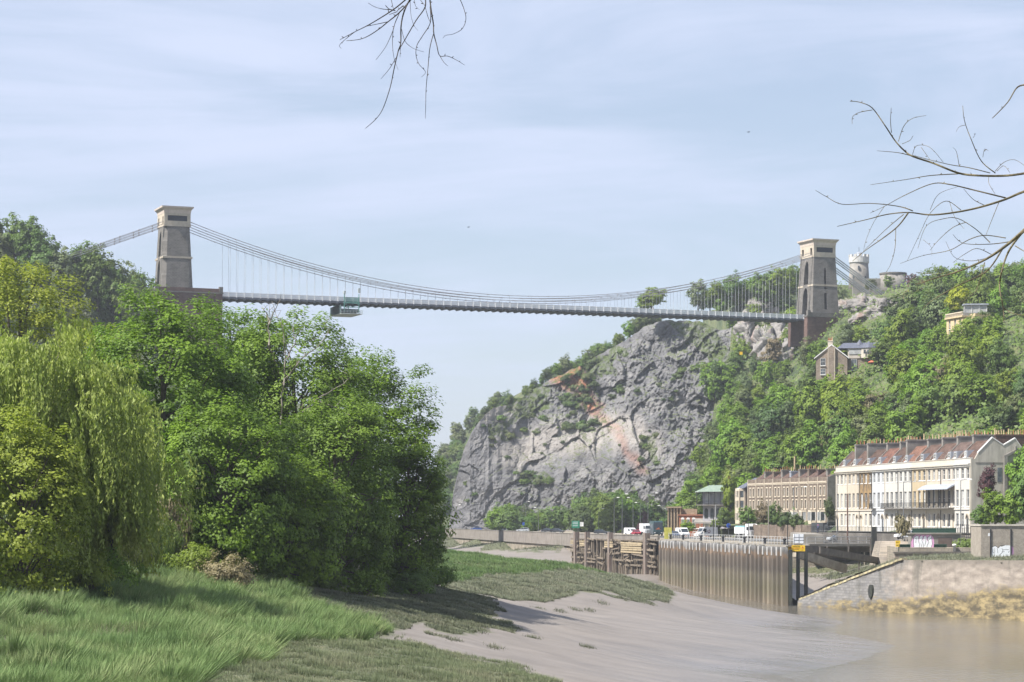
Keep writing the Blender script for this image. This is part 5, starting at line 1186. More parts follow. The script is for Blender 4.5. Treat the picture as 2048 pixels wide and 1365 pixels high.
# ---------------- brown terrace: nine houses
BT_L, BT_R, NB = Vector((57.2, 606, 12.8)), Vector((70.6, 560, 12.8)), 9
bdir = BT_R - BT_L; BRZ = math.atan2(bdir.y, bdir.x); BW = bdir.length / NB
BROWN = stone_mat('brown_rubble', (.205, .162, .130), (.150, .118, .096), (.20, .165, .135), .45, .22, .03, bump=.4, grime=.35, gscale=.5)
BUFF = pm('buff_dressing', (.58, .51, .41), (.47, .40, .31), scale=1.2)
BROOF = roof_mat('brown_slate', (.13, .085, .07))
rb = random.Random(4)
bwords = ['first', 'second', 'third', 'fourth', 'fifth', 'sixth', 'seventh', 'eighth', 'ninth']
for i in range(NB):
    hs = empty('terrace_house', BT_L + bdir * (i / NB), BRZ, f'brown stone terrace house, {bwords[i]} from the left of the brown row', 'house', 'houses of the brown terrace')
    W = BW - .02; ws = [W * .30 - .4, W * .70 - .4]; H = 9.7
    holes = [(x, x + .8, z, z + 1.9) for x in ws for z in (6.55, 3.6)]
    gy0 = [(W * .5 - 1.1, W * .5 + 1.5, .35, 2.75)] if i > 2 else [(W * .3 - .5, W * .3 + .5, .6, 2.5), (W * .72 - .5, W * .72 + .5, 0, 2.5)]
    mb = MB(); cut_wall(mb, 0, W, 0, H, holes + gy0, lambda a, b_, c, d: mb.box(a, b_, 0, .4, c, d)); mb.build('front_wall', BROWN, hs)
    MB().box(.02, W - .02, .45, 8.6, 0, H - .1).build('house_body', GREYR, hs)
    mb = MB(); mb.box(-.10, .10, -.10, -.002, 0, H + 1.0); mb.build('pilaster', BUFF, hs)
    mb = MB(); mb.box(.2, W - .2, -.14, -.002, H - .25, H); mb.box(.2, W - .2, -.06, -.002, H - .5, H - .25); mb.build('cornice', BUFF, hs)
    mb = MB(); mb.box(0, W, 0, .4, H, H + .95); mb.build('parapet', BROWN, hs)
    for x in ws:
        for z in (6.55, 3.6):
            window(hs, x, .12, z, .8, 1.9, blind=.25, r=rb, fm=WHITE, sill=BUFF)
            k = MB(); k.box(x - .22, x, -.06, -.003, z - .05, z + 1.9); k.box(x + .8, x + 1.02, -.06, -.003, z - .05, z + 1.9); k.box(x - .22, x + 1.02, -.07, -.003, z + 1.9, z + 2.15); k.box(x - .3, x + 1.1, -.1, -.003, z - .3, z - .05); k.build('window_surround', BUFF, hs)
    if i > 2:   # canted bay on the ground floor
        bx = W * .5 + .2; pl = [(bx - 1.3, 0), (bx - .75, -.95), (bx + .75, -.95), (bx + 1.3, 0)]
        k = MB(); k.prism(pl, 2, 0, .8); k.prism(pl, 2, 2.75, 3.15); bay = k.build('bay_window', BUFF, hs)
        k = MB(); k.prism([(bx - 1.24, .02), (bx - .72, -.90), (bx + .72, -.90), (bx + 1.24, .02)], 2, .8, 2.75); k.build('pane', GLASSB if rb.random() < .3 else GLASS, bay)
        k = MB()
        for (a, c) in (pl[0], pl[1], pl[2], pl[3]): k.box(a - .13, a + .13, c - .06, c + .13, .8, 2.75)
        k.box(bx - .07, bx + .07, -.98, -.86, .8, 2.75); k.build('mullion', WHITE if i in (7, 8, 5) else BUFF, bay)
    else:
        MB().box(W * .72 - .45, W * .72 + .45, .2, .3, 0, 2.4).build('door', BLACKI, hs); window(hs, W * .3 - .5, .12, .6, 1.0, 1.9, r=rb)
    mb = MB(); mb.prism([(.4, H + .1), (4.3, H + 2.6), (8.6, H + .1)], 0, .05, W - .05); rfo = mb.build('roof', BROOF, hs)
    chimney(rfo, W - .5, W + .5, 2.2, 4.4, H + .2, H + rb.uniform(2.7, 3.2), (GREYR, BROWN, GREYR, LEAD, GREYR, BROWN, REDST, GREYR, GREYR)[i], 4, rb, buff=.5)
    if i == 3: MB().lathe([(.2, 0), (.2, 3.0), (.26, 3.1)], 8, (W, 3.3, H + 3.1)).build('tall_flue', POTC, rfo)
    if i == NB - 1: MB().prism([(0, 0), (0, H + .95), (.4, H + .95), (4.3, H + 2.75), (8.6, H + .3), (8.6, 0)], 0, W, W + .3).build('gable_wall', GREYR, hs)
# bay-fronted house at the left end of the brown row
hs = empty('corner_house', P(1477, 1048, 612) + Vector((0, 0, .0)), BRZ, 'bay-fronted corner house with hipped dark roof at the left end of the brown row', 'house'); W = 4.6; H = 8.6
hs.location.z = 12.8
MB().box(0, W, .02, 8, 0, H).build('house_body', BROWN, hs)
pl = [(.3, .02), (.9, -1.2), (3.2, -1.2), (3.9, .02)]; mb = MB()
for z0_, z1_ in ((0, .9), (2.6, 3.9), (5.6, 6.4), (8.0, H)): mb.prism(pl, 2, z0_, z1_)
bay = mb.build('bay_window', BUFF, hs)
MB().prism([(.4, .02), (.95, -1.12), (3.15, -1.12), (3.8, .02)], 2, .9, 8.0).build('pane', GLASS, bay)
mb = MB()
for a, c in ((.35, 0), (.9, -1.1), (2.05, -1.15), (3.2, -1.1), (3.8, 0)): mb.box(a - .22, a + .22, c - .1, c + .2, .9, 8.0)
mb.build('mullion', BUFF, bay)
mb = MB(); mb.v = [(-.4, -.6, H), (W + .2, -.6, H), (W + .2, 8.2, H), (-.4, 8.2, H), (1.6, 3.6, H + 2.6), (W + .2, 3.6, H + 2.6)]; mb.f = [(0, 1, 5, 4), (1, 2, 5), (2, 3, 4, 5), (3, 0, 4), (3, 2, 1, 0)]; rfo = mb.build('roof', SLATE, hs); chimney(rfo, 3.2, 4.2, 5, 6, H + .8, H + 3.2, GREYR, 4, rb)
# veranda house with green roof
VL = pm('lilac_render', (.40, .39, .42), (.30, .29, .31), scale=.8); VG = pm('green_copper_roof', (.20, .25, .205), (.15, .20, .165), scale=1)
hs = empty('veranda_house', (XZ(1406, 640), 640, 11.5), math.radians(-24), 'pale house with first-floor veranda under a green hipped roof', 'house'); W = 6.6
MB().box(0, W, 0, 7, 0, 10.2).build('house_body', VL, hs)
mb = MB(); mb.v = [(-1.5, -2.0, 9.4), (W + .6, -2.0, 9.4), (W + .6, 7.5, 9.6), (-.8, 7.5, 9.6), (1.2, 1.4, 11.1), (W - .5, 1.4, 11.1), (W - .5, 5.5, 11.1), (1.2, 5.5, 11.1)]; mb.f = [(0, 1, 5, 4), (1, 2, 6, 5), (2, 3, 7, 6), (3, 0, 4, 7), (4, 5, 6, 7), (3, 2, 1, 0)]; rfo = mb.build('roof', VG, hs); chimney(rfo, W - 1.5, W - .5, 3, 5, 10.5, 12.8, REDST, 5, rb)
MB().box(-1.2, W + .3, -1.7, -.003, 5.9, 6.1).build('veranda_floor', GREYR, hs)
for k in range(6): x = -1.1 + k * (W + 1.3) / 5; MB().bar((x, -1.6, 6.1), (x, -1.6, 9.4), .16, .16).build('veranda_post', BLACKI, hs)
mb = MB()
for z in (6.25, 7.05): mb.bar((-1.1, -1.6, z), (W + .2, -1.6, z), .06, .06)
for k in range(44): x = -1.1 + k * (W + 1.3) / 43; mb.bar((x, -1.6, 6.1), (x, -1.6, 7.05), .03, .03)
mb.build('veranda_railing', BLACKI, hs)
for k in range(4): window(hs, .7 + k * 2.0, -.19, 6.6, 1.1, 2.4, blind=.6, r=rb)
for k in range(5):
    x = .4 + k * 1.6; a = [(x, 2.6), (x + .95, 2.6), (x + .95, 4.6)] + [(x + .475 + .475 * math.cos(math.pi * t / 6), 4.6 + .6 * math.sin(math.pi * t / 6)) for t in range(1, 6)] + [(x, 4.6)]
    MB().prism(a, 1, -.06, -.004).build('arched_window', GLASS, hs)
# low red-brick building with white arched windows, and the pergola beside it
BRK = stone_mat('red_brick', (.33, .12, .065), (.27, .10, .06), (.30, .2, .15), .3, .1, .01, bump=.2, grime=.25)
hs = empty('brick_house', (XZ(1358, 650), 650, QZ), math.radians(-14), 'low red brick building with three white-framed arched windows', 'house'); W = 7.8
MB().box(0, W, 0, 6, 0, 5.4).build('house_body', BRK, hs); MB().box(-.2, W + .2, -.25, 6.2, 5.4, 5.75).build('parapet', BRK, hs); MB().box(0, W, -.2, -.004, 1.9, 2.2).build('white_band', WHITE, hs)
for k in range(3):
    x = .6 + k * 1.45; window(hs, x, -.19, 2.7, .75, 1.75, r=rb, blind=0)
    a = [(x - .08, 4.45), (x + .83, 4.45), (x + .83, 4.6)] + [(x + .375 + .455 * math.cos(math.pi * t / 6), 4.6 + .35 * math.sin(math.pi * t / 6)) for t in range(1, 6)] + [(x - .08, 4.6)]; MB().prism(a, 1, -.12, -.003).build('window_arch', WHITE, hs)
pg = empty('pergola', (XZ(1390, 640), 640, QZ), math.radians(-14), 'cream-posted pergola with grey roof beside the brick building', 'pergola')
for k in range(4): MB().box(k * 1.2, k * 1.2 + .18, 0, .18, 0, 3.4).build('post', CREAM, pg)
MB().box(-.2, 4.2, -.3, .5, 3.4, 3.65).build('beam', WHITE, pg); MB().prism([(-.4, 3.66), (2.2, 4.7), (2.2, 3.66)], 0, -.3, 4.3).build('roof', GREYR, pg)
# roofless stone colonnade at the cliff foot
ru = empty('stone_colonnade', (XZ(1335, 652), 652, QZ), math.radians(-10), 'tall weathered stone colonnade with corbelled top against the cliff', 'ruin'); RST = pm('ruin_stone', (.36, .28, .19), (.22, .17, .12), scale=1.2, bump=.4)
MB().box(0, 3.4, .8, 1.6, 0, 7.4).build('back_wall', RST, ru); MB().box(-.25, 3.7, -.35, 1.8, 7.4, 7.8).build('cornice', RST, ru)
for k in range(5):
    x = k * .8; c = MB().box(x, x + .34, .0, .8, 0, 6.3).build('pier', RST, ru); k2 = MB(); k2.prism([(.8, 6.3), (0, 6.3), (-.3, 7.4), (.8, 7.4)], 0, x, x + .36); k2.build('corbel', RST, c)
MB().box(3.5, 7.6, 1.2, 1.8, 5.4, 7.2).build('parapet_wall', RST, ru)
# villa on the hillside
VBR = stone_mat('villa_stone', (.30, .235, .185), (.22, .175, .14), (.32, .27, .22), .5, .24, .03, bump=.4, grime=.3)
hs = empty('hillside_villa', (XZ(1632, 668), 668, float(hill_z(XZ(1690, 668), 668)) - 2.0), math.radians(-12), 'brown stone villa with white gable and slate roofs on the wooded hillside', 'house')
zb = hs.location.z; z = lambda py: ZP(py, 668) - zb
W = 8.3; e_ = z(716); pk = z(692)
MB().prism([(0, 0), (W, 0), (W, e_), (W / 2, pk), (0, e_)], 1, 0, 9).build('gable_wall', VBR, hs)
mb = MB(); mb.prism([(-.5, e_ - .35), (W / 2, pk + .05), (W + .5, e_ - .35), (W + .5, e_ - .05), (W / 2, pk + .40), (-.5, e_ - .05)], 1, .25, 9.2); rfo = mb.build('gable_roof', SLATE, hs)
mb = MB(); mb.prism([(-.5, e_ - .35), (W / 2, pk + .05), (W + .5, e_ - .35), (W + .5, e_ - .05), (W / 2, pk + .40), (-.5, e_ - .05)], 1, -.3, .24); mb.build('barge_board', WHITE, hs)
k = MB(); k.box(W * .5 - .8, W * .5 + .8, -.5, -.003, 0, pk - .3); k.build('chimney_breast', VBR, hs); k = MB(); k.box(W * .5 - .95, W * .5 - .8, -.55, -.003, 0, pk - .6); k.box(W * .5 + .8, W * .5 + .95, -.55, -.003, 0, pk - .6); k.build('quoins', BUFF, hs)
window(hs, 1.2, -.19, z(732), 1.3, 2.0, r=rb); window(hs, 1.2, -.19, z(750), 1.3, 1.6, r=rb)
chimney(rfo, 2.9, 4.2, 3.0, 4.0, pk - 1.6, pk + 1.6, BUFF, 5, rb, 'x', buff=.1)
MB().box(W, W + 7.5, 2.2, 11, 0, z(717)).build('main_wall', VBR, hs); MB().box(W - .01, W + 7.6, 2.0, 11, z(717), z(697)).build('rendered_storey', ST['pink'], hs)
mb = MB(); a0, a1, zz_ = W - 3, W + 9.5, z(697); mb.v = [(a0, 1.6, zz_), (a1, 1.6, zz_), (a1, 11.4, zz_), (a0, 11.4, zz_), (a0 + 1.5, 6.2, z(684)), (a1 - 1.5, 6.2, z(684))]; mb.f = [(0, 1, 5, 4), (1, 2, 5), (2, 3, 4, 5), (3, 0, 4), (3, 2, 1, 0)]; mr = mb.build('main_roof', SLATE, hs)
for (x, y, r_, zt) in ((W + 5.6, 2.6, 2.6, 683), (W + 2.9, 5.5, 1.7, 678)):
    k = MB(); k.lathe([(r_, 0), (r_ * .55, (z(zt) - zz_) * .55), (.05, z(zt) - zz_)], 8, (x, y, zz_)); k.build('turret_roof', SLATE, mr)
MB().lathe([(2.3, z(717)), (2.3, z(697))], 8, (W + 5.6, 2.6, 0)).build('turret', ST['cream'], hs)
mb = MB(); mb.box(W + .3, W + 3.6, 1.85, 1.98, z(709), z(700)); mb.build('long_window', GLASSB, hs)
for kx in (W + .9, W + 5.0): window(hs, kx, 1.9, z(741), 1.5, 3.0, r=rb)
for kx in (4.6, 5.5, 6.9): MB().box(W + kx - .3, W + kx + .3, .2, .33, z(709), z(701)).build('turret_window', GLASS, hs)
MB().lathe([(1.5, 0), (1.3, .25), (.05, .7)], 10, (W + 7.0, -.6, z(727))).build('red_parasol', pm('parasol_red', (.62, .16, .10)), hs)
# tall ochre house and the glass roof-room above it
hs = empty('ochre_house', P(1893, 692, 612), math.radians(-74), 'tall ochre stone house with balustrade half hidden in the hillside trees', 'house')
hs.location.z -= 4; zb = hs.location.z; z = lambda py: ZP(py, 612) - zb; W = 9
OCH = ST['ochre']; OCH2 = render_mat('ochre_stone', (.56, .44, .27), .8)
mb = MB(); cut_wall(mb, 0, W, 0, z(640), [(x, x + 1.0, zz_, zz_ + 2.2) for x in (1.2, 4.2, 7.0) for zz_ in (z(674), z(660))], lambda a, b_, c, d: mb.box(a, b_, 0, .4, c, d)); mb.build('front_wall', OCH2, hs)
MB().box(.02, W - .02, .45, 8, 0, z(640) - .1).build('house_body', OCH2, hs)
for x in (1.2, 4.2, 7.0):
    for zz_ in (z(674), z(660)): window(hs, x, .1, zz_, 1.0, 2.2, r=rb, blind=.3)
MB().box(-.3, W + .3, -.4, 8.2, z(640), z(637)).build('cornice', OCH2, hs)
k = MB(); k.box(-.2, W + .2, -.25, .05, z(631), z(629))
for q in range(16): x = -.1 + q * (W + .1) / 15; k.box(x - .07, x + .07, -.2, .0, z(637), z(631))
k.build('balustrade', BUFF, hs)
MB().box(W, W + 2.5, 2.0, 6, 0, z(634)).build('side_wing', OCH2, hs)
gh = empty('roof_conservatory', P(1928, 626, 622), math.radians(-6), 'small glazed rooftop room among the trees above the ochre house', 'conservatory'); 
MB().box(.1, 5.6, .1, 3, 0, 1.9).build('glazing', GLASSB, gh); MB().box(-.2, 6.0, -.3, 3.3, 1.9, 2.25).build('roof', LEAD, gh); MB().box(0, 6, 0, 3.1, -6, 0).build('base_wall', GREYR, gh)
for k in range(4): MB().box(k * 1.85, k * 1.85 + .12, -.02, .1, 0, 1.9).build('post', WHITE, gh)
hs = empty('brown_roofed_house', P(2012, 690, 640), math.radians(-8), 'dark brick house behind copper foliage at the right edge', 'house')
MB().box(0, 7.5, 0, 7, -3, 3.0).build('house_body', BRK, hs); MB().box(-.25, 0, -.1, 7, -3, 4.8).build('corner_strip', CREAM, hs)
mb = MB(); mb.prism([(-.4, 2.9), (3.4, 6.2), (7.4, 2.9)], 0, -.2, 7.8); mb.build('roof', RF['dark'], hs)
# observatory: round tower and low round house
OBS = stone_mat('observatory_stone', (.29, .27, .24), (.23, .215, .195), (.26, .245, .225), .8, .35, .04, bump=.4)
OBW = pm('battlement_whitewash', (.56, .55, .53), (.44, .43, .41), scale=1)
ob = empty('stone_observatory', (XZ(1718, 1000), 1000, ZP(576, 1000)), 0, 'round stone tower with white battlements on the hilltop behind the bridge', 'tower')
MB().lathe([(4.3, -4), (4.1, 3), (3.7, 9.6)], 24).build('tower_wall', OBS, ob, True); MB().lathe([(3.75, 9.6), (4.05, 10.0), (4.05, 12.2)], 24).build('white_band', OBW, ob)
for k in range(12):
    a = k * math.pi / 6; M = Matrix.Rotation(a, 4, 'Z'); MB().box(3.45, 4.05, -.55, .55, 12.2, 13.2, M).build('merlon', OBW, ob)
MB().lathe([(3.3, 12.2), (1.2, 13.4), (1.1, 14.0), (.2, 14.4)], 16).build('turret_roof', LEAD, ob); MB().tube([(0, 0, 14.2), (0, 0, 16.2)], .09, 5).build('mast', BLACKI, ob)
for a, zz_ in ((-100, 7.0), (-60, 3.0), (-130, 3.2)):
    M = Matrix.Rotation(math.radians(a), 4, 'Z'); MB().box(3.6, 4.25, -.3, .3, zz_, zz_ + 1.4, M).build('window', GLASS, ob)
rh = empty('round_stone_house', (XZ(1786, 990), 990, ZP(576, 990)), 0, 'low drum-shaped stone building right of the hilltop tower', 'building')
MB().lathe([(5.2, -4), (5.2, 5.2)], 28).build('drum_wall', OBS, rh, True); MB().lathe([(5.45, 5.2), (5.45, 5.8)], 28).build('coping', RUBBLE, rh); MB().box(-16, -3, -1, 1, -4, 3.6).build('linking_wall', OBS, rh)
# rock outcrops on the slope
def outcrop(px, py, D, rx, ry, rz, seed, label):
    n, mm = 70, 60; th = np.linspace(0, np.pi, n)[:, None]; ph = np.linspace(0, 2 * np.pi, mm)[None]
    d = np.stack([np.sin(th) * np.cos(ph), np.sin(th) * np.sin(ph), np.cos(th) + 0 * ph], -1); p = d * np.array([rx, ry, rz]); q = p + seed * 31
    k = slabs(q, 5, .9, .3, seed, math.radians(50)) + slabs(q, 1.8, .4, .3, seed + 3, math.radians(50)) + fbm(q / 3, 3, seed) * .9
    p = p + d * k[..., None]; me = grid_mesh('rock_outcrop', p, LIME, False)
    attr(me, 'rust', np.clip(fbm(q / 4, 2, seed + 7) - .1, 0, .5).ravel() * (.8 if seed % 2 else .3)); attr(me, 'pale', np.full(n * mm, .7)); attr(me, 'veg', np.zeros(n * mm))
    o = link_mesh('rock_outcrop', me, None, P(px, py, D)); tag(o, kind='structure')
for px_, py_, rx_, ry_, rz_, sd_ in ((1492, 690, 4, 9, 13, 2), (1530, 712, 5.5, 9, 12, 3), (1558, 690, 5, 8, 11, 5), (1584, 690, 5, 8, 8, 8), (1568, 725, 4, 6, 9, 7), (1520, 625, 5, 7, 7, 9), (1560, 634, 8, 6, 4, 4), (1702, 618, 6, 4, 4, 11), (1738, 612, 8, 4, 3.4, 13), (1775, 622, 7, 4, 4, 12), (1735, 640, 5, 3, 3, 15), (1545, 668, 5, 7, 7, 19)):
    Dh = float(march(np.array([px_]), np.array([py_]), hill_z_mask, 600, 1080)[0]); Dh = 850 if np.isnan(Dh) else Dh
    outcrop(px_, py_, Dh + ry_ * .35, rx_, ry_, rz_, sd_, '')
# ================================================================== QUAYSIDE
# ---- sheet piling along the quay: one steel pile after another
m, nt, b = new_mat('sheet_pile_steel'); L = nt.links
geo = nnode(nt, 'ShaderNodeNewGeometry'); sp = nnode(nt, 'ShaderNodeSeparateXYZ'); L.new(geo.outputs['Position'], sp.inputs[0])
n1 = nnode(nt, 'ShaderNodeTexNoise', Scale=1.0, Detail=7, Roughness=.65); mp = nnode(nt, 'ShaderNodeMapping'); mp.inputs['Scale'].default_value = (1.5, 1.5, .5); L.new(geo.outputs['Position'], mp.inputs[0]); L.new(mp.outputs[0], n1.inputs['Vector'])
a = nnode(nt, 'ShaderNodeMath', operation='MULTIPLY_ADD'); L.new(n1.outputs['Fac'], a.inputs[0]); a.inputs[1].default_value = 3.4; L.new(sp.outputs[2], a.inputs[2])
mr = nnode(nt, 'ShaderNodeMapRange'); mr.inputs[1].default_value = 1.0; mr.inputs[2].default_value = 11.5; L.new(a.outputs[0], mr.inputs[0])
rp = nnode(nt, 'ShaderNodeValToRGB'); e = rp.color_ramp.elements
e[0].position = 0; e[0].color = (.22, .175, .13, 1); e[1].position = 1; e[1].color = (.36, .36, .36, 1)
for pos, c in ((.14, (.18, .15, .105)), (.32, (.14, .125, .08)), (.50, (.155, .135, .10)), (.60, (.10, .085, .07)), (.78, (.13, .105, .085)), (.84, (.24, .16, .10)), (.90, (.16, .155, .15))):
    k = e.new(pos); k.color = (*c, 1)
L.new(mr.outputs[0], rp.inputs[0]); oi = nnode(nt, 'ShaderNodeObjectInfo'); mo = nnode(nt, 'ShaderNodeMapRange'); mo.inputs[3].default_value = .62; mo.inputs[4].default_value = 1.15; L.new(oi.outputs['Random'], mo.inputs[0])
hp = nnode(nt, 'ShaderNodeHueSaturation'); L.new(mo.outputs[0], hp.inputs['Value']); L.new(rp.outputs[0], hp.inputs['Color']); L.new(hp.outputs[0], b.inputs['Base Color']); b.inputs['Roughness'].default_value = .85
PILE = m
TIMB = pm('weathered_timber', (.23, .19, .145), (.11, .09, .07), scale=1.2, stretch=(1.5, 1.5, .6), bump=.4, per_obj=.25); TIMY = pm('yellowed_timber', (.38, .31, .20), (.26, .21, .14), scale=1.2, bump=.3, per_obj=.2); RUST = pm('rusty_post', (.15, .10, .08), (.28, .25, .22), scale=1.3, stretch=(3, 3, .2), per_obj=.2)
TARB = pm('tarred_black', (.03, .03, .035), (.05, .055, .04), scale=1, rough=.6)
PA, PB = Vector((31.5, 524.5, 0)), Vector((44.6, 401.6, 0)); pd = PB - PA; PL = pd.length; NPILE = 34; pw = PL / NPILE
sw = empty('sheet_pile_wall', PA, math.atan2(pd.y, pd.x), 'corrugated rusty steel sheet-pile wall along the quay edge', 'quay wall')
k = MB(); q = pw; prof = [(q * .20, .1), (q * .27, -.75), (q * .66, -.75), (q * .73, .1), (q * .66, .12), (q * .27, .12)]
k.prism(prof, 2, -1.2, QZ + .05); pme = k.mesh('sheet_pile', PILE)
PILED = pm('pile_recess_shade', (.055, .052, .038), (.03, .03, .024), scale=1.1, detail=7)  # near-black colour paints the shade inside the recessed pans
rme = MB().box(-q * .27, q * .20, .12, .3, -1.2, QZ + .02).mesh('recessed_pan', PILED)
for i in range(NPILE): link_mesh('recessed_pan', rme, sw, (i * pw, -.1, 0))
for i in range(NPILE):
    o = link_mesh('sheet_pile', pme, sw, (i * pw, -.1 + random.uniform(-.08, .06), 0)); o.scale = (1, 1, 1 + random.uniform(-.008, .012))
MB().box(0, PL, -.3, .35, QZ + .15, QZ + .38).build('capping_beam', CONC, sw)
PALEST = pm('pile_top_paint', (.46, .46, .45), (.30, .29, .28), scale=2)
fk = MB().box(q * .30, q * .63, -.775, -.752, 8.0, QZ + .0).mesh('pale_top_strip', PALEST)
for i in range(NPILE):
    if random.random() < .85: o = link_mesh('pale_top_strip', fk, sw, (i * pw, -.19, (QZ) * (1 - 1))); o.scale = (random.uniform(.8, 1), 1, 1)
# railings on the quay edge
def fence(name, label, pts, h, mat, rails=(1.0, .55), gap=2.4, post=.09, rail=.055, grp=None):
    f = empty(name, pts[0], 0, label, 'railing', grp); o = Vector(pts[0])
    pm_ = MB().box(-post / 2, post / 2, -post / 2, post / 2, 0, h).mesh('post', mat)
    for a_, b_ in zip(pts[:-1], pts[1:]):
        a_, b_ = Vector(a_), Vector(b_); n = max(1, int((b_ - a_).length / gap))
        for i in range(n + 1): link_mesh('post', pm_, f, a_ + (b_ - a_) * (i / n) - o)
        for r_ in rails: MB().bar(a_ - o + Vector((0, 0, h * r_)), b_ - o + Vector((0, 0, h * r_)), rail, rail).build('rail', mat, f)
    return f
GALV = pm('galvanised_rail', (.52, .53, .53), (.42, .42, .41), scale=3, rough=.5); RAILW = pm('white_rail', (.74, .74, .72), rough=.5)
dn = pd.normalized(); inn = Vector((-dn.y, dn.x, 0))
zq = QZ + .38
fence('quay_railing', 'long two-rail galvanised railing on top of the sheet-pile wall', [PA + inn * .6 + Vector((0, 0, zq)), PA + pd + inn * .6 + Vector((0, 0, zq))], 1.25, GALV)
for i, px in enumerate((1386, 1478)):
    D = 495 if i == 0 else 449; p = Vector((XZ(px, D), D, zq))
    fence('ladder_guard', ('white hooped ladder guard on the quay edge, left one', 'white hooped ladder guard on the quay edge below the white lorry')[i], [p, p + Vector((2.2, 0, 0)), p + Vector((2.0, -1.2, 0))], 1.7, RAILW, rails=(1.0, .66, .33, .06), gap=.7, post=.1, rail=.09)
bol = MB().lathe([(.28, 0), (.22, .1), (.20, .75), (.33, .8), (.33, .95), (.1, 1.05)], 10).mesh('bollard', BLACKI)
for i, f in enumerate((.08, .2, .36, .54, .70, .84, .965)):
    o = link_mesh('mooring_bollard', bol, None, PA + pd * f + inn * .1 + Vector((0, 0, zq)))
    tag(o, f'squat black mooring bollard, {ordw(i + 1)} from the left on the sheet piling', 'bollard', 'mooring bollards on the quay edge')

# ---- old timber landing stage, half collapsed
JA, JB = Vector((14.6, 602, 0)), Vector((31.2, 537, 0)); jd = JB - JA; JL = jd.length
jt = empty('timber_landing_stage', JA, math.atan2(jd.y, jd.x), 'derelict timber landing stage of piles and broken beams beside the spit', 'jetty'); rj = random.Random(12)
def jz(x): return float(bank_z(JA.x + jd.x * x / JL, JA.y + jd.y * x / JL)) - .8
for x, w in ((4.5, 1.5), (14, 1.0), (33, .9), (60.5, 1.7)):
    MB().box(x - w / 2, x + w / 2, -.9, .2, jz(x), QZ + 1.5).build('fender_pile', RUST, jt)
x = .5
while x < JL:
    lean = rj.uniform(-.25, .25); top = rj.choice((QZ, QZ - .5, QZ - 1.5, QZ - .2, QZ - 3.2)); w = rj.uniform(.28, .5)
    MB().bar((x, rj.uniform(-.1, .5), jz(x)), (x + lean, rj.uniform(-.1, .5), top), w, w).build('pile', TIMB, jt); x += rj.uniform(.7, 1.5)
for lvl in (QZ - .1, QZ - .9, QZ - 2.2, QZ - 3.3, QZ - 4.6, QZ - 5.6):
    x = 0
    while x < JL - 2:
        ln = rj.uniform(3, 11)
        if rj.random() < .8: MB().bar((x, -.35 + rj.uniform(-.2, .2), lvl + rj.uniform(-.25, .25)), (min(x + ln, JL), -.35 + rj.uniform(-.2, .2), lvl + rj.uniform(-.35, .25)), .3, rj.uniform(.28, .42)).build('beam', TIMB, jt)
        x += ln + rj.uniform(.2, 3)
for x0, x1, n in ((42, 58, 5), (8, 13, 3), (29, 36, 3), (0, 4, 2)):
    for k2 in range(n): MB().bar((x0 + rj.uniform(0, .4), -.6, QZ - .75 - k2 * .5), (x1 - rj.uniform(0, .4), -.6, QZ - .75 - k2 * .5 + rj.uniform(-.1, .1)), .16, .38).build('board', TIMY, jt)
for k2 in range(18):
    x = rj.uniform(2, JL - 3); z_ = rj.uniform(3.2, QZ - 1.5); MB().bar((x, -.5, z_), (x + rj.uniform(-2.5, 3.5), -.5 + rj.uniform(-.3, .4), z_ + rj.uniform(-2.2, 2.2)), .22, .24).build('broken_brace', TIMB, jt)
MB().box(0, JL, 2.2, 2.8, -.5, QZ - .3).build('back_wall', pm('stage_back_stone', (.10, .085, .07), (.06, .05, .045), scale=.6), jt)
MB().box(0, JL, .0, 2.4, QZ - .3, QZ - .12).build('deck_planks', TIMB, jt)
yb = MB().box(-.75, .75, -.5, .5, 0, 2.4).build('grit_bin', pm('yellow_green_bin', (.48, .46, .10)), None, loc=P(1336, 1086, 521)); yb.location.z = zq; tag(yb, 'yellow-green cabinet standing at the left end of the sheet piling', 'cabinet')

# ---- lock wall with weed line, sloping down to the slipway
WN = [(45.7, 400.0, .9), (51.6, 385.0, 4.5), (57.4, 370.0, 7.9), (70.0, 341.0, 8.3), (92, 292, 8.4), (125, 220, 8.4)]
m, nt, b = new_mat('lock_wall_stone'); L = nt.links
geo = nnode(nt, 'ShaderNodeNewGeometry'); sp = nnode(nt, 'ShaderNodeSeparateXYZ'); L.new(geo.outputs['Position'], sp.inputs[0])
cb = nnode(nt, 'ShaderNodeCombineXYZ'); sx = nnode(nt, 'ShaderNodeMath', operation='MULTIPLY'); sx.inputs[1].default_value = 1.4; L.new(sp.outputs[1], sx.inputs[0]); L.new(sx.outputs[0], cb.inputs[0]); L.new(sp.outputs[2], cb.inputs[1])
br = nnode(nt, 'ShaderNodeTexBrick'); br.inputs['Scale'].default_value = 1; br.inputs['Brick Width'].default_value = 1.1; br.inputs['Row Height'].default_value = .42; br.inputs['Mortar Size'].default_value = .03
br.inputs['Color1'].default_value = (.235, .225, .215, 1); br.inputs['Color2'].default_value = (.165, .16, .16, 1); br.inputs['Mortar'].default_value = (.13, .125, .12, 1); L.new(cb.outputs[0], br.inputs['Vector'])
def nz(scale, det, stretch):
    mp = nnode(nt, 'ShaderNodeMapping'); mp.inputs['Scale'].default_value = stretch; L.new(geo.outputs['Position'], mp.inputs[0]); n = nnode(nt, 'ShaderNodeTexNoise', Scale=scale, Detail=det, Roughness=.65); L.new(mp.outputs[0], n.inputs['Vector']); return n.outputs['Fac']
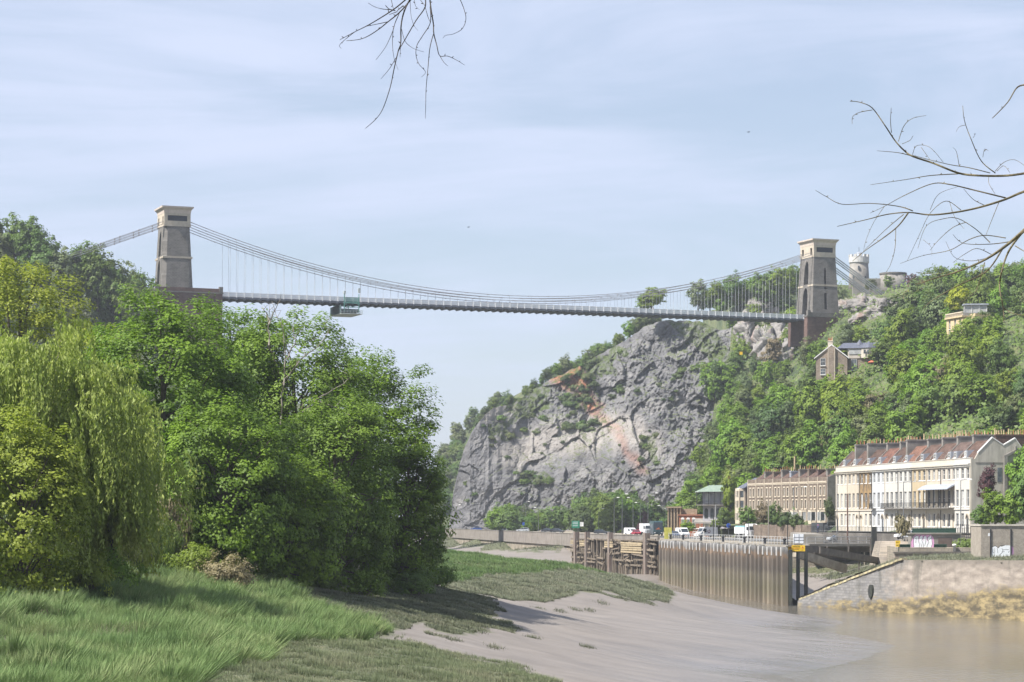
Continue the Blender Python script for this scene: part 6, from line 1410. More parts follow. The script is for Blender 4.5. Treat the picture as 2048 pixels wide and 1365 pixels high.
def mth(op, a, c=None, cl=False):
    x = nnode(nt, 'ShaderNodeMath', operation=op); x.use_clamp = cl
    for i, v in enumerate((a, c)):
        if v is None: continue
        if isinstance(v, (int, float)): x.inputs[i].default_value = v
        else: L.new(v, x.inputs[i])
    return x.outputs[0]
def mixc(fac, c_in, col):
    x = nnode(nt, 'ShaderNodeMixRGB'); L.new(fac, x.inputs[0]); L.new(c_in, x.inputs[1])
    if isinstance(col, tuple): x.inputs[2].default_value = (*col, 1)
    else: L.new(col, x.inputs[2])
    return x.outputs[0]
na, nb_, nc_ = nz(.35, 8, (.5, .28, .6)), nz(1.3, 7, (.6, .3, 1.0)), nz(.5, 6, (1.2, .6, .12))
plaster = nnode(nt, 'ShaderNodeValToRGB'); e = plaster.color_ramp.elements; e[0].position = .35; e[0].color = (.20, .17, .145, 1); e[1].position = .65; e[1].color = (.34, .295, .25, 1); L.new(nb_, plaster.inputs[0])
c0 = mixc(mth('MULTIPLY', mth('ADD', mth('SUBTRACT', sp.outputs[0], 55.5), mth('MULTIPLY', mth('SUBTRACT', na, .5), 14)), .5, True), br.outputs['Color'], plaster.outputs[0])
c0 = mixc(mth('MULTIPLY', mth('MULTIPLY', mth('SUBTRACT', nc_, .56), 9, True), .6), c0, (.075, .075, .06))
c0 = mixc(mth('MULTIPLY', mth('MULTIPLY', mth('SUBTRACT', mth('ADD', sp.outputs[2], mth('MULTIPLY', na, 3.0)), 8.2), 1.0, True), .55), c0, (.13, .115, .095))
lvl = mth('ADD', mth('MULTIPLY', mth('SUBTRACT', sp.outputs[0], 50), .22), 1.0)
weed = mth('MULTIPLY', mth('SUBTRACT', mth('ADD', lvl, mth('ADD', mth('MULTIPLY', mth('SUBTRACT', na, .5), 5.0), mth('MULTIPLY', mth('SUBTRACT', nb_, .5), 4.0))), sp.outputs[2]), .9, True)
wc = nnode(nt, 'ShaderNodeValToRGB'); e = wc.color_ramp.elements; e[0].position = .42; e[0].color = (.085, .07, .045, 1); e[1].position = .64; e[1].color = (.31, .245, .125, 1); L.new(nb_, wc.inputs[0])
c0 = mixc(weed, c0, wc.outputs[0])
L.new(c0, b.inputs['Base Color']); b.inputs['Roughness'].default_value = .85
bp = nnode(nt, 'ShaderNodeBump', Strength=.4, Distance=.10); L.new(nb_, bp.inputs['Height']); L.new(bp.outputs[0], b.inputs['Normal'])
LOCKM = m
lw = empty('lock_wall', (0, 0, 0), 0, 'weed-stained stone river wall ramping down to the slipway', 'wall')
t_ = np.linspace(0, 1, 260); seg = np.array(WN); cum = np.concatenate([[0], np.cumsum(np.linalg.norm(np.diff(seg[:, :2], axis=0), axis=1))]); s_ = t_ * cum[-1]
wx_, wy_, wz_ = (np.interp(s_, cum, seg[:, k2]) for k2 in range(3)); zz_ = np.linspace(0, 1, 46)[:, None]
tn = np.gradient(np.stack([wx_, wy_], -1), axis=0); tn /= np.linalg.norm(tn, axis=1, keepdims=True); nin = np.stack([-tn[:, 1], tn[:, 0]], -1); nin *= np.sign(nin[:, 0:1])
Zw = -1.6 + (wz_[None] + 1.6) * zz_; rough_ = fbm(np.stack([np.broadcast_to(s_ / 1.2, Zw.shape), Zw / .6, 0 * Zw], -1), 3, 77) * .10 + (Zw) * .06
V = np.stack([wx_[None] + nin[None, :, 0] * (rough_), wy_[None] + nin[None, :, 1] * rough_, Zw], -1)
top = np.stack([wx_ + nin[:, 0] * 1.8, wy_ + nin[:, 1] * 1.8, wz_], -1)[None]; V = np.concatenate([V, V[-1:] + np.array([0, 0, .01]), top, top - np.array([0, 0, 3.0])], 0)
link_mesh('wall_face', grid_mesh('wall_face', V, LOCKM, False), lw)
COPE = pm('lichened_coping', (.46, .40, .23), (.25, .23, .17), scale=1.4, per_obj=.3)
cs = MB().box(-.62, .62, -.2, .75, -.02, .28).mesh('coping_stone', COPE)
for i in range(46):
    s0 = i * 1.3 + .7
    if s0 > 62: break
    x, y, z_ = (float(np.interp(s0, cum, seg[:, k2])) for k2 in range(3)); j = int(np.argmin(np.abs(s_ - s0))); dz = (float(np.interp(s0 + .5, cum, seg[:, 2])) - float(np.interp(s0 - .5, cum, seg[:, 2])))
    if s0 > 33: continue
    o = link_mesh('coping_stone', cs, lw, (x + nin[j, 0] * .35, y + nin[j, 1] * .35, z_ + random.uniform(-.03, .05))); o.rotation_euler = (0, -math.atan2(dz, 1), math.atan2(tn[j, 1], tn[j, 0]))
s0 = 23.5; x, y = (float(np.interp(s0, cum, seg[:, k2])) for k2 in range(2)); j = int(np.argmin(np.abs(s_ - s0))); n3 = Vector((-nin[j, 0], -nin[j, 1], 0))
k = MB(); pr = [(.62 * math.cos(a_ * math.pi / 8), 1.05 * math.sin(a_ * math.pi / 8)) for a_ in range(16)]
M = Matrix(((tn[j, 0], 0, 0), (tn[j, 1], 0, 0), (0, 1, 0))); c_ = Vector((x, y, 3.0)) + n3 * -.02
k.v = [tuple(c_ + Vector((tn[j, 0] * p, tn[j, 1] * p, q_)) + n3 * .16) for p, q_ in pr] + [tuple(c_ + Vector((tn[j, 0] * p, tn[j, 1] * p, q_)) - n3 * .5) for p, q_ in pr]
k.f = [tuple(range(16))] + [(i, (i + 1) % 16, 16 + (i + 1) % 16, 16 + i) for i in range(16)]; k.build('drain_mouth', TARB, lw)

# ---- muddy inlet behind the ramp
IK = [(1600,1200,404),(1620,1172,430),(1680,1152,440),(1740,1136,440),(1780,1122,430),(1700,1158,391),(1650,1180,398),(1640,1152,468),(1600,1142,472),(1720,1122,468),(1590,1190,420),(1670,1130,470)]
IPTS = [tuple(P(*q_)) for q_ in IK] + [(57.4, 372, 7.75), (70, 344, 8.1), (62, 398, 7.9), (75, 392, 8.3), (95, 392, 8.3), (95, 300, 8.3), (44, 406, .4), (45, 425, 1.4), (46, 470, 3.6), (66, 440, 7.0), (120, 300, 8.3), (66, 472, 6.4), (64, 380, 8.0)]
iz0 = RBF(IPTS, .002)
def inlet_z(x, y): return iz0(x, y) + n2(x, y, 2.2, 3, 55) * .22
gx_ = np.arange(43, 112, .8); gy_ = np.arange(262, 476, .8); X, Y = np.meshgrid(gx_, gy_); Z = inlet_z(X, Y)
sd = np.interp(Y.ravel(), seg[::-1, 1], seg[::-1, 0]).reshape(Y.shape); inside = (X > sd + .3)
f_all = []; idx = np.arange(X.size).reshape(X.shape); ok = inside[:-1, :-1] & inside[1:, :-1] & inside[:-1, 1:] & inside[1:, 1:]
fq = np.stack([idx[:-1, :-1], idx[:-1, 1:], idx[1:, 1:], idx[1:, :-1]], -1)[ok]
me = np_mesh('inlet_bank', np.stack([X, Y, Z], -1).reshape(-1, 3), fq, MUD, True); gmask = ((Z > 3.6) & (n2(X, Y, 4, 3, 66) > -.25)) | (Z > 7.4); attr(me, 'green', gmask.astype(float)); tag(link_mesh('inlet_bank', me), kind='structure')
rI = np.random.RandomState(8); x = rI.uniform(44, 100, 90000); y = rI.uniform(300, 475, 90000); z_ = iz0(x, y); sdl = np.interp(y, seg[::-1, 1], seg[::-1, 0])
kk = (x > sdl + 1.2) & (((z_ > 3.4) & (n2(x, y, 4, 3, 66) > -.2)) | (z_ > 7.4)) & (z_ < QZ - .4) & (n2(x, y, 1.4, 2, 5) > -.25); x, y = x[kk], y[kk]; z_ = inlet_z(x, y)
V, f = blades(np.stack([x, y, z_], -1), rI.uniform(.2, .7, len(x)), np.full(len(x), .09), .6, rI); grass_obj('inlet_grass', V, f, GR_PALE, 'rough grass on the inlet bank and along the wall top', 'grass')

# ---- posts, sign beam and gangways over the inlet
gw_ = empty('inlet_gangway', (0, 0, 0), 0, 'dark timber gangway sloping down behind the yellow sign', 'gangway')
for px, D in ((1581, 402), (1596, 404), (1612, 405)): p = P(px, 1100, D); MB().box(p.x - .28, p.x + .28, p.y - .28, p.y + .28, -1, p.z).build('black_post', TARB, gw_)
DKT = pm('dark_deck_timber', (.16, .14, .12), (.10, .09, .08), scale=1, bump=.3); PCON = pm('pale_concrete_beam', (.40, .36, .29), (.26, .23, .19), scale=.8)
MB().bar(P(1574, 1098, 404), P(1634, 1099, 407), .5, 1.15).build('sign_beam', DKT, gw_)
MB().bar(P(1634, 1101, 407), P(1762, 1123, 432), 1.2, 1.05).build('sloping_deck', DKT, gw_); MB().bar(P(1590, 1106, 415), P(1690, 1138, 425), .9, 1.35).build('concrete_beam', PCON, gw_); MB().bar(P(1590, 1100.5, 415.6), P(1690, 1131, 425.6), 1.0, .22).build('beam_top', pm('beam_top_pale', (.55, .50, .42)), gw_)
for px, y0_, y1_, D in ((1654, 1092, 1112, 420), (1697, 1080, 1119, 424), (1741, 1078, 1116, 430), (1718, 1125, 1145, 424)): a_ = P(px, y0_, D); b_ = P(px, y1_, D); MB().bar(a_, b_, .22, .22).build('hanger_post', DKT, gw_)
sg = empty('danger_sign', P(1576, 1103, 402.8), 0, 'yellow danger sign with black lettering on the beam over the inlet', 'sign')
YEL = pm('sign_yellow', (.80, .52, .03), (.74, .47, .03), scale=2, rough=.5)
MB().box(0, 2.75, -.06, 0, 0, .98).build('board', YEL, sg)
def text_mesh(s, size, mat, name='lettering', ext=.004):
    c = bpy.data.curves.new(name, 'FONT'); c.body = s; c.size = size; c.extrude = ext; c.align_x = 'CENTER'; c.resolution_u = 2
    to = bpy.data.objects.new(name, c); COL.objects.link(to); bpy.context.view_layer.update()
    me = bpy.data.meshes.new_from_object(to.evaluated_get(bpy.context.evaluated_depsgraph_get())); bpy.data.objects.remove(to); bpy.data.curves.remove(c)
    me.materials.clear(); me.materials.append(mat); return me
INK = pm('sign_black', (.06, .05, .03)); INKR = pm('sign_red', (.62, .22, .05))
def put_text(parent, s, size, mat, loc, rx=90, rz=0):
    o = link_mesh('lettering', text_mesh(s, size, mat), parent, loc); o.rotation_euler = (math.radians(rx), 0, math.radians(rz)); return o
put_text(sg, 'DANGER', .30, INK, (1.35, -.066, .66))
for k2 in range(3): MB().box(.75 + .1 * k2, 1.95 - .1 * k2, -.066, -.061, .50 - k2 * .13, .555 - k2 * .13).build('text_line', INKR if k2 < 2 else INK, sg)
MB().box(.2, .55, -.066, -.061, .18, .23).build('text_line', INK, sg); MB().box(2.2, 2.5, -.066, -.061, .18, .23).build('text_line', INK, sg)
for x in (.35, 2.35):
    k = MB(); k.prism([(x - .22, .45), (x + .22, .45), (x, .85)], 1, -.066, -.061); k.prism([(x - .06, .5), (x + .06, .5), (x, .7)], 1, -.07, -.067); k.build('warning_triangle', INKR, sg)
# footbridge with rails behind
fb = empty('footbridge', (0, 0, 0), 0, 'flat concrete footbridge with grey rails crossing behind the inlet', 'footbridge')
a_, b_ = P(1612, 1091, 441), P(1748, 1089.5, 446); MB().bar(a_, b_, 2.6, .5).build('deck', CONC, fb)
MB().bar(a_ + Vector((0, 1.4, -.9)), b_ + Vector((0, 1.4, -.9)), .6, .9).build('edge_beam', DKT, fb)
for hh in (1.45, .75): MB().bar(a_ + Vector((0, -1.2, hh)), b_ + Vector((0, -1.2, hh)), .09, .09).build('rail', GALV, fb)
for k2 in range(9): p = a_.lerp(b_, k2 / 8); MB().bar(p + Vector((0, -1.2, .2)), p + Vector((0, -1.2, 1.45)), .08, .08).build('rail_post', GALV, fb)
k = MB()
for k2 in range(60): p = a_.lerp(b_, k2 / 59); k.bar(p + Vector((0, 1.1, .2)), p + Vector((0, 1.1, 1.4)), .07, .05)
k.bar(a_ + Vector((0, 1.1, 1.4)), b_ + Vector((0, 1.1, 1.4)), .08, .08); k.build('back_palisade', GREYR, fb)
gp = empty('culvert_headwall', (0, 0, 0), 0, 'stone headwall with dark barred culvert mouth behind the gangway', 'wall')
BUFW = stone_mat('headwall_stone', (.34, .29, .235), (.24, .21, .18), (.20, .18, .15), .7, .32, bump=.5)
p = P(1722, 1112, 452); MB().box(p.x, p.x + 3.6, p.y, p.y + .3, 5.5, 8.8).build('culvert_mouth', TARB, gp)
for k2 in range(3): MB().box(p.x + .5 + k2 * 1.1, p.x + .72 + k2 * 1.1, p.y - .12, p.y - .003, 5.5, 8.4).build('culvert_bar', PCON, gp)
MB().box(p.x - .2, p.x + 3.8, p.y - .4, p.y + .4, 8.0, 8.3).build('lintel', DKT, gp)
p = P(1764, 1085, 430); mb = MB(); mb.v = [(p.x - 1.5, p.y - 1.2, 4), (p.x + 6, p.y - 6, 4), (p.x + 6, p.y + 8, 4), (p.x - 1.5, p.y + 8, 4), (p.x, p.y, 10.1), (p.x + 5, p.y - 5, 10.1), (p.x + 6, p.y + 8, 10.1), (p.x, p.y + 8, 10.1)]; mb.f = [(3, 2, 1, 0), (4, 5, 6, 7), (0, 1, 5, 4), (1, 2, 6, 5), (2, 3, 7, 6), (3, 0, 4, 7)]; mb.build('battered_pier', BUFW, gp)
p = P(1748, 1082, 440); MB().box(p.x - .45, p.x + .45, p.y - .4, p.y + .4, 8.5, 12.6).build('gate_post', TARB, gp)

# ---- low wall, kiosk with graffiti, green fences, white vent post
lo_ = empty('low_brick_wall', P(1790, 1130, 398), 0, 'low pinkish masonry wall with dark coping below the painted kiosk', 'wall'); lo_.location.z = 6.2
LBR = stone_mat('pinkish_masonry', (.34, .265, .215), (.26, .21, .175), (.27, .23, .2), .5, .22, .02, bump=.4)
MB().box(0, 13.6, 0, .6, 0, 2.25).build('wall_face', LBR, lo_); MB().box(-.2, 13.8, -.15, .75, 2.25, 2.55).build('coping', DKT, lo_)
ks = empty('painted_kiosk', P(1822, 1107, 404), 0, 'low grey kiosk with a white and pink graffiti piece and brown door', 'kiosk'); ks.location.z = QZ - .8
KGR = pm('kiosk_render', (.24, .225, .20), (.17, .16, .145), scale=.9)
MB().box(0, 8.0, 0, 3, 0, 2.9).build('kiosk_wall', KGR, ks); MB().box(-.2, 8.2, -.25, 3.2, 2.9, 3.12).build('roof_slab', CONC, ks); MB().box(4.4, 6.6, -.06, -.003, 0, 2.35).build('door', pm('brown_shutter', (.13, .10, .09)), ks)
PINK = pm('spray_pink', (.68, .36, .58), (.55, .28, .48), scale=2); SPW = pm('spray_white', (.80, .82, .84), (.70, .72, .75), scale=2); SPK = pm('spray_black', (.03, .03, .035))
def flat(parent, name, poly, y, mat, t=.004): MB().prism(poly, 1, y - t, y).build(name, mat, parent)
flat(ks, 'graffiti_halo', [(.05, .1), (.5, .02), (3.5, .05), (3.75, 1.3), (3.65, 2.3), (3.2, 2.82), (.8, 2.85), (.35, 2.5), (.02, 1.6)], -.004, PINK)
for k2, (x0, x1, x2, x3) in enumerate(((.55, 1.25, 1.35, .45), (1.28, 1.85, 2.0, 1.4), (1.9, 2.45, 2.6, 2.05), (2.5, 3.05, 3.45, 2.7))):
    flat(ks, 'graffiti_letter', [(x0, .12), (x1, .10), (x2 + .02, 1.3), (x2 - .12, 2.55), ((x2 + x3) / 2, 2.72), (x3 + .02, 2.45), (x3 - .08, 1.5)], -.009, SPW)
def stroke(parent, pts, y, mat, w=.06):
    k = MB()
    for (a0, c0_), (a1, c1_) in zip(pts[:-1], pts[1:]): k.bar((a0, y, c0_), (a1, y, c1_), .006, w)
    k.build('graffiti_outline', mat, parent)
for pts in ([(.55, .12), (.40, 1.4), (.46, 2.4), (.9, 2.7), (1.2, 2.6)], [(1.28, .12), (1.36, 1.3), (1.15, 2.0), (1.3, 2.6), (1.7, 2.7)], [(1.6, .3), (1.68, 1.1), (1.6, 1.4)], [(1.9, .12), (2.0, 1.2), (1.75, 1.9), (2.05, 2.6), (2.4, 2.7)], [(2.2, 1.0), (2.4, 1.7), (2.25, 1.9)], [(2.5, .14), (2.62, 1.1), (2.9, 1.6), (2.6, 2.3), (3.1, 2.7)], [(.75, 1.5), (.85, 2.2), (.72, 2.2)], [(3.05, .14), (3.44, 1.3), (3.3, 2.55)], [(2.2, 2.0), (2.8, 1.95), (3.2, 2.2)]): stroke(ks, pts, -.014, SPK)
GFN = pm('green_fence_paint', (.025, .07, .05), rough=.5)
def bar_fence(name, label, p0, p1, h, mat, n, panel=None):
    f = empty(name, p0, 0, label, 'fence'); d = Vector(p1) - Vector(p0); k = MB()
    bm_ = MB().box(-.035, .035, -.03, .03, 0, h).mesh('bar', mat)
    for i in range(n + 1): link_mesh('bar', bm_, f, d * (i / n))
    for hh in (.15, h - .12): MB().bar(Vector((0, 0, hh)), d + Vector((0, 0, hh)), .05, .07).build('rail', mat, f)
    if panel: MB().bar(Vector((0, .08, h * .5)), d + Vector((0, .08, h * .5)), .03, h * .9).build('panel', panel, f)
bar_fence('green_mesh_fence', 'dark green mesh fence left of the graffiti kiosk', P(1797, 1107, 401), P(1820, 1107, 401), 1.5, GFN, 9, pm('fence_mesh_dark', (.05, .07, .055)))
bar_fence('green_mesh_fence', 'dark green mesh fence right of the graffiti below the brown door', P(1868, 1107, 401), P(1893, 1107, 401), 1.5, GFN, 10, bpy.data.materials['fence_mesh_dark'])
bar_fence('green_hoarding', 'dark green slatted hoarding in front of the white terrace canopy houses', P(1825, 1074, 424), P(1912, 1074, 418), 1.5, GFN, 40, pm('hoarding_dark', (.03, .075, .055)))
bar_fence('black_railing', 'thin black railings in front of the terrace end house', P(1912, 1076, 418), P(1962, 1078, 412), 2.3, BLACKI, 12)
k = MB(); k.lathe([(.24, 0), (.24, 1.15), (.36, 1.2), (.36, 1.36), (.22, 1.5)], 12); o = k.build('white_vent_post', WHITE, None, True, P(1909, 1107, 399)); tag(o, 'white mushroom-topped vent post right of the kiosk door', 'post')
ys_ = empty('yellow_notice', P(1791, 1094, 400), 0, 'small yellow notice boards on the corner of the stone pier', 'sign')
MB().box(0, .75, -.05, 0, .45, .98).build('upper_board', YEL, ys_); MB().box(0, .6, -.05, 0, 0, .42).build('lower_board', YEL, ys_)
for zz_ in (.75, .62, .25, .14): MB().box(.12, .5, -.056, -.051, zz_, zz_ + .05).build('text_line', INK, ys_)
# stone store with buttress posts and graffiti at the right edge
sb = empty('stone_store', P(1962, 1115, 362), 0, 'pebbly stone store building with coping, dark posts and white graffiti', 'building'); sb.location.z = 8.2
PEB = stone_mat('pebble_stone', (.40, .35, .29), (.28, .245, .21), (.33, .30, .26), .22, .14, .02, bump=.6, grime=.2, gscale=1.0)
MB().box(0, 16, 0, 8, 0, 4.75).build('store_wall', PEB, sb); MB().box(-.1, 16.2, -.14, 8.2, 4.75, 4.97).build('coping', pm('store_coping', (.52, .48, .42)), sb)
for x in (1.38, 4.33): MB().box(x - .09, x + .09, -.12, -.003, 0, 4.3).build('wall_post', BLACKI, sb)
flat(sb, 'graffiti_halo', [(4.43, .5), (4.75, .6), (4.7, 1.6), (4.43, 1.9)], -.004, PINK)
flat(sb, 'graffiti_fill', [(1.5, .1), (4.23, .08), (4.23, 1.95), (3.5, 1.95), (3.0, 1.75), (2.75, 1.8), (2.5, 1.5), (2.3, 1.75), (1.95, 1.85), (1.6, 1.65)], -.006, SPW)
for pts in ([(1.75, 1.45), (1.72, .95), (1.85, .85), (2.0, 1.0), (1.98, 1.5)], [(2.35, 1.55), (2.45, .8)], [(3.0, 1.5), (3.2, 1.3), (4.0, 1.35)], [(3.2, 1.3), (3.05, 1.0), (3.4, 1.05)], [(3.1, .95), (2.6, .45)], [(2.95, .15), (3.2, .4), (3.3, .2), (3.6, .4)], [(1.9, .8), (1.88, .2)], [(3.95, .9), (4.1, 1.1)], [(1.6, 1.7), (2.1, 1.9), (2.45, 1.6), (2.8, 1.9), (3.5, 2.0)], [(2.2, .3), (2.5, .35), (2.6, .2)]): stroke(sb, pts, -.011, SPK, .055)
flat(sb, 'notice_patch', [(1.02, 3.3), (1.28, 3.3), (1.28, 3.75), (1.05, 3.7)], -.004, SPW)

# ---- raised pavement and walls in front of the terraces
ow = Vector((-wdir.y, wdir.x, 0)).normalized(); ow = ow if ow.x < 0 else -ow
tw = empty('terrace_retaining_wall', (0, 0, 0), 0, 'dark stone retaining wall carrying the pavement of the white terrace', 'wall'); DWS = stone_mat('dark_wall_stone', (.17, .155, .14), (.12, .11, .10), (.15, .14, .125), .6, .25, bump=.4)
a_, b_ = WT_L + ow * 4.6 - wdir * .06, WT_R + ow * 4.6 + wdir * .18; a_.z = b_.z = 0
MB().bar(Vector((a_.x, a_.y, 10.2)), Vector((b_.x, b_.y, 10.2)), .6, 2.2).build('wall_face', DWS, tw)
mb = MB(); c_, d_ = WT_L - wdir * .06, WT_R + wdir * .18; mb.v = [(a_.x, a_.y, 11.56), (b_.x, b_.y, 11.56), (d_.x + 6, d_.y, 11.56), (c_.x + 6, c_.y, 11.56)]; mb.f = [(0, 1, 2, 3)]; mb.build('pavement', PAVE, tw)
f = empty('terrace_railing', Vector((a_.x, a_.y, 11.3)), 0, 'black iron railings along the pavement of the white terrace', 'railing'); d = b_ - a_; bm_ = MB().box(-.03, .03, -.03, .03, 0, 1.2).mesh('bar', BLACKI)
for i in range(110): link_mesh('bar', bm_, f, d * (i / 109))
MB().bar(Vector((0, 0, 1.15)), d + Vector((0, 0, 1.15)), .06, .06).build('rail', BLACKI, f)
ow2 = Vector((bdir.y, -bdir.x, 0)).normalized(); ow2 = ow2 if ow2.x < 0 else -ow2
gw2 = empty('garden_wall', (0, 0, 0), 0, 'brown stone garden wall below the brown terrace', 'wall'); a_, b_ = BT_L + ow2 * 7 + bdir * .25, BT_R + ow2 * 7 + bdir * .35; a_.z = b_.z = 11
MB().bar(a_, b_, .5, 3.2).build('wall_face', BROWN, gw2)
for i in range(12): p = a_.lerp(b_, i / 11); MB().box(p.x - .3, p.x + .3, p.y - .4, p.y + .4, 9.4, 12.75).build('wall_pier', BROWN, gw2)
mb = MB(); c_, d_ = BT_L - bdir * .2, BT_R + bdir * .4; a2 = a_ - bdir * .55; mb.v = [(a2.x, a2.y, 12.4), (b_.x, b_.y, 12.4), (d_.x, d_.y, 12.75), (c_.x, c_.y, 12.75)]; mb.f = [(0, 1, 2, 3)]; mb.build('garden_soil', EARTH, gw2)
rwl = empty('river_road_wall', (0, 0, 0), 0, 'long low stone parapet wall along the far riverside road', 'wall'); RW = [(-30.2, 990), (-24.2, 950), (15.3, 640), (32.2, 549)]
for (x0, y0_), (x1, y1_) in zip(RW[:-1], RW[1:]): MB().bar((x0, y0_, 8.6), (x1, y1_, 8.6), .5, 3.2).build('wall_face', pm('road_wall_stone', (.26, .235, .21), (.18, .16, .145), scale=.4) if 'road_wall_stone' not in bpy.data.materials else bpy.data.materials['road_wall_stone'], rwl); MB().bar((x0, y0_, 10.28), (x1, y1_, 10.28), .7, .14).build('coping', CONC, rwl)
# ================================================================== STREET LIFE
TYRE = pm('tyre', (.025, .025, .027)); RIM = pm('wheel_rim', (.45, .46, .47), rough=.4, metallic=.6); AGLASS = pm('car_glass', (.03, .04, .05), rough=.08, spec=.6); LAMPW = pm('headlamp_lens', (.75, .76, .75), rough=.2); LAMPR = pm('tail_lamp', (.40, .02, .02), rough=.3)
PT = {n: pm('car_paint_' + n, c, tint(c, .92), scale=.5, rough=.28, spec=.5) for n, c in {'blue': (.03, .09, .38), 'silver': (.52, .55, .58), 'dark': (.05, .055, .065), 'white': (.78, .79, .80), 'navy': (.05, .08, .15), 'red': (.42, .05, .08), 'lightblue': (.35, .50, .72)}.items()}
def wheel(p, x, y, r, w=.22):
    o = MB().tube([(x, y - w / 2, r), (x, y + w / 2, r)], r, 14).build('wheel', TYRE, p); s = -1 if y < 0 else 1
    MB().tube([(x, y + s * w * .5, r), (x, y + s * w * .56, r)], r * .62, 12).build('rim', RIM, o)
def body_prism(prof, hw, inset=0.0, zmid=None):
    """side profile (x,z) lofted across the width, narrowing towards the roof"""
    mb = MB(); n = len(prof); zs = [z for _, z in prof]; z0, z1 = min(zs), max(zs); zm = zmid or z0
    f = lambda z: hw - inset * max(0, (z - zm) / max(z1 - zm, 1e-6))
    mb.v = [(x, -f(z), z) for x, z in prof] + [(x, f(z), z) for x, z in prof]; mb.f = [tuple(range(n))[::-1], tuple(range(n, 2 * n))] + [(i, (i + 1) % n, n + (i + 1) % n, n + i) for i in range(n)]; return mb
def car(loc, rz, paint, label, hatch=False):
    c = empty('car', loc, rz, label, 'car', 'vehicles on the riverside road')
    body_prism([(-2.1, .35), (2.15, .35), (2.2, .62), (2.0, .82), (1.0, .95), (-1.9, .98), (-2.15, .8)], .88).build('body', PT[paint], c)
    tail = -2.0 if hatch else -1.55
    body_prism([(1.05, .94), (.25, 1.42), (-.9, 1.46), (tail + .35, 1.38), (tail, .96)], .86, .18, .94).build('cabin_glass', AGLASS, c)
    body_prism([(.22, 1.425), (.18, 1.48), (-.9, 1.52), (tail + .36, 1.45), (tail + .36, 1.385), (-.9, 1.465)], .70).build('roof', PT[paint], c)
    k = MB()
    for s in (-1, 1):
        for xa, za, xb, zb in ((1.05, .95, .25, 1.43), (-.35, .97, -.4, 1.47), (tail, .97, tail + .36, 1.39)): k.bar((xa, s * .855, za), (xb, s * .70, zb), .05, .07)
    k.build('pillars', PT[paint], c)
    for x in (1.35, -1.3):
        for y in (-.80, .80): wheel(c, x, y, .31)
    for y in (-.62, .62): MB().box(2.08, 2.2, y - .16, y + .16, .62, .76).build('headlight', LAMPW, c); MB().box(-2.17, -2.08, y - .14, y + .14, .66, .84).build('tail_light', LAMPR, c)
    return c
def van(loc, rz, paint, label, logo=False, h=2.3, L=5.2):
    c = empty('van', loc, rz, label, 'van', 'vehicles on the riverside road'); f = L / 2
    body_prism([(-f, .4), (f, .4), (f, .95), (f - .75, 1.15), (f - 1.5, h - .15), (f - 1.9, h), (-f + .1, h), (-f, h - .2)], .98, .10, 1.1).build('body', PT[paint], c)
    k = MB(); s0 = (f - .80, 1.18); s1 = (f - 1.47, h - .22); k.v = [(s0[0] + .02, -.88, s0[1]), (s0[0] + .02, .88, s0[1]), (s1[0] + .02, .82, s1[1]), (s1[0] + .02, -.82, s1[1])]; k.v = [(x + .012, y, z + .006) for x, y, z in k.v]; k.f = [(0, 1, 2, 3)]; k.build('windscreen', AGLASS, c)
    for s in (-1, 1): MB().prism([(f - 1.0, 1.2), (f - 1.55, h - .35), (f - 2.3, h - .35), (f - 2.3, 1.2)], 1, *sorted((s * .945, s * .985))).build('side_window', AGLASS, c)
    for x in (f - .95, -f + 1.0):
        for y in (-.88, .88): wheel(c, x, y, .34)
    for y in (-.72, .72): MB().box(f - .06, f + .02, y - .15, y + .15, .8, 1.0).build('headlight', LAMPW, c)
    if logo:
        for s in (-1, 1):
            k = MB(); n = 16
            for t in range(n):
                a0, a1 = 2 * math.pi * t / n, 2 * math.pi * (t + 1) / n
                if t in (2, 3): continue
                k.prism([(-.2 + .42 * math.cos(a0), 1.45 + .42 * math.sin(a0)), (-.2 + .42 * math.cos(a1), 1.45 + .42 * math.sin(a1)), (-.2 + .28 * math.cos(a1), 1.45 + .28 * math.sin(a1)), (-.2 + .28 * math.cos(a0), 1.45 + .28 * math.sin(a0))], 1, *sorted((s * .965, s * 1.0)))
            k.build('round_logo', pm('logo_maroon', (.12, .03, .06)) if 'logo_maroon' not in bpy.data.materials else bpy.data.materials['logo_maroon'], c)
    return c
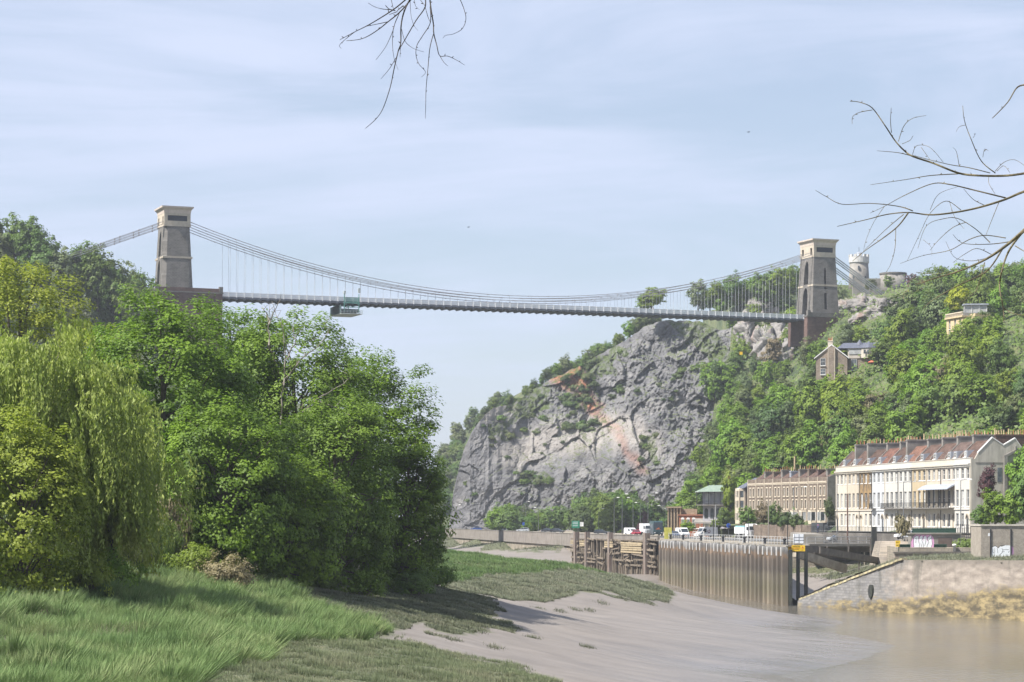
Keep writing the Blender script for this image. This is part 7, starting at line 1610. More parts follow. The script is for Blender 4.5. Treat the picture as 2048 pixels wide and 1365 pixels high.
def lorry(loc, rz, paint, label, cab_h=3.2, load=None, text=None):
    c = empty('lorry', loc, rz, label, 'lorry', 'vehicles on the riverside road')
    body_prism([(-.2, .55), (2.1, .55), (2.2, 1.3), (2.1, 2.1), (1.75, cab_h - .2), (1.3, cab_h), (-.2, cab_h)], 1.22, .14, 1.8).build('cab', PT[paint], c)
    k = MB(); k.v = [(2.135, -1.08, 1.9), (2.135, 1.08, 1.9), (1.93, 1.02, 2.72), (1.93, -1.02, 2.72)]; k.v = [(x + .05, y, z) for x, y, z in k.v]; k.f = [(0, 1, 2, 3)]; k.build('windscreen', AGLASS, c)
    for s in (-1, 1): MB().prism([(1.75, 1.85), (1.6, 2.6), (.7, 2.6), (.7, 1.85)], 1, *sorted((s * 1.14, s * 1.245))).build('side_window', AGLASS, c); MB().box(1.85, 2.0, *sorted((s * 1.28, s * 1.5)), 1.8, 2.5).build('mirror', BLACKI, c)
    for k2 in range(4): MB().box(2.17, 2.235, -.75, .75, .8 + k2 * .22, .9 + k2 * .22).build('grille_bar', pm('grille_grey', (.30, .31, .32)) if 'grille_grey' not in bpy.data.materials else bpy.data.materials['grille_grey'], c)
    for y in (-.92, .92): MB().box(2.14, 2.25, y - .2, y + .2, .62, .85).build('headlight', LAMPW, c)
    MB().box(2.0, 2.28, -1.2, 1.2, .42, .62).build('bumper', PT['dark'] if paint != 'white' else PT['white'], c)
    for x in (1.3, -4.2, -5.5):
        for y in (-1.05, 1.05): wheel(c, x, y, .5, .32)
    MB().box(-7, -.2, -.5, .5, .7, 1.0).build('chassis', PT['dark'], c)
    if load == 'tank':
        k = MB(); k.tube([(-6.8, 0, 1.9), (-6.6, 0, 1.9), (-.7, 0, 1.9), (-.5, 0, 1.9)], [.7, .95, .95, .7], 16); k.build('tank', PT['white'], c, True)
        MB().box(-6.5, -.8, -1.22, 1.22, 1.0, 2.6).build('tank_cover', PT['white'], c); MB().box(-6.5, -.8, -1.0, 1.0, 2.6, 2.85).build('top_tarpaulin', pm('tarp_teal', (.10, .32, .36)), c)
    else: MB().box(-7, -.35, -1.25, 1.25, 1.0, cab_h + .35).build('box_body', PT[paint], c)
    if text: o = put_text(c, text, .42, SPW, (2.20, 0, 2.78), 80, 90); MB().box(1.2, 2.0, -1.1, 1.1, cab_h, cab_h + .55).build('roof_spoiler', PT[paint], c)
    return c
def toward(px, D, dpx=0): return Vector((XZ(px, D), D, QZ + .11))
HD = lambda deg: math.radians(deg)
car(toward(952, 930), HD(185), 'blue', 'blue car farthest left on the road below the cliff'); car(toward(1016, 882), HD(-12), 'silver', 'silver car left of the estate below the cliff'); car(toward(1046, 850), HD(172), 'silver', 'silver-grey hatchback right behind the small white sign', True)
car(toward(1096, 800), HD(-25), 'dark', 'dark car leading the pair near the green road sign'); car(toward(1115, 786), HD(-30), 'dark', 'dark hatchback behind the other dark car near the green sign', True); car(toward(1203, 712), HD(-20), 'dark', 'black car passing behind the timber landing stage', True)
van(toward(1262, 690), HD(-60), 'white', 'small white van half hidden behind the landing stage posts', h=2.0, L=4.4)
car(toward(1272, 672), HD(100), 'red', 'small red car behind the landing stage'); van(toward(1365, 612), HD(-74), 'white', 'white van at the left end of the quay railing'); car(toward(1349, 606), HD(-78), 'navy', 'navy blue car in front of the white van')
van(toward(1412, 604), HD(-150), 'white', 'white van with a round logo beside the pergola', True, 2.45, 5.6)
lorry(toward(1500, 585), HD(-72), 'white', 'white lorry with bright cab facing the camera below the brown terrace', 3.3, 'tank'); lorry(toward(1296, 668), HD(-84), 'white', 'white flat-fronted lorry beside the dark coach', 2.9)
lorry(toward(1659, 520), HD(-75), 'dark', 'black lorry with white lettering over its windscreen', 3.3, None, 'MOSTRA')
car(toward(1676, 492), HD(-160), 'silver', 'pale car with the lorry behind it near the lamp post', True)
for px, pn, lab in ((1838, 'lightblue', 'light blue and white car parked left of the green hoarding'), (1815, 'white', 'white car parked below the terrace left of the blue one')):
    c = car((XZ(px, 432), 432, QZ + 1.1), HD(-170), pn, lab, True)
MB().box(XZ(1795, 440), XZ(1860, 440), 427, 438, QZ - .5, QZ + 1.08).build('parking_deck', CONC); tag(bpy.data.objects['parking_deck'], kind='structure')
# coach
cc = empty('coach', toward(1314, 655), HD(-86), 'tall dark green coach with an orange emblem on its front', 'coach', 'vehicles on the riverside road'); CG = pm('coach_green', (.035, .075, .085), rough=.3, spec=.5)
body_prism([(-6, .4), (2.4, .4), (2.55, 1.2), (2.35, 3.6), (2.1, 3.95), (-6, 3.95)], 1.27, .08, 1.5).build('body', CG, cc)
k = MB(); k.v = [(2.56, -1.12, 1.9), (2.56, 1.12, 1.9), (2.41, 1.08, 3.55), (2.41, -1.08, 3.55)]; k.f = [(0, 1, 2, 3)]; k.build('windscreen', AGLASS, cc)
for s in (-1, 1): MB().box(-5.6, 1.6, *sorted((s * 1.22, s * 1.275)), 1.9, 3.2).build('side_window', AGLASS, cc)
for x in (1.4, -4.3):
    for y in (-1.1, 1.1): wheel(cc, x, y, .5, .32)
k = MB(); ORG = pm('emblem_orange', (.75, .20, .04))
for pts in ([(-.75, 1.72), (-.2, 1.95), (.1, 1.9), (.8, 1.65), (.1, 1.78)], [(-.2, 2.02), (.15, 2.15), (.45, 2.0), (.1, 1.97)]): k.prism(pts, 0, 2.57, 2.59)
k.build('emblem', ORG, cc)
for y in (-.9, .9): MB().box(2.46, 2.57, y - .2, y + .2, .75, .95).build('headlight', LAMPW, cc)
# motorcyclist and cyclist: one body mesh each, grown on a skeleton
SKIN = pm('skin', (.52, .34, .25)); CLN = pm('cloth_navy', (.05, .06, .12)); CLB = pm('cloth_black', (.03, .03, .035)); CLP = pm('cloth_pink', (.62, .20, .42)); CLG = pm('cloth_grey', (.25, .26, .28)); CLR = pm('cloth_red', (.45, .06, .05))
def skinned(name, verts, edges, radii, mat, parent):
    me = bpy.data.meshes.new(name); me.from_pydata(verts, edges, []); me.update(); me.materials.append(mat); o = link_mesh(name, me, parent)
    md = o.modifiers.new('skin', 'SKIN'); md.use_smooth_shade = True
    for i, r_ in enumerate(radii): me.skin_vertices[0].data[i].radius = (r_, r_)
    me.skin_vertices[0].data[0].use_root = True
    s = o.modifiers.new('sub', 'SUBSURF'); s.levels = 1; s.render_levels = 1; return o
def person(loc, rz, mat, label, pose='walk', group=None, helmet=None, name='person'):
    p = empty(name, loc, rz, label, 'person', group)
    if pose == 'walk':
        V = [(0, 0, .95), (0, 0, 1.2), (0, 0, 1.42), (.02, 0, 1.53), (.04, 0, 1.66), (0, -.10, .90), (.16, -.10, .50), (.10, -.10, .08), (.24, -.10, .04), (0, .10, .90), (-.08, .10, .50), (-.30, .10, .12), (-.18, .10, .04), (0, -.20, 1.40), (-.10, -.24, 1.12), (.02, -.24, .88), (0, .20, 1.40), (.08, .24, 1.12), (.22, .22, .92)]
    else:   # riding, leaning to the bars; forward is +x
        V = [(-.25, 0, .95), (-.10, 0, 1.15), (.10, 0, 1.36), (.18, 0, 1.46), (.26, 0, 1.56), (-.22, -.10, .92), (.18, -.12, .72), (.02, -.12, .30), (.16, -.12, .26), (-.22, .10, .92), (.14, .12, .58), (-.02, .12, .16), (.12, .12, .12), (.08, -.20, 1.34), (.25, -.26, 1.12), (.48, -.22, 1.05), (.08, .20, 1.34), (.25, .26, 1.12), (.48, .22, 1.05)]
    E = [(0, 1), (1, 2), (2, 3), (3, 4), (0, 5), (5, 6), (6, 7), (7, 8), (0, 9), (9, 10), (10, 11), (11, 12), (2, 13), (13, 14), (14, 15), (2, 16), (16, 17), (17, 18)]
    R = [.15, .14, .15, .06, .10, .10, .075, .055, .045, .10, .075, .055, .045, .075, .055, .04, .075, .055, .04]
    skinned('body', V, E, R, mat, p)
    h = Vector(V[4]); k = MB(); k.lathe([(.03, -.10), (.085, -.06), (.10, .02), (.085, .10), (.03, .14)], 10, tuple(h)); k.build('head', SKIN, p, True)
    k = MB(); k.lathe([(.112, .0), (.118, .05), (.095, .13), (.03, .175)], 10, tuple(h)); k.build('helmet' if helmet else 'hair', helmet or CLB, p, True); return p
def bicycle(loc, rz, label, moto=False):
    b_ = empty('motorcycle' if moto else 'bicycle', loc, rz, label, 'motorcycle' if moto else 'bicycle'); r_ = .34
    for x in (-.52, .55):
        k = MB(); n = 18
        for t in range(n):
            a0, a1 = 2 * math.pi * t / n, 2 * math.pi * (t + 1) / n; k.tube([(x + r_ * math.cos(a0), 0, r_ + r_ * math.sin(a0)), (x + r_ * math.cos(a1), 0, r_ + r_ * math.sin(a1))], .07 if moto else .03, 5)
        k.build('wheel', TYRE, b_)
    k = MB(); w = .03
    for a0, a1 in (((-.52, 0, r_), (-.05, 0, .3)), ((-.05, 0, .3), (-.22, 0, .85)), ((-.05, 0, .3), (.36, 0, .78)), ((-.22, 0, .80), (.36, 0, .80)), ((.55, 0, r_), (.38, 0, 1.0)), ((-.52, 0, r_), (-.22, 0, .8))): k.tube([a0, a1], w * (2 if moto else 1), 6)
    k.build('frame', PT['dark'] if moto else WHITE, b_); k = MB(); k.tube([(.42, -.26, 1.04), (.38, 0, 1.02), (.42, .26, 1.04)], .02, 5); k.build('handlebar', BLACKI, b_); MB().box(-.36, -.08, -.08, .08, .84, .90).build('saddle', BLACKI, b_)
    if moto: body_prism([(-.45, .45), (.3, .45), (.45, .9), (.0, .85), (-.6, .88)], .16).build('engine_and_tank', PT['dark'], b_)
    return b_
bicycle(toward(932, 935), HD(195), 'motorcycle at the far left end of the riverside road', True); person(toward(932, 935), HD(195), CLB, 'rider in black on the far left motorcycle', 'ride', None, WHITE)
fw = MB(); fw.bar((56.5, 470, 10.15), (61, 530, 10.15), 4.0, 1.9); o = fw.build('raised_footway', CONC); tag(o, kind='structure')
cl = Vector((XZ(1636, 500), 500, 11.1)); bicycle(cl, HD(82), 'bicycle under the rider in the pink helmet'); person(cl, HD(82), CLN, 'cyclist in navy jacket and pink helmet seen from behind', 'ride', None, CLP)
PPL = [(102.0, CLB, 'walker in black on the bridge deck, left one of the middle pair'), (105.5, CLG, 'walker in grey on the bridge deck, right one of the middle pair'), (150, CLN, 'walker in navy on the bridge deck right of the middle'), (154, CLR, 'walker in red on the bridge deck right of the middle')]
for u, mt, lab in PPL:
    q_ = on_bridge(u, -3.6, -1.45); person(q_, BTH + (0 if u < 120 else math.pi), mt, lab, 'walk', 'walkers on the bridge')
# street lamps
LST = pm('lamp_column_grey', (.16, .17, .18), rough=.5); LHD = pm('lamp_head_pale', (.80, .80, .78), rough=.3)
def lamp(px, py, D, arm, label, base=QZ + .1):
    zt = ZP(py, D); xh = XZ(px, D); l = empty('street_lamp', (xh - arm, D, base), 0, label, 'street lamp', 'street lamps along the road'); h = zt - base
    k = MB(); k.tube([(0, 0, 0), (0, 0, 1.2), (0, 0, 1.25), (0, 0, h - .1)], [.14, .14, .10, .06], 8); k.build('column', LST, l)
    k = MB(); k.tube([(0, 0, h - .1), (arm * .5, 0, h + .02), (arm, 0, h + .05)], .045, 6); k.build('arm', LST, l)
    s = 1 if arm >= 0 else -1
    body = body_prism([(0, -.02), (.85, -.02), (.8, .12), (.1, .16)], .2, .08, 0).xf(lambda p: Vector((arm + s * (p.x - .25), p.y, p.z + h + .05))); body.build('lamp_head', LHD, l); return l
for i, (px, py, D, arm, lab) in enumerate(((1235, 996, 745, 1.0, 'street lamp farthest left of the cluster before the cliff trees'), (1252, 989, 720, 1.1, 'taller street lamp second in the cluster before the cliff trees'), (1258, 996, 735, -1.2, 'street lamp with its head turned left in the cliff-tree cluster'), (1273, 1006, 790, -1.2, 'lower street lamp in the middle of the cliff-tree cluster'),
      (1312, 987, 690, 2.2, 'street lamp directly above the coach'), (1319, 1012, 770, -2.0, 'low street lamp behind the coach'), (1395, 985, 655, -2.0, 'street lamp in front of the veranda house'), (1479, 978, 610, -1.5, 'street lamp at the corner house of the brown row'), (1609, 975, 560, 2.4, 'street lamp with long arm before the brown terrace'),
      (1840, 963, 440, 2.9, 'street lamp with long arm in front of the white terrace middle'), (1937, 960, 420, 1.3, 'street lamp in front of the white terrace end house'), (920, 1010, 960, -1.0, 'far street lamp at the left foot of the cliff'), (1057, 1004, 900, 1.0, 'far street lamp above the silver hatchback'), (1071, 1016, 880, -1.0, 'far lower street lamp right of the silver hatchback'), (1205, 1018, 800, 1.2, 'street lamp left of the cluster near the green sign'))):
    lamp(px, py, D, arm, lab)
def pole(px, y0_, y1_, D, r_, mat, label, name='pole'):
    o = MB().tube([(0, 0, 0), (0, 0, ZP(y0_, D) - QZ)], r_, 8).build(name, mat, None, False, (XZ(px, D), D, QZ)); tag(o, label, 'pole')
pole(1695, 988, 1066, 470, .13, pm('wooden_pole', (.15, .085, .07)), 'dark red-brown wooden pole before the white terrace left end', 'utility_pole'); pole(1674, 968, 1066, 472, .08, LST, 'thin grey pole at the left corner of the white terrace'); pole(1537, 1000, 1070, 560, .12, pm('pale_wood_pole', (.30, .27, .24)), 'pale wooden pole before the brown terrace', 'utility_pole'); pole(1431, 1010, 1075, 600, .10, pm('pale_grey_pole', (.38, .39, .39)), 'pale grey pole right of the pergola'); pole(1575, 1050, 1090, 403, .07, BLACKI, 'slim black lamp stem above the danger sign')
pole(1427, 1030, 1090, 470, .07, BLACKI, 'slim black stem on the quay railing left of the white lorry'); pole(1497, 1030, 1090, 440, .06, BLACKI, 'slim black stem on the quay railing in front of the white lorry')
# road signs and small things
SGR = pm('sign_green', (.02, .22, .13), rough=.4); SBL = pm('sign_blue', (.04, .10, .42), rough=.4)
s_1 = empty('direction_sign', (XZ(1146, 760), 760, QZ), 0, 'green direction sign on two posts left of the landing stage', 'road sign')
for x in (0, 1.5): MB().bar((x, 0, 0), (x, 0, 4.0), .1, .1).build('post', LST, s_1)
MB().box(-.4, 2.0, -.1, -.05, 1.8, 4.0).build('panel', SGR, s_1); MB().box(2.1, 3.2, -.1, -.05, 2.3, 3.6).build('side_panel', LHD, s_1)
for zz_ in (3.5, 3.0, 2.4): MB().box(-.1, 1.5, -.107, -.102, zz_, zz_ + .14).build('text_line', SPW, s_1)
s_2 = empty('notice_board', (XZ(1051, 800), 800, 7.0), 0, 'small white notice board on the far river wall', 'sign'); s_2.location.z = 8.0; MB().box(0, .9, -.6, -.5, 0, 1.3).build('panel', SPW, s_2); MB().bar((.45, -.45, -1.5), (.45, -.45, 0), .08, .08).build('post', LST, s_2)
s_3 = empty('blue_sign', (XZ(1457, 600), 600, QZ), 0, 'round blue road sign on a post left of the white lorry', 'road sign'); MB().bar((0, 0, 0), (0, 0, 3.3), .08, .08).build('post', LST, s_3); k = MB(); k.tube([(0, -.08, 3.0), (0, -.12, 3.0)], .55, 16); k.build('disc', SBL, s_3)
s_4 = empty('round_sign', (XZ(1047, 842), 842, QZ), 0, 'small dark sign on a post above the silver hatchback', 'road sign'); MB().bar((0, 0, 0), (0, 0, 3.2), .08, .08).build('post', LST, s_4); MB().box(-.4, .4, -.1, -.05, 2.4, 3.4).build('panel', SBL, s_4)
s_5 = empty('yellow_cliff_notice', P(1482, 707, 840), 0, 'tiny yellow notice fixed to the rocks left of the right abutment', 'sign'); MB().box(-.5, .5, -.2, -.1, -.5, .5).build('panel', YEL, s_5)
wt = empty('white_tank', (XZ(1597, 432), 432, QZ + .38), 0, 'square white water tank standing behind the quay railing', 'tank'); MB().box(-.85, .85, -.6, .6, 1.2 - 1.2, 1.6).build('tank_body', SPW, wt)
for x in (-.85, 0, .82): MB().box(x - .02, x + .03, -.64, -.603, 0, 1.6).build('cage_bar', LST, wt)
for zz_ in (.5, 1.0): MB().box(-.85, .85, -.64, -.603, zz_, zz_ + .05).build('cage_bar', LST, wt)
# planting around the houses
def hplant(lib, k, px, py, D, s, mat, name, label, cat='tree', sz=None):
    p = P(px, py, D); return plant(lib, k, p, s, mat, name, label, cat, None, sz=sz)
hplant(WOOD, 2, 1461, 1052, 622, .62, LG_BRIGHT, 'ivy_clad_tree', 'tall narrow bright-green ivy column between veranda house and corner house', sz=1.35)
hplant(WOOD, 5, 1450, 1062, 615, .5, LG_MID, 'garden_tree', 'bushy green tree below the ivy column', sz=.55); hplant(WOOD, 6, 1432, 1068, 612, .3, LG_BRIGHT, 'garden_tree', 'light green garden tree right of the pergola', sz=.36)
hplant(WOOD, 7, 1495, 1060, 598, .55, LG_MID, 'garden_tree', 'dark garden tree in front of the corner house', sz=.6); hplant(WOOD, 8, 1528, 1058, 585, .5, LG_BRN, 'garden_tree', 'brownish garden tree before the left brown houses', sz=.62); hplant(WOOD, 9, 1548, 1058, 580, .42, LG_MID, 'garden_tree', 'green garden tree before the third brown house', sz=.6)
hplant(WOOD, 1, 1375, 1068, 640, .5, LG_BRIGHT, 'garden_tree', 'bright low tree before the brick building', sz=.34); hplant(BUSH, 1, 1595, 1056, 560, 1.0, LG_DARK, 'shrub', 'dark shrub before the middle brown houses', 'bush', 1.6); hplant(BUSH, 3, 1570, 1054, 566, 1.0, LG_DARK, 'shrub', 'dark spiky shrub before the fifth brown house', 'bush', 1.8); hplant(WOOD, 3, 1660, 1050, 540, .32, LG_DARK, 'garden_tree', 'small dark tree in the gap between the two terraces', sz=.6)
for i, (px, py, D, s_x, sz_, mt_, lb_) in enumerate(((1392, 1046, 676, .75, .8, LG_MID, 'tree behind the brick building at the cliff foot'), (1372, 1040, 690, .85, .9, LG_BRIGHT, 'bright tree behind the colonnade at the cliff foot'), (1350, 1052, 702, .7, .75, LG_MID, 'tree left of the colonnade at the cliff foot'), (1408, 1022, 684, .7, .75, LG_DARK, 'dark tree left behind the veranda house'), (1384, 1015, 700, .8, .85, LG_BRIGHT, 'upper tree behind the brick building'))):
    hplant(WOOD, i + 2, px, py + 6, D, s_x, mt_, 'garden_tree', lb_, sz=sz_)
hplant(BUSH, 2, 1805, 1072, 428, .8, LG_BRN, 'shrub', 'spindly reddish shrub before the white terrace door', 'bush', 1.9)
hplant(WOOD, 4, 1975, 1018, 420, .42, LG_COP, 'copper_tree', 'dark copper-leaved tree against the end gable', sz=.75)
for i, (px, py, D, s, sz, mt, lab) in enumerate(((1962, 1062, 408, .42, .42, LG_MID, 'ivy mound at the foot of the end gable'), (1990, 1062, 402, .62, .68, LG_BRIGHT, 'bright ivy mass hanging over the wall left of the frame edge'), (2025, 1062, 398, .62, .70, LG_BRIGHT, 'bright ivy mass above the stone store at the frame edge'), (2060, 1062, 398, .7, 1.1, LG_MID, 'green tree at the frame edge above the stone store'), (2052, 1000, 430, .8, 1.0, LG_BRIGHT, 'large leafy tree covering the right corner of the gable'), (2070, 960, 450, .9, 1.1, LG_BRIGHT, 'light green tree above the gable at the frame edge'))):
    hplant(WOOD, i + 3, px, py, D, s, mt, 'ivy_bank' if i < 3 else 'garden_tree', lab, 'tree', sz)
for i, (px, py) in enumerate(((1925, 1106), (1942, 1106), (1955, 1105))): hplant(BUSH, i, px, py, 402, .9, LG_MID, 'shrub', ('shrub right of the white vent post', 'shrub before the black railings', 'shrub against the stone store corner')[i], 'bush', 1.2)
for i, (px, py, D, s, mt) in enumerate(((1930, 700, 598, .8, LG_BRIGHT), (1955, 690, 600, .85, LG_MID), (1985, 700, 600, .9, LG_BRIGHT), (1910, 720, 596, .8, LG_BRIGHT), (2015, 715, 610, .6, LG_COP), (2035, 720, 606, .65, LG_COP), (1972, 655, 640, .7, LG_DARK), (1918, 622, 650, .75, LG_GOLD), (1990, 640, 660, .9, LG_MID), (1940, 640, 640, .45, LG_MID), (1800, 668, 800, 1.3, LG_DARK), (1840, 660, 790, 1.4, LG_DARK), (1870, 655, 780, 1.2, LG_MID), (1770, 690, 780, .9, LG_MID), (1720, 690, 790, .7, LG_BRIGHT), (1830, 690, 740, 1.1, LG_DARK), (1648, 790, 650, .55, LG_BRIGHT), (1680, 793, 648, .55, LG_MID), (1712, 786, 650, .5, LG_BRIGHT), (1752, 780, 655, .7, LG_MID), (1618, 785, 655, .55, LG_MID))):
    D0_ = float(march(np.array([px]), np.array([py]), hill_z_mask, 520, 1080)[0]); D0_ = D if np.isnan(D0_) or i < 10 or i > 15 else D0_
    hplant(WOOD, i, px, py + 6, D0_, s, mt, 'hillside_tree', ['light tree hugging the ochre house side', 'tree under the rooftop glazed room', 'light tree right of the ochre house', 'tree below the ochre house front', 'copper shrub left of the brown-roofed house', 'copper-leaved tree before the brown-roofed house', 'dark tree right of the glazed room', 'golden yellow tree above the ochre house', 'tree between glazed room and brown-roofed house', 'small tree before the glazed room', 'large dark tree left below the land chains', 'largest dark tree right below the land chains', 'tree right of the two large dark ones', 'tree above the villa roof', 'light shrub tree right of the tower base', 'dark tree above right of the villa', 'bright tree before the left foot of the villa', 'tree before the villa chimney breast', 'bright tree before the villa porch', 'tree below the villa parasol', 'tree at the left corner of the villa'][i], 'tree')
# ================================================================== OVERHANGING BRANCHES close to the viewer
def zr(x, y): return 1600 + x / 2.844, 160 + y / 2.844
def zt_(x, y): return 660 + x / 5.057, y / 5.057
def branch(obj, name, pts, conv, D, r0, r1, mat, seed, dslope=0.0):
    r = random.Random(seed); pp = [Vector((*conv(*p), 0)) for p in pts]; sm = []
    for i in range(len(pp) - 1):           # smooth the sketched line
        p0, p1, p2, p3 = pp[max(i - 1, 0)], pp[i], pp[i + 1], pp[min(i + 2, len(pp) - 1)]
        for k2 in range(6):
            t = k2 / 6; sm.append(.5 * ((2 * p1) + (-p0 + p2) * t + (2 * p0 - 5 * p1 + 4 * p2 - p3) * t * t + (-p0 + 3 * p1 - 3 * p2 + p3) * t ** 3))
    sm.append(pp[-1]); n = len(sm); d0 = D + r.uniform(-.25, .25); o0 = Vector(obj.location)
    P3 = [P(p.x, p.y, d0 + dslope * i / n + .05 * math.sin(i * .7 + seed)) - o0 for i, p in enumerate(sm)]
    rad = [r0 + (r1 - r0) * i / (n - 1) for i in range(n)]; mb = MB(); mb.tube(P3, rad, 6)
    for i in range(4, n - 2, 5):           # buds
        if r.random() < .6: q_ = Vector((r.uniform(-1, 1), r.uniform(-1, 1), r.uniform(-.2, 1))).normalized(); mb.tube([P3[i], P3[i] + q_ * (rad[i] + .008), P3[i] + q_ * (rad[i] + .016)], [rad[i] * .6 + .001, .0035, .001], 4)
    mb.build(name, mat, obj)
rbh = empty('overhanging_branch', P(2120, 330, 20), 0, 'bare olive-brown branches reaching in from the right edge', 'branch')
RB = [([(1320, 525), (1180, 545), (1020, 545), (900, 530), (760, 475), (640, 435), (590, 400), (540, 345), (480, 255), (410, 160), (340, 128), (285, 122)], .013, .003), ([(410, 172), (340, 185), (300, 210), (297, 250)], .004, .002), ([(520, 300), (515, 230), (519, 160)], .004, .002), ([(560, 350), (590, 265), (640, 220), (718, 203)], .004, .002), ([(580, 365), (625, 345), (643, 318)], .003, .002), ([(640, 435), (560, 415), (437, 404)], .005, .002), ([(1080, 530), (960, 500), (840, 480), (640, 430)], .005, .003),
      ([(1110, 530), (1030, 460), (970, 330), (935, 230), (926, 148)], .006, .0025), ([(938, 258), (905, 268), (888, 296)], .003, .0015), ([(985, 330), (1000, 305)], .0025, .0015), ([(900, 535), (740, 545), (600, 568), (400, 597)], .006, .002), ([(640, 425), (665, 375), (740, 385), (815, 470)], .003, .002), ([(690, 385), (740, 455)], .003, .002), ([(905, 485), (890, 410), (870, 385)], .003, .0015), ([(1110, 520), (1160, 470), (1220, 455), (1280, 490)], .0035, .002), ([(1120, 520), (1160, 490), (1195, 530)], .003, .0015), ([(1075, 545), (1075, 590), (1110, 650)], .003, .002), ([(1040, 440), (1050, 395), (1072, 405)], .0025, .0015),
      ([(1330, 615), (1250, 645), (1140, 690), (960, 740), (760, 768), (620, 755), (500, 765), (380, 795), (212, 834)], .014, .003), ([(1170, 672), (1000, 630), (850, 595), (750, 592), (600, 655), (480, 720), (400, 758)], .008, .002), ([(640, 745), (560, 720), (400, 703), (240, 708), (150, 665), (87, 628)], .006, .002), ([(615, 758), (560, 830), (480, 895), (380, 965), (300, 1030)], .008, .003), ([(590, 765), (490, 850), (360, 975)], .005, .002), ([(545, 840), (540, 960), (515, 1050), (490, 1095)], .004, .002), ([(480, 720), (420, 810), (380, 900), (362, 965)], .003, .0015), ([(1130, 700), (1090, 800), (1055, 890)], .004, .002), ([(1045, 712), (985, 680), (930, 620)], .004, .002), ([(915, 740), (830, 690), (740, 760), (680, 880), (610, 1030)], .004, .002), ([(740, 740), (790, 650), (900, 608)], .003, .002), ([(850, 690), (880, 780), (935, 850)], .003, .0015),
      ([(1330, 800), (1260, 870), (1150, 960), (1040, 1030), (900, 1090), (780, 1125), (660, 1165)], .020, .004), ([(1270, 860), (1190, 970), (1150, 1080), (1135, 1180), (1155, 1290), (1160, 1380)], .013, .004), ([(1150, 965), (1060, 1090), (900, 1170), (760, 1250), (700, 1300)], .010, .003), ([(1200, 920), (1080, 935), (930, 930), (870, 880)], .006, .002), ([(1170, 900), (1050, 885), (960, 910), (850, 970), (700, 1000), (570, 1045)], .006, .002), ([(1080, 925), (1000, 850), (900, 790), (820, 790), (720, 830), (670, 960)], .005, .002), ([(945, 810), (870, 840), (790, 910), (740, 970)], .004, .002), ([(1080, 1010), (980, 1030), (880, 1010), (830, 920)], .004, .0015), ([(1050, 1040), (1010, 1180), (970, 1230), (800, 1340)], .006, .002), ([(1225, 945), (1290, 985)], .006, .004), ([(1150, 1290), (1200, 1325), (1290, 1345)], .006, .003), ([(660, 1095), (780, 1105), (900, 1075)], .003, .002), ([(1100, 1000), (1010, 960), (940, 990), (870, 1040)], .004, .002), ([(700, 910), (745, 950), (750, 1000)], .002, .001)]
for i, (pts, r0, r1) in enumerate(RB): branch(rbh, 'limb' if r0 > .009 else 'twig', pts, zr, 20 + (i % 5) * .25, r0 * .80, r1 * .75, BARKL, 700 + i, -.4)
tb2 = empty('overhanging_twig', P(2070, 150, 19), 0, 'short bare twig entering at the upper right edge', 'branch')
branch(tb2, 'twig', [(1320, 30), (1240, 40), (1180, 130), (1095, 218)], zr, 19, .007, .003, BARKL, 801); branch(tb2, 'twig', [(1290, 25), (1240, 38)], zr, 19, .005, .003, BARKL, 802)
thh = empty('hanging_branch', P(820, -60, 18), 0, 'dark bare drooping twigs hanging from the top edge', 'branch')
BKD = pm('bark_dark', (.055, .048, .042), (.03, .026, .024), scale=9)
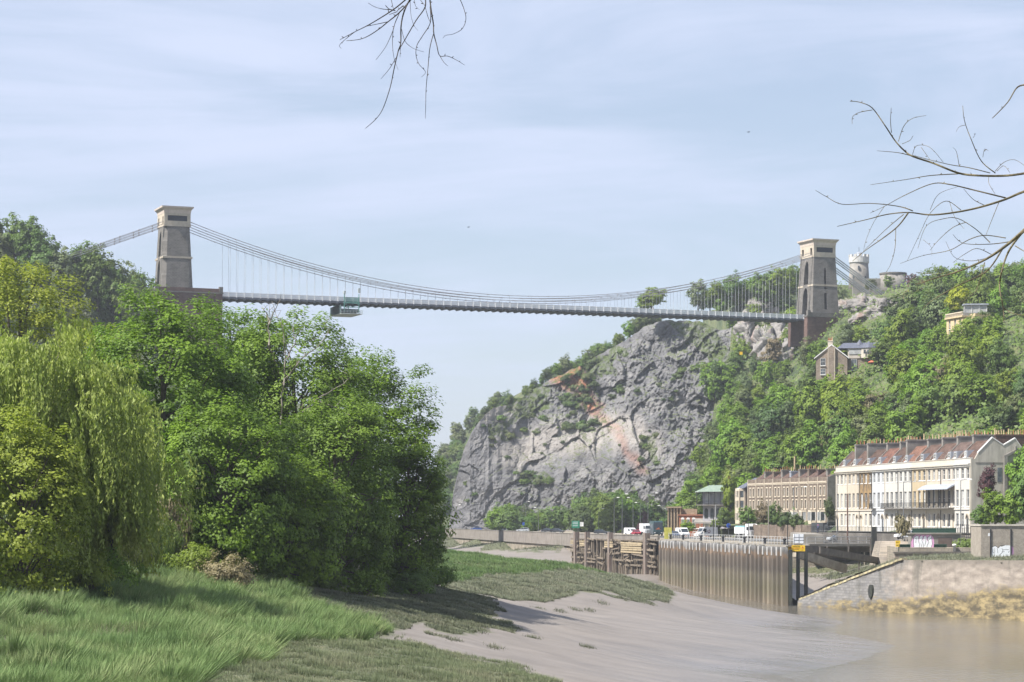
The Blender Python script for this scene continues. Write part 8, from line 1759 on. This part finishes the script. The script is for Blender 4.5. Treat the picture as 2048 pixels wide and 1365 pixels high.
TB = [([(830, -60), (740, 20), (640, 100), (500, 190), (380, 260), (250, 325), (100, 405)], .0075, .002), ([(250, 325), (150, 405), (97, 460), (112, 492)], .003, .0015), ([(860, -60), (800, 20), (700, 130), (590, 220), (490, 300), (380, 370), (290, 402), (165, 415)], .0075, .002), ([(590, 222), (480, 245), (360, 270)], .004, .002), ([(830, -40), (770, 70), (735, 170), (718, 280), (715, 440), (690, 520), (650, 690), (610, 880), (540, 1090), (470, 1200), (360, 1300)], .0075, .002), ([(715, 440), (708, 580)], .003, .0015), ([(955, -60), (963, 70), (870, 210), (760, 400), (690, 520)], .006, .003), ([(665, 590), (600, 700), (515, 800)], .0035, .0015), ([(700, 140), (660, 230), (630, 330), (560, 480), (465, 608)], .004, .0015), ([(640, 290), (632, 440), (648, 590), (690, 710)], .003, .001), ([(1005, -60), (1020, 80), (1045, 240), (1050, 340), (1080, 460), (1110, 565), (1190, 570), (1280, 610), (1360, 660)], .007, .0015), ([(1110, 565), (1150, 630), (1190, 668)], .003, .0015), ([(1045, 350), (1010, 490), (990, 700), (972, 900), (968, 1080), (964, 1200)], .0045, .0015), ([(1012, 70), (1015, 230), (940, 360), (880, 460), (870, 560), (900, 650), (965, 730), (925, 782)], .004, .0015), ([(965, 80), (990, 170), (1015, 230)], .003, .002), ([(1300, -40), (1350, 80), (1375, 190), (1340, 290), (1250, 345), (1170, 360), (1143, 388)], .0035, .0015), ([(810, 10), (820, 160), (850, 260), (890, 310)], .0025, .001), ([(640, 100), (540, 95), (450, 70), (385, 32)], .0035, .0015), ([(660, 110), (600, 95), (562, 58)], .0045, .003), ([(725, 300), (760, 420), (840, 490), (950, 528)], .003, .0012), ([(850, -20), (865, 60), (905, 100)], .0025, .001), ([(615, -20), (640, 90)], .003, .002), ([(680, 120), (600, 150)], .004, .002), ([(740, 60), (680, 110)], .005, .003), ([(905, -10), (960, 60)], .003, .002)]
for i, (pts, r0, r1) in enumerate(TB): branch(thh, 'twig', pts, zt_, 18 + (i % 4) * .3, r0 * .8, r1 * .9, BKD, 900 + i, -.3)
for i, (px, py, D, s_x, lb_) in enumerate(((1778, 580, 955, .55, 'small tree before the drum-shaped hilltop building'), (1742, 584, 960, .5, 'small tree at the foot of the hilltop tower'), (1826, 585, 950, .75, 'dark tree right of the drum-shaped building'))):
    hplant(WOOD, i + 5, px, py, D, s_x, (LG_MID, LG_GREY, LG_COP)[i], 'hilltop_tree', lb_)
# birds
for px, py, D, lab in ((937, 455, 380, 'small dark bird in flight above the middle of the bridge'), (1497, 265, 330, 'small dark bird in flight in the upper right sky')):
    bd = empty('bird', P(px, py, D), .6, lab, 'bird'); k = MB(); k.tube([(-.22, 0, 0), (-.1, 0, .02), (.05, 0, .03), (.16, 0, .03), (.22, 0, .02)], [.01, .045, .055, .03, .005], 8); k.build('body', CLB, bd, True)
    for s in (-1, 1): k = MB(); k.add([(.08, 0, .04), (-.06, 0, .04), (.02, s * .22, .12), (.10, s * .22, .12), (-.02, s * .42, .04)], [(0, 2, 1), (0, 3, 2), (3, 4, 2)] if s > 0 else [(1, 2, 0), (2, 3, 0), (2, 4, 3)]); k.build('wing', CLB, bd)
# ---- hazy spring air over the whole gorge
m = bpy.data.materials.new('haze_air'); m.use_nodes = True; nt = m.node_tree
for nd in list(nt.nodes):
    if nd.type == 'BSDF_PRINCIPLED': nt.nodes.remove(nd)
pv = nt.nodes.new('ShaderNodeVolumePrincipled'); pv.inputs['Color'].default_value = (.86, .92, 1.0, 1); pv.inputs['Density'].default_value = 0.00011; pv.inputs['Anisotropy'].default_value = 0.2
nt.links.new(pv.outputs[0], nt.nodes['Material Output'].inputs['Volume'])
tag(MB().box(-1520, 1520, -170, 1920, -4.6, 136).build('haze', m), 'thin pale haze filling the gorge air', 'haze', None, 'stuff')
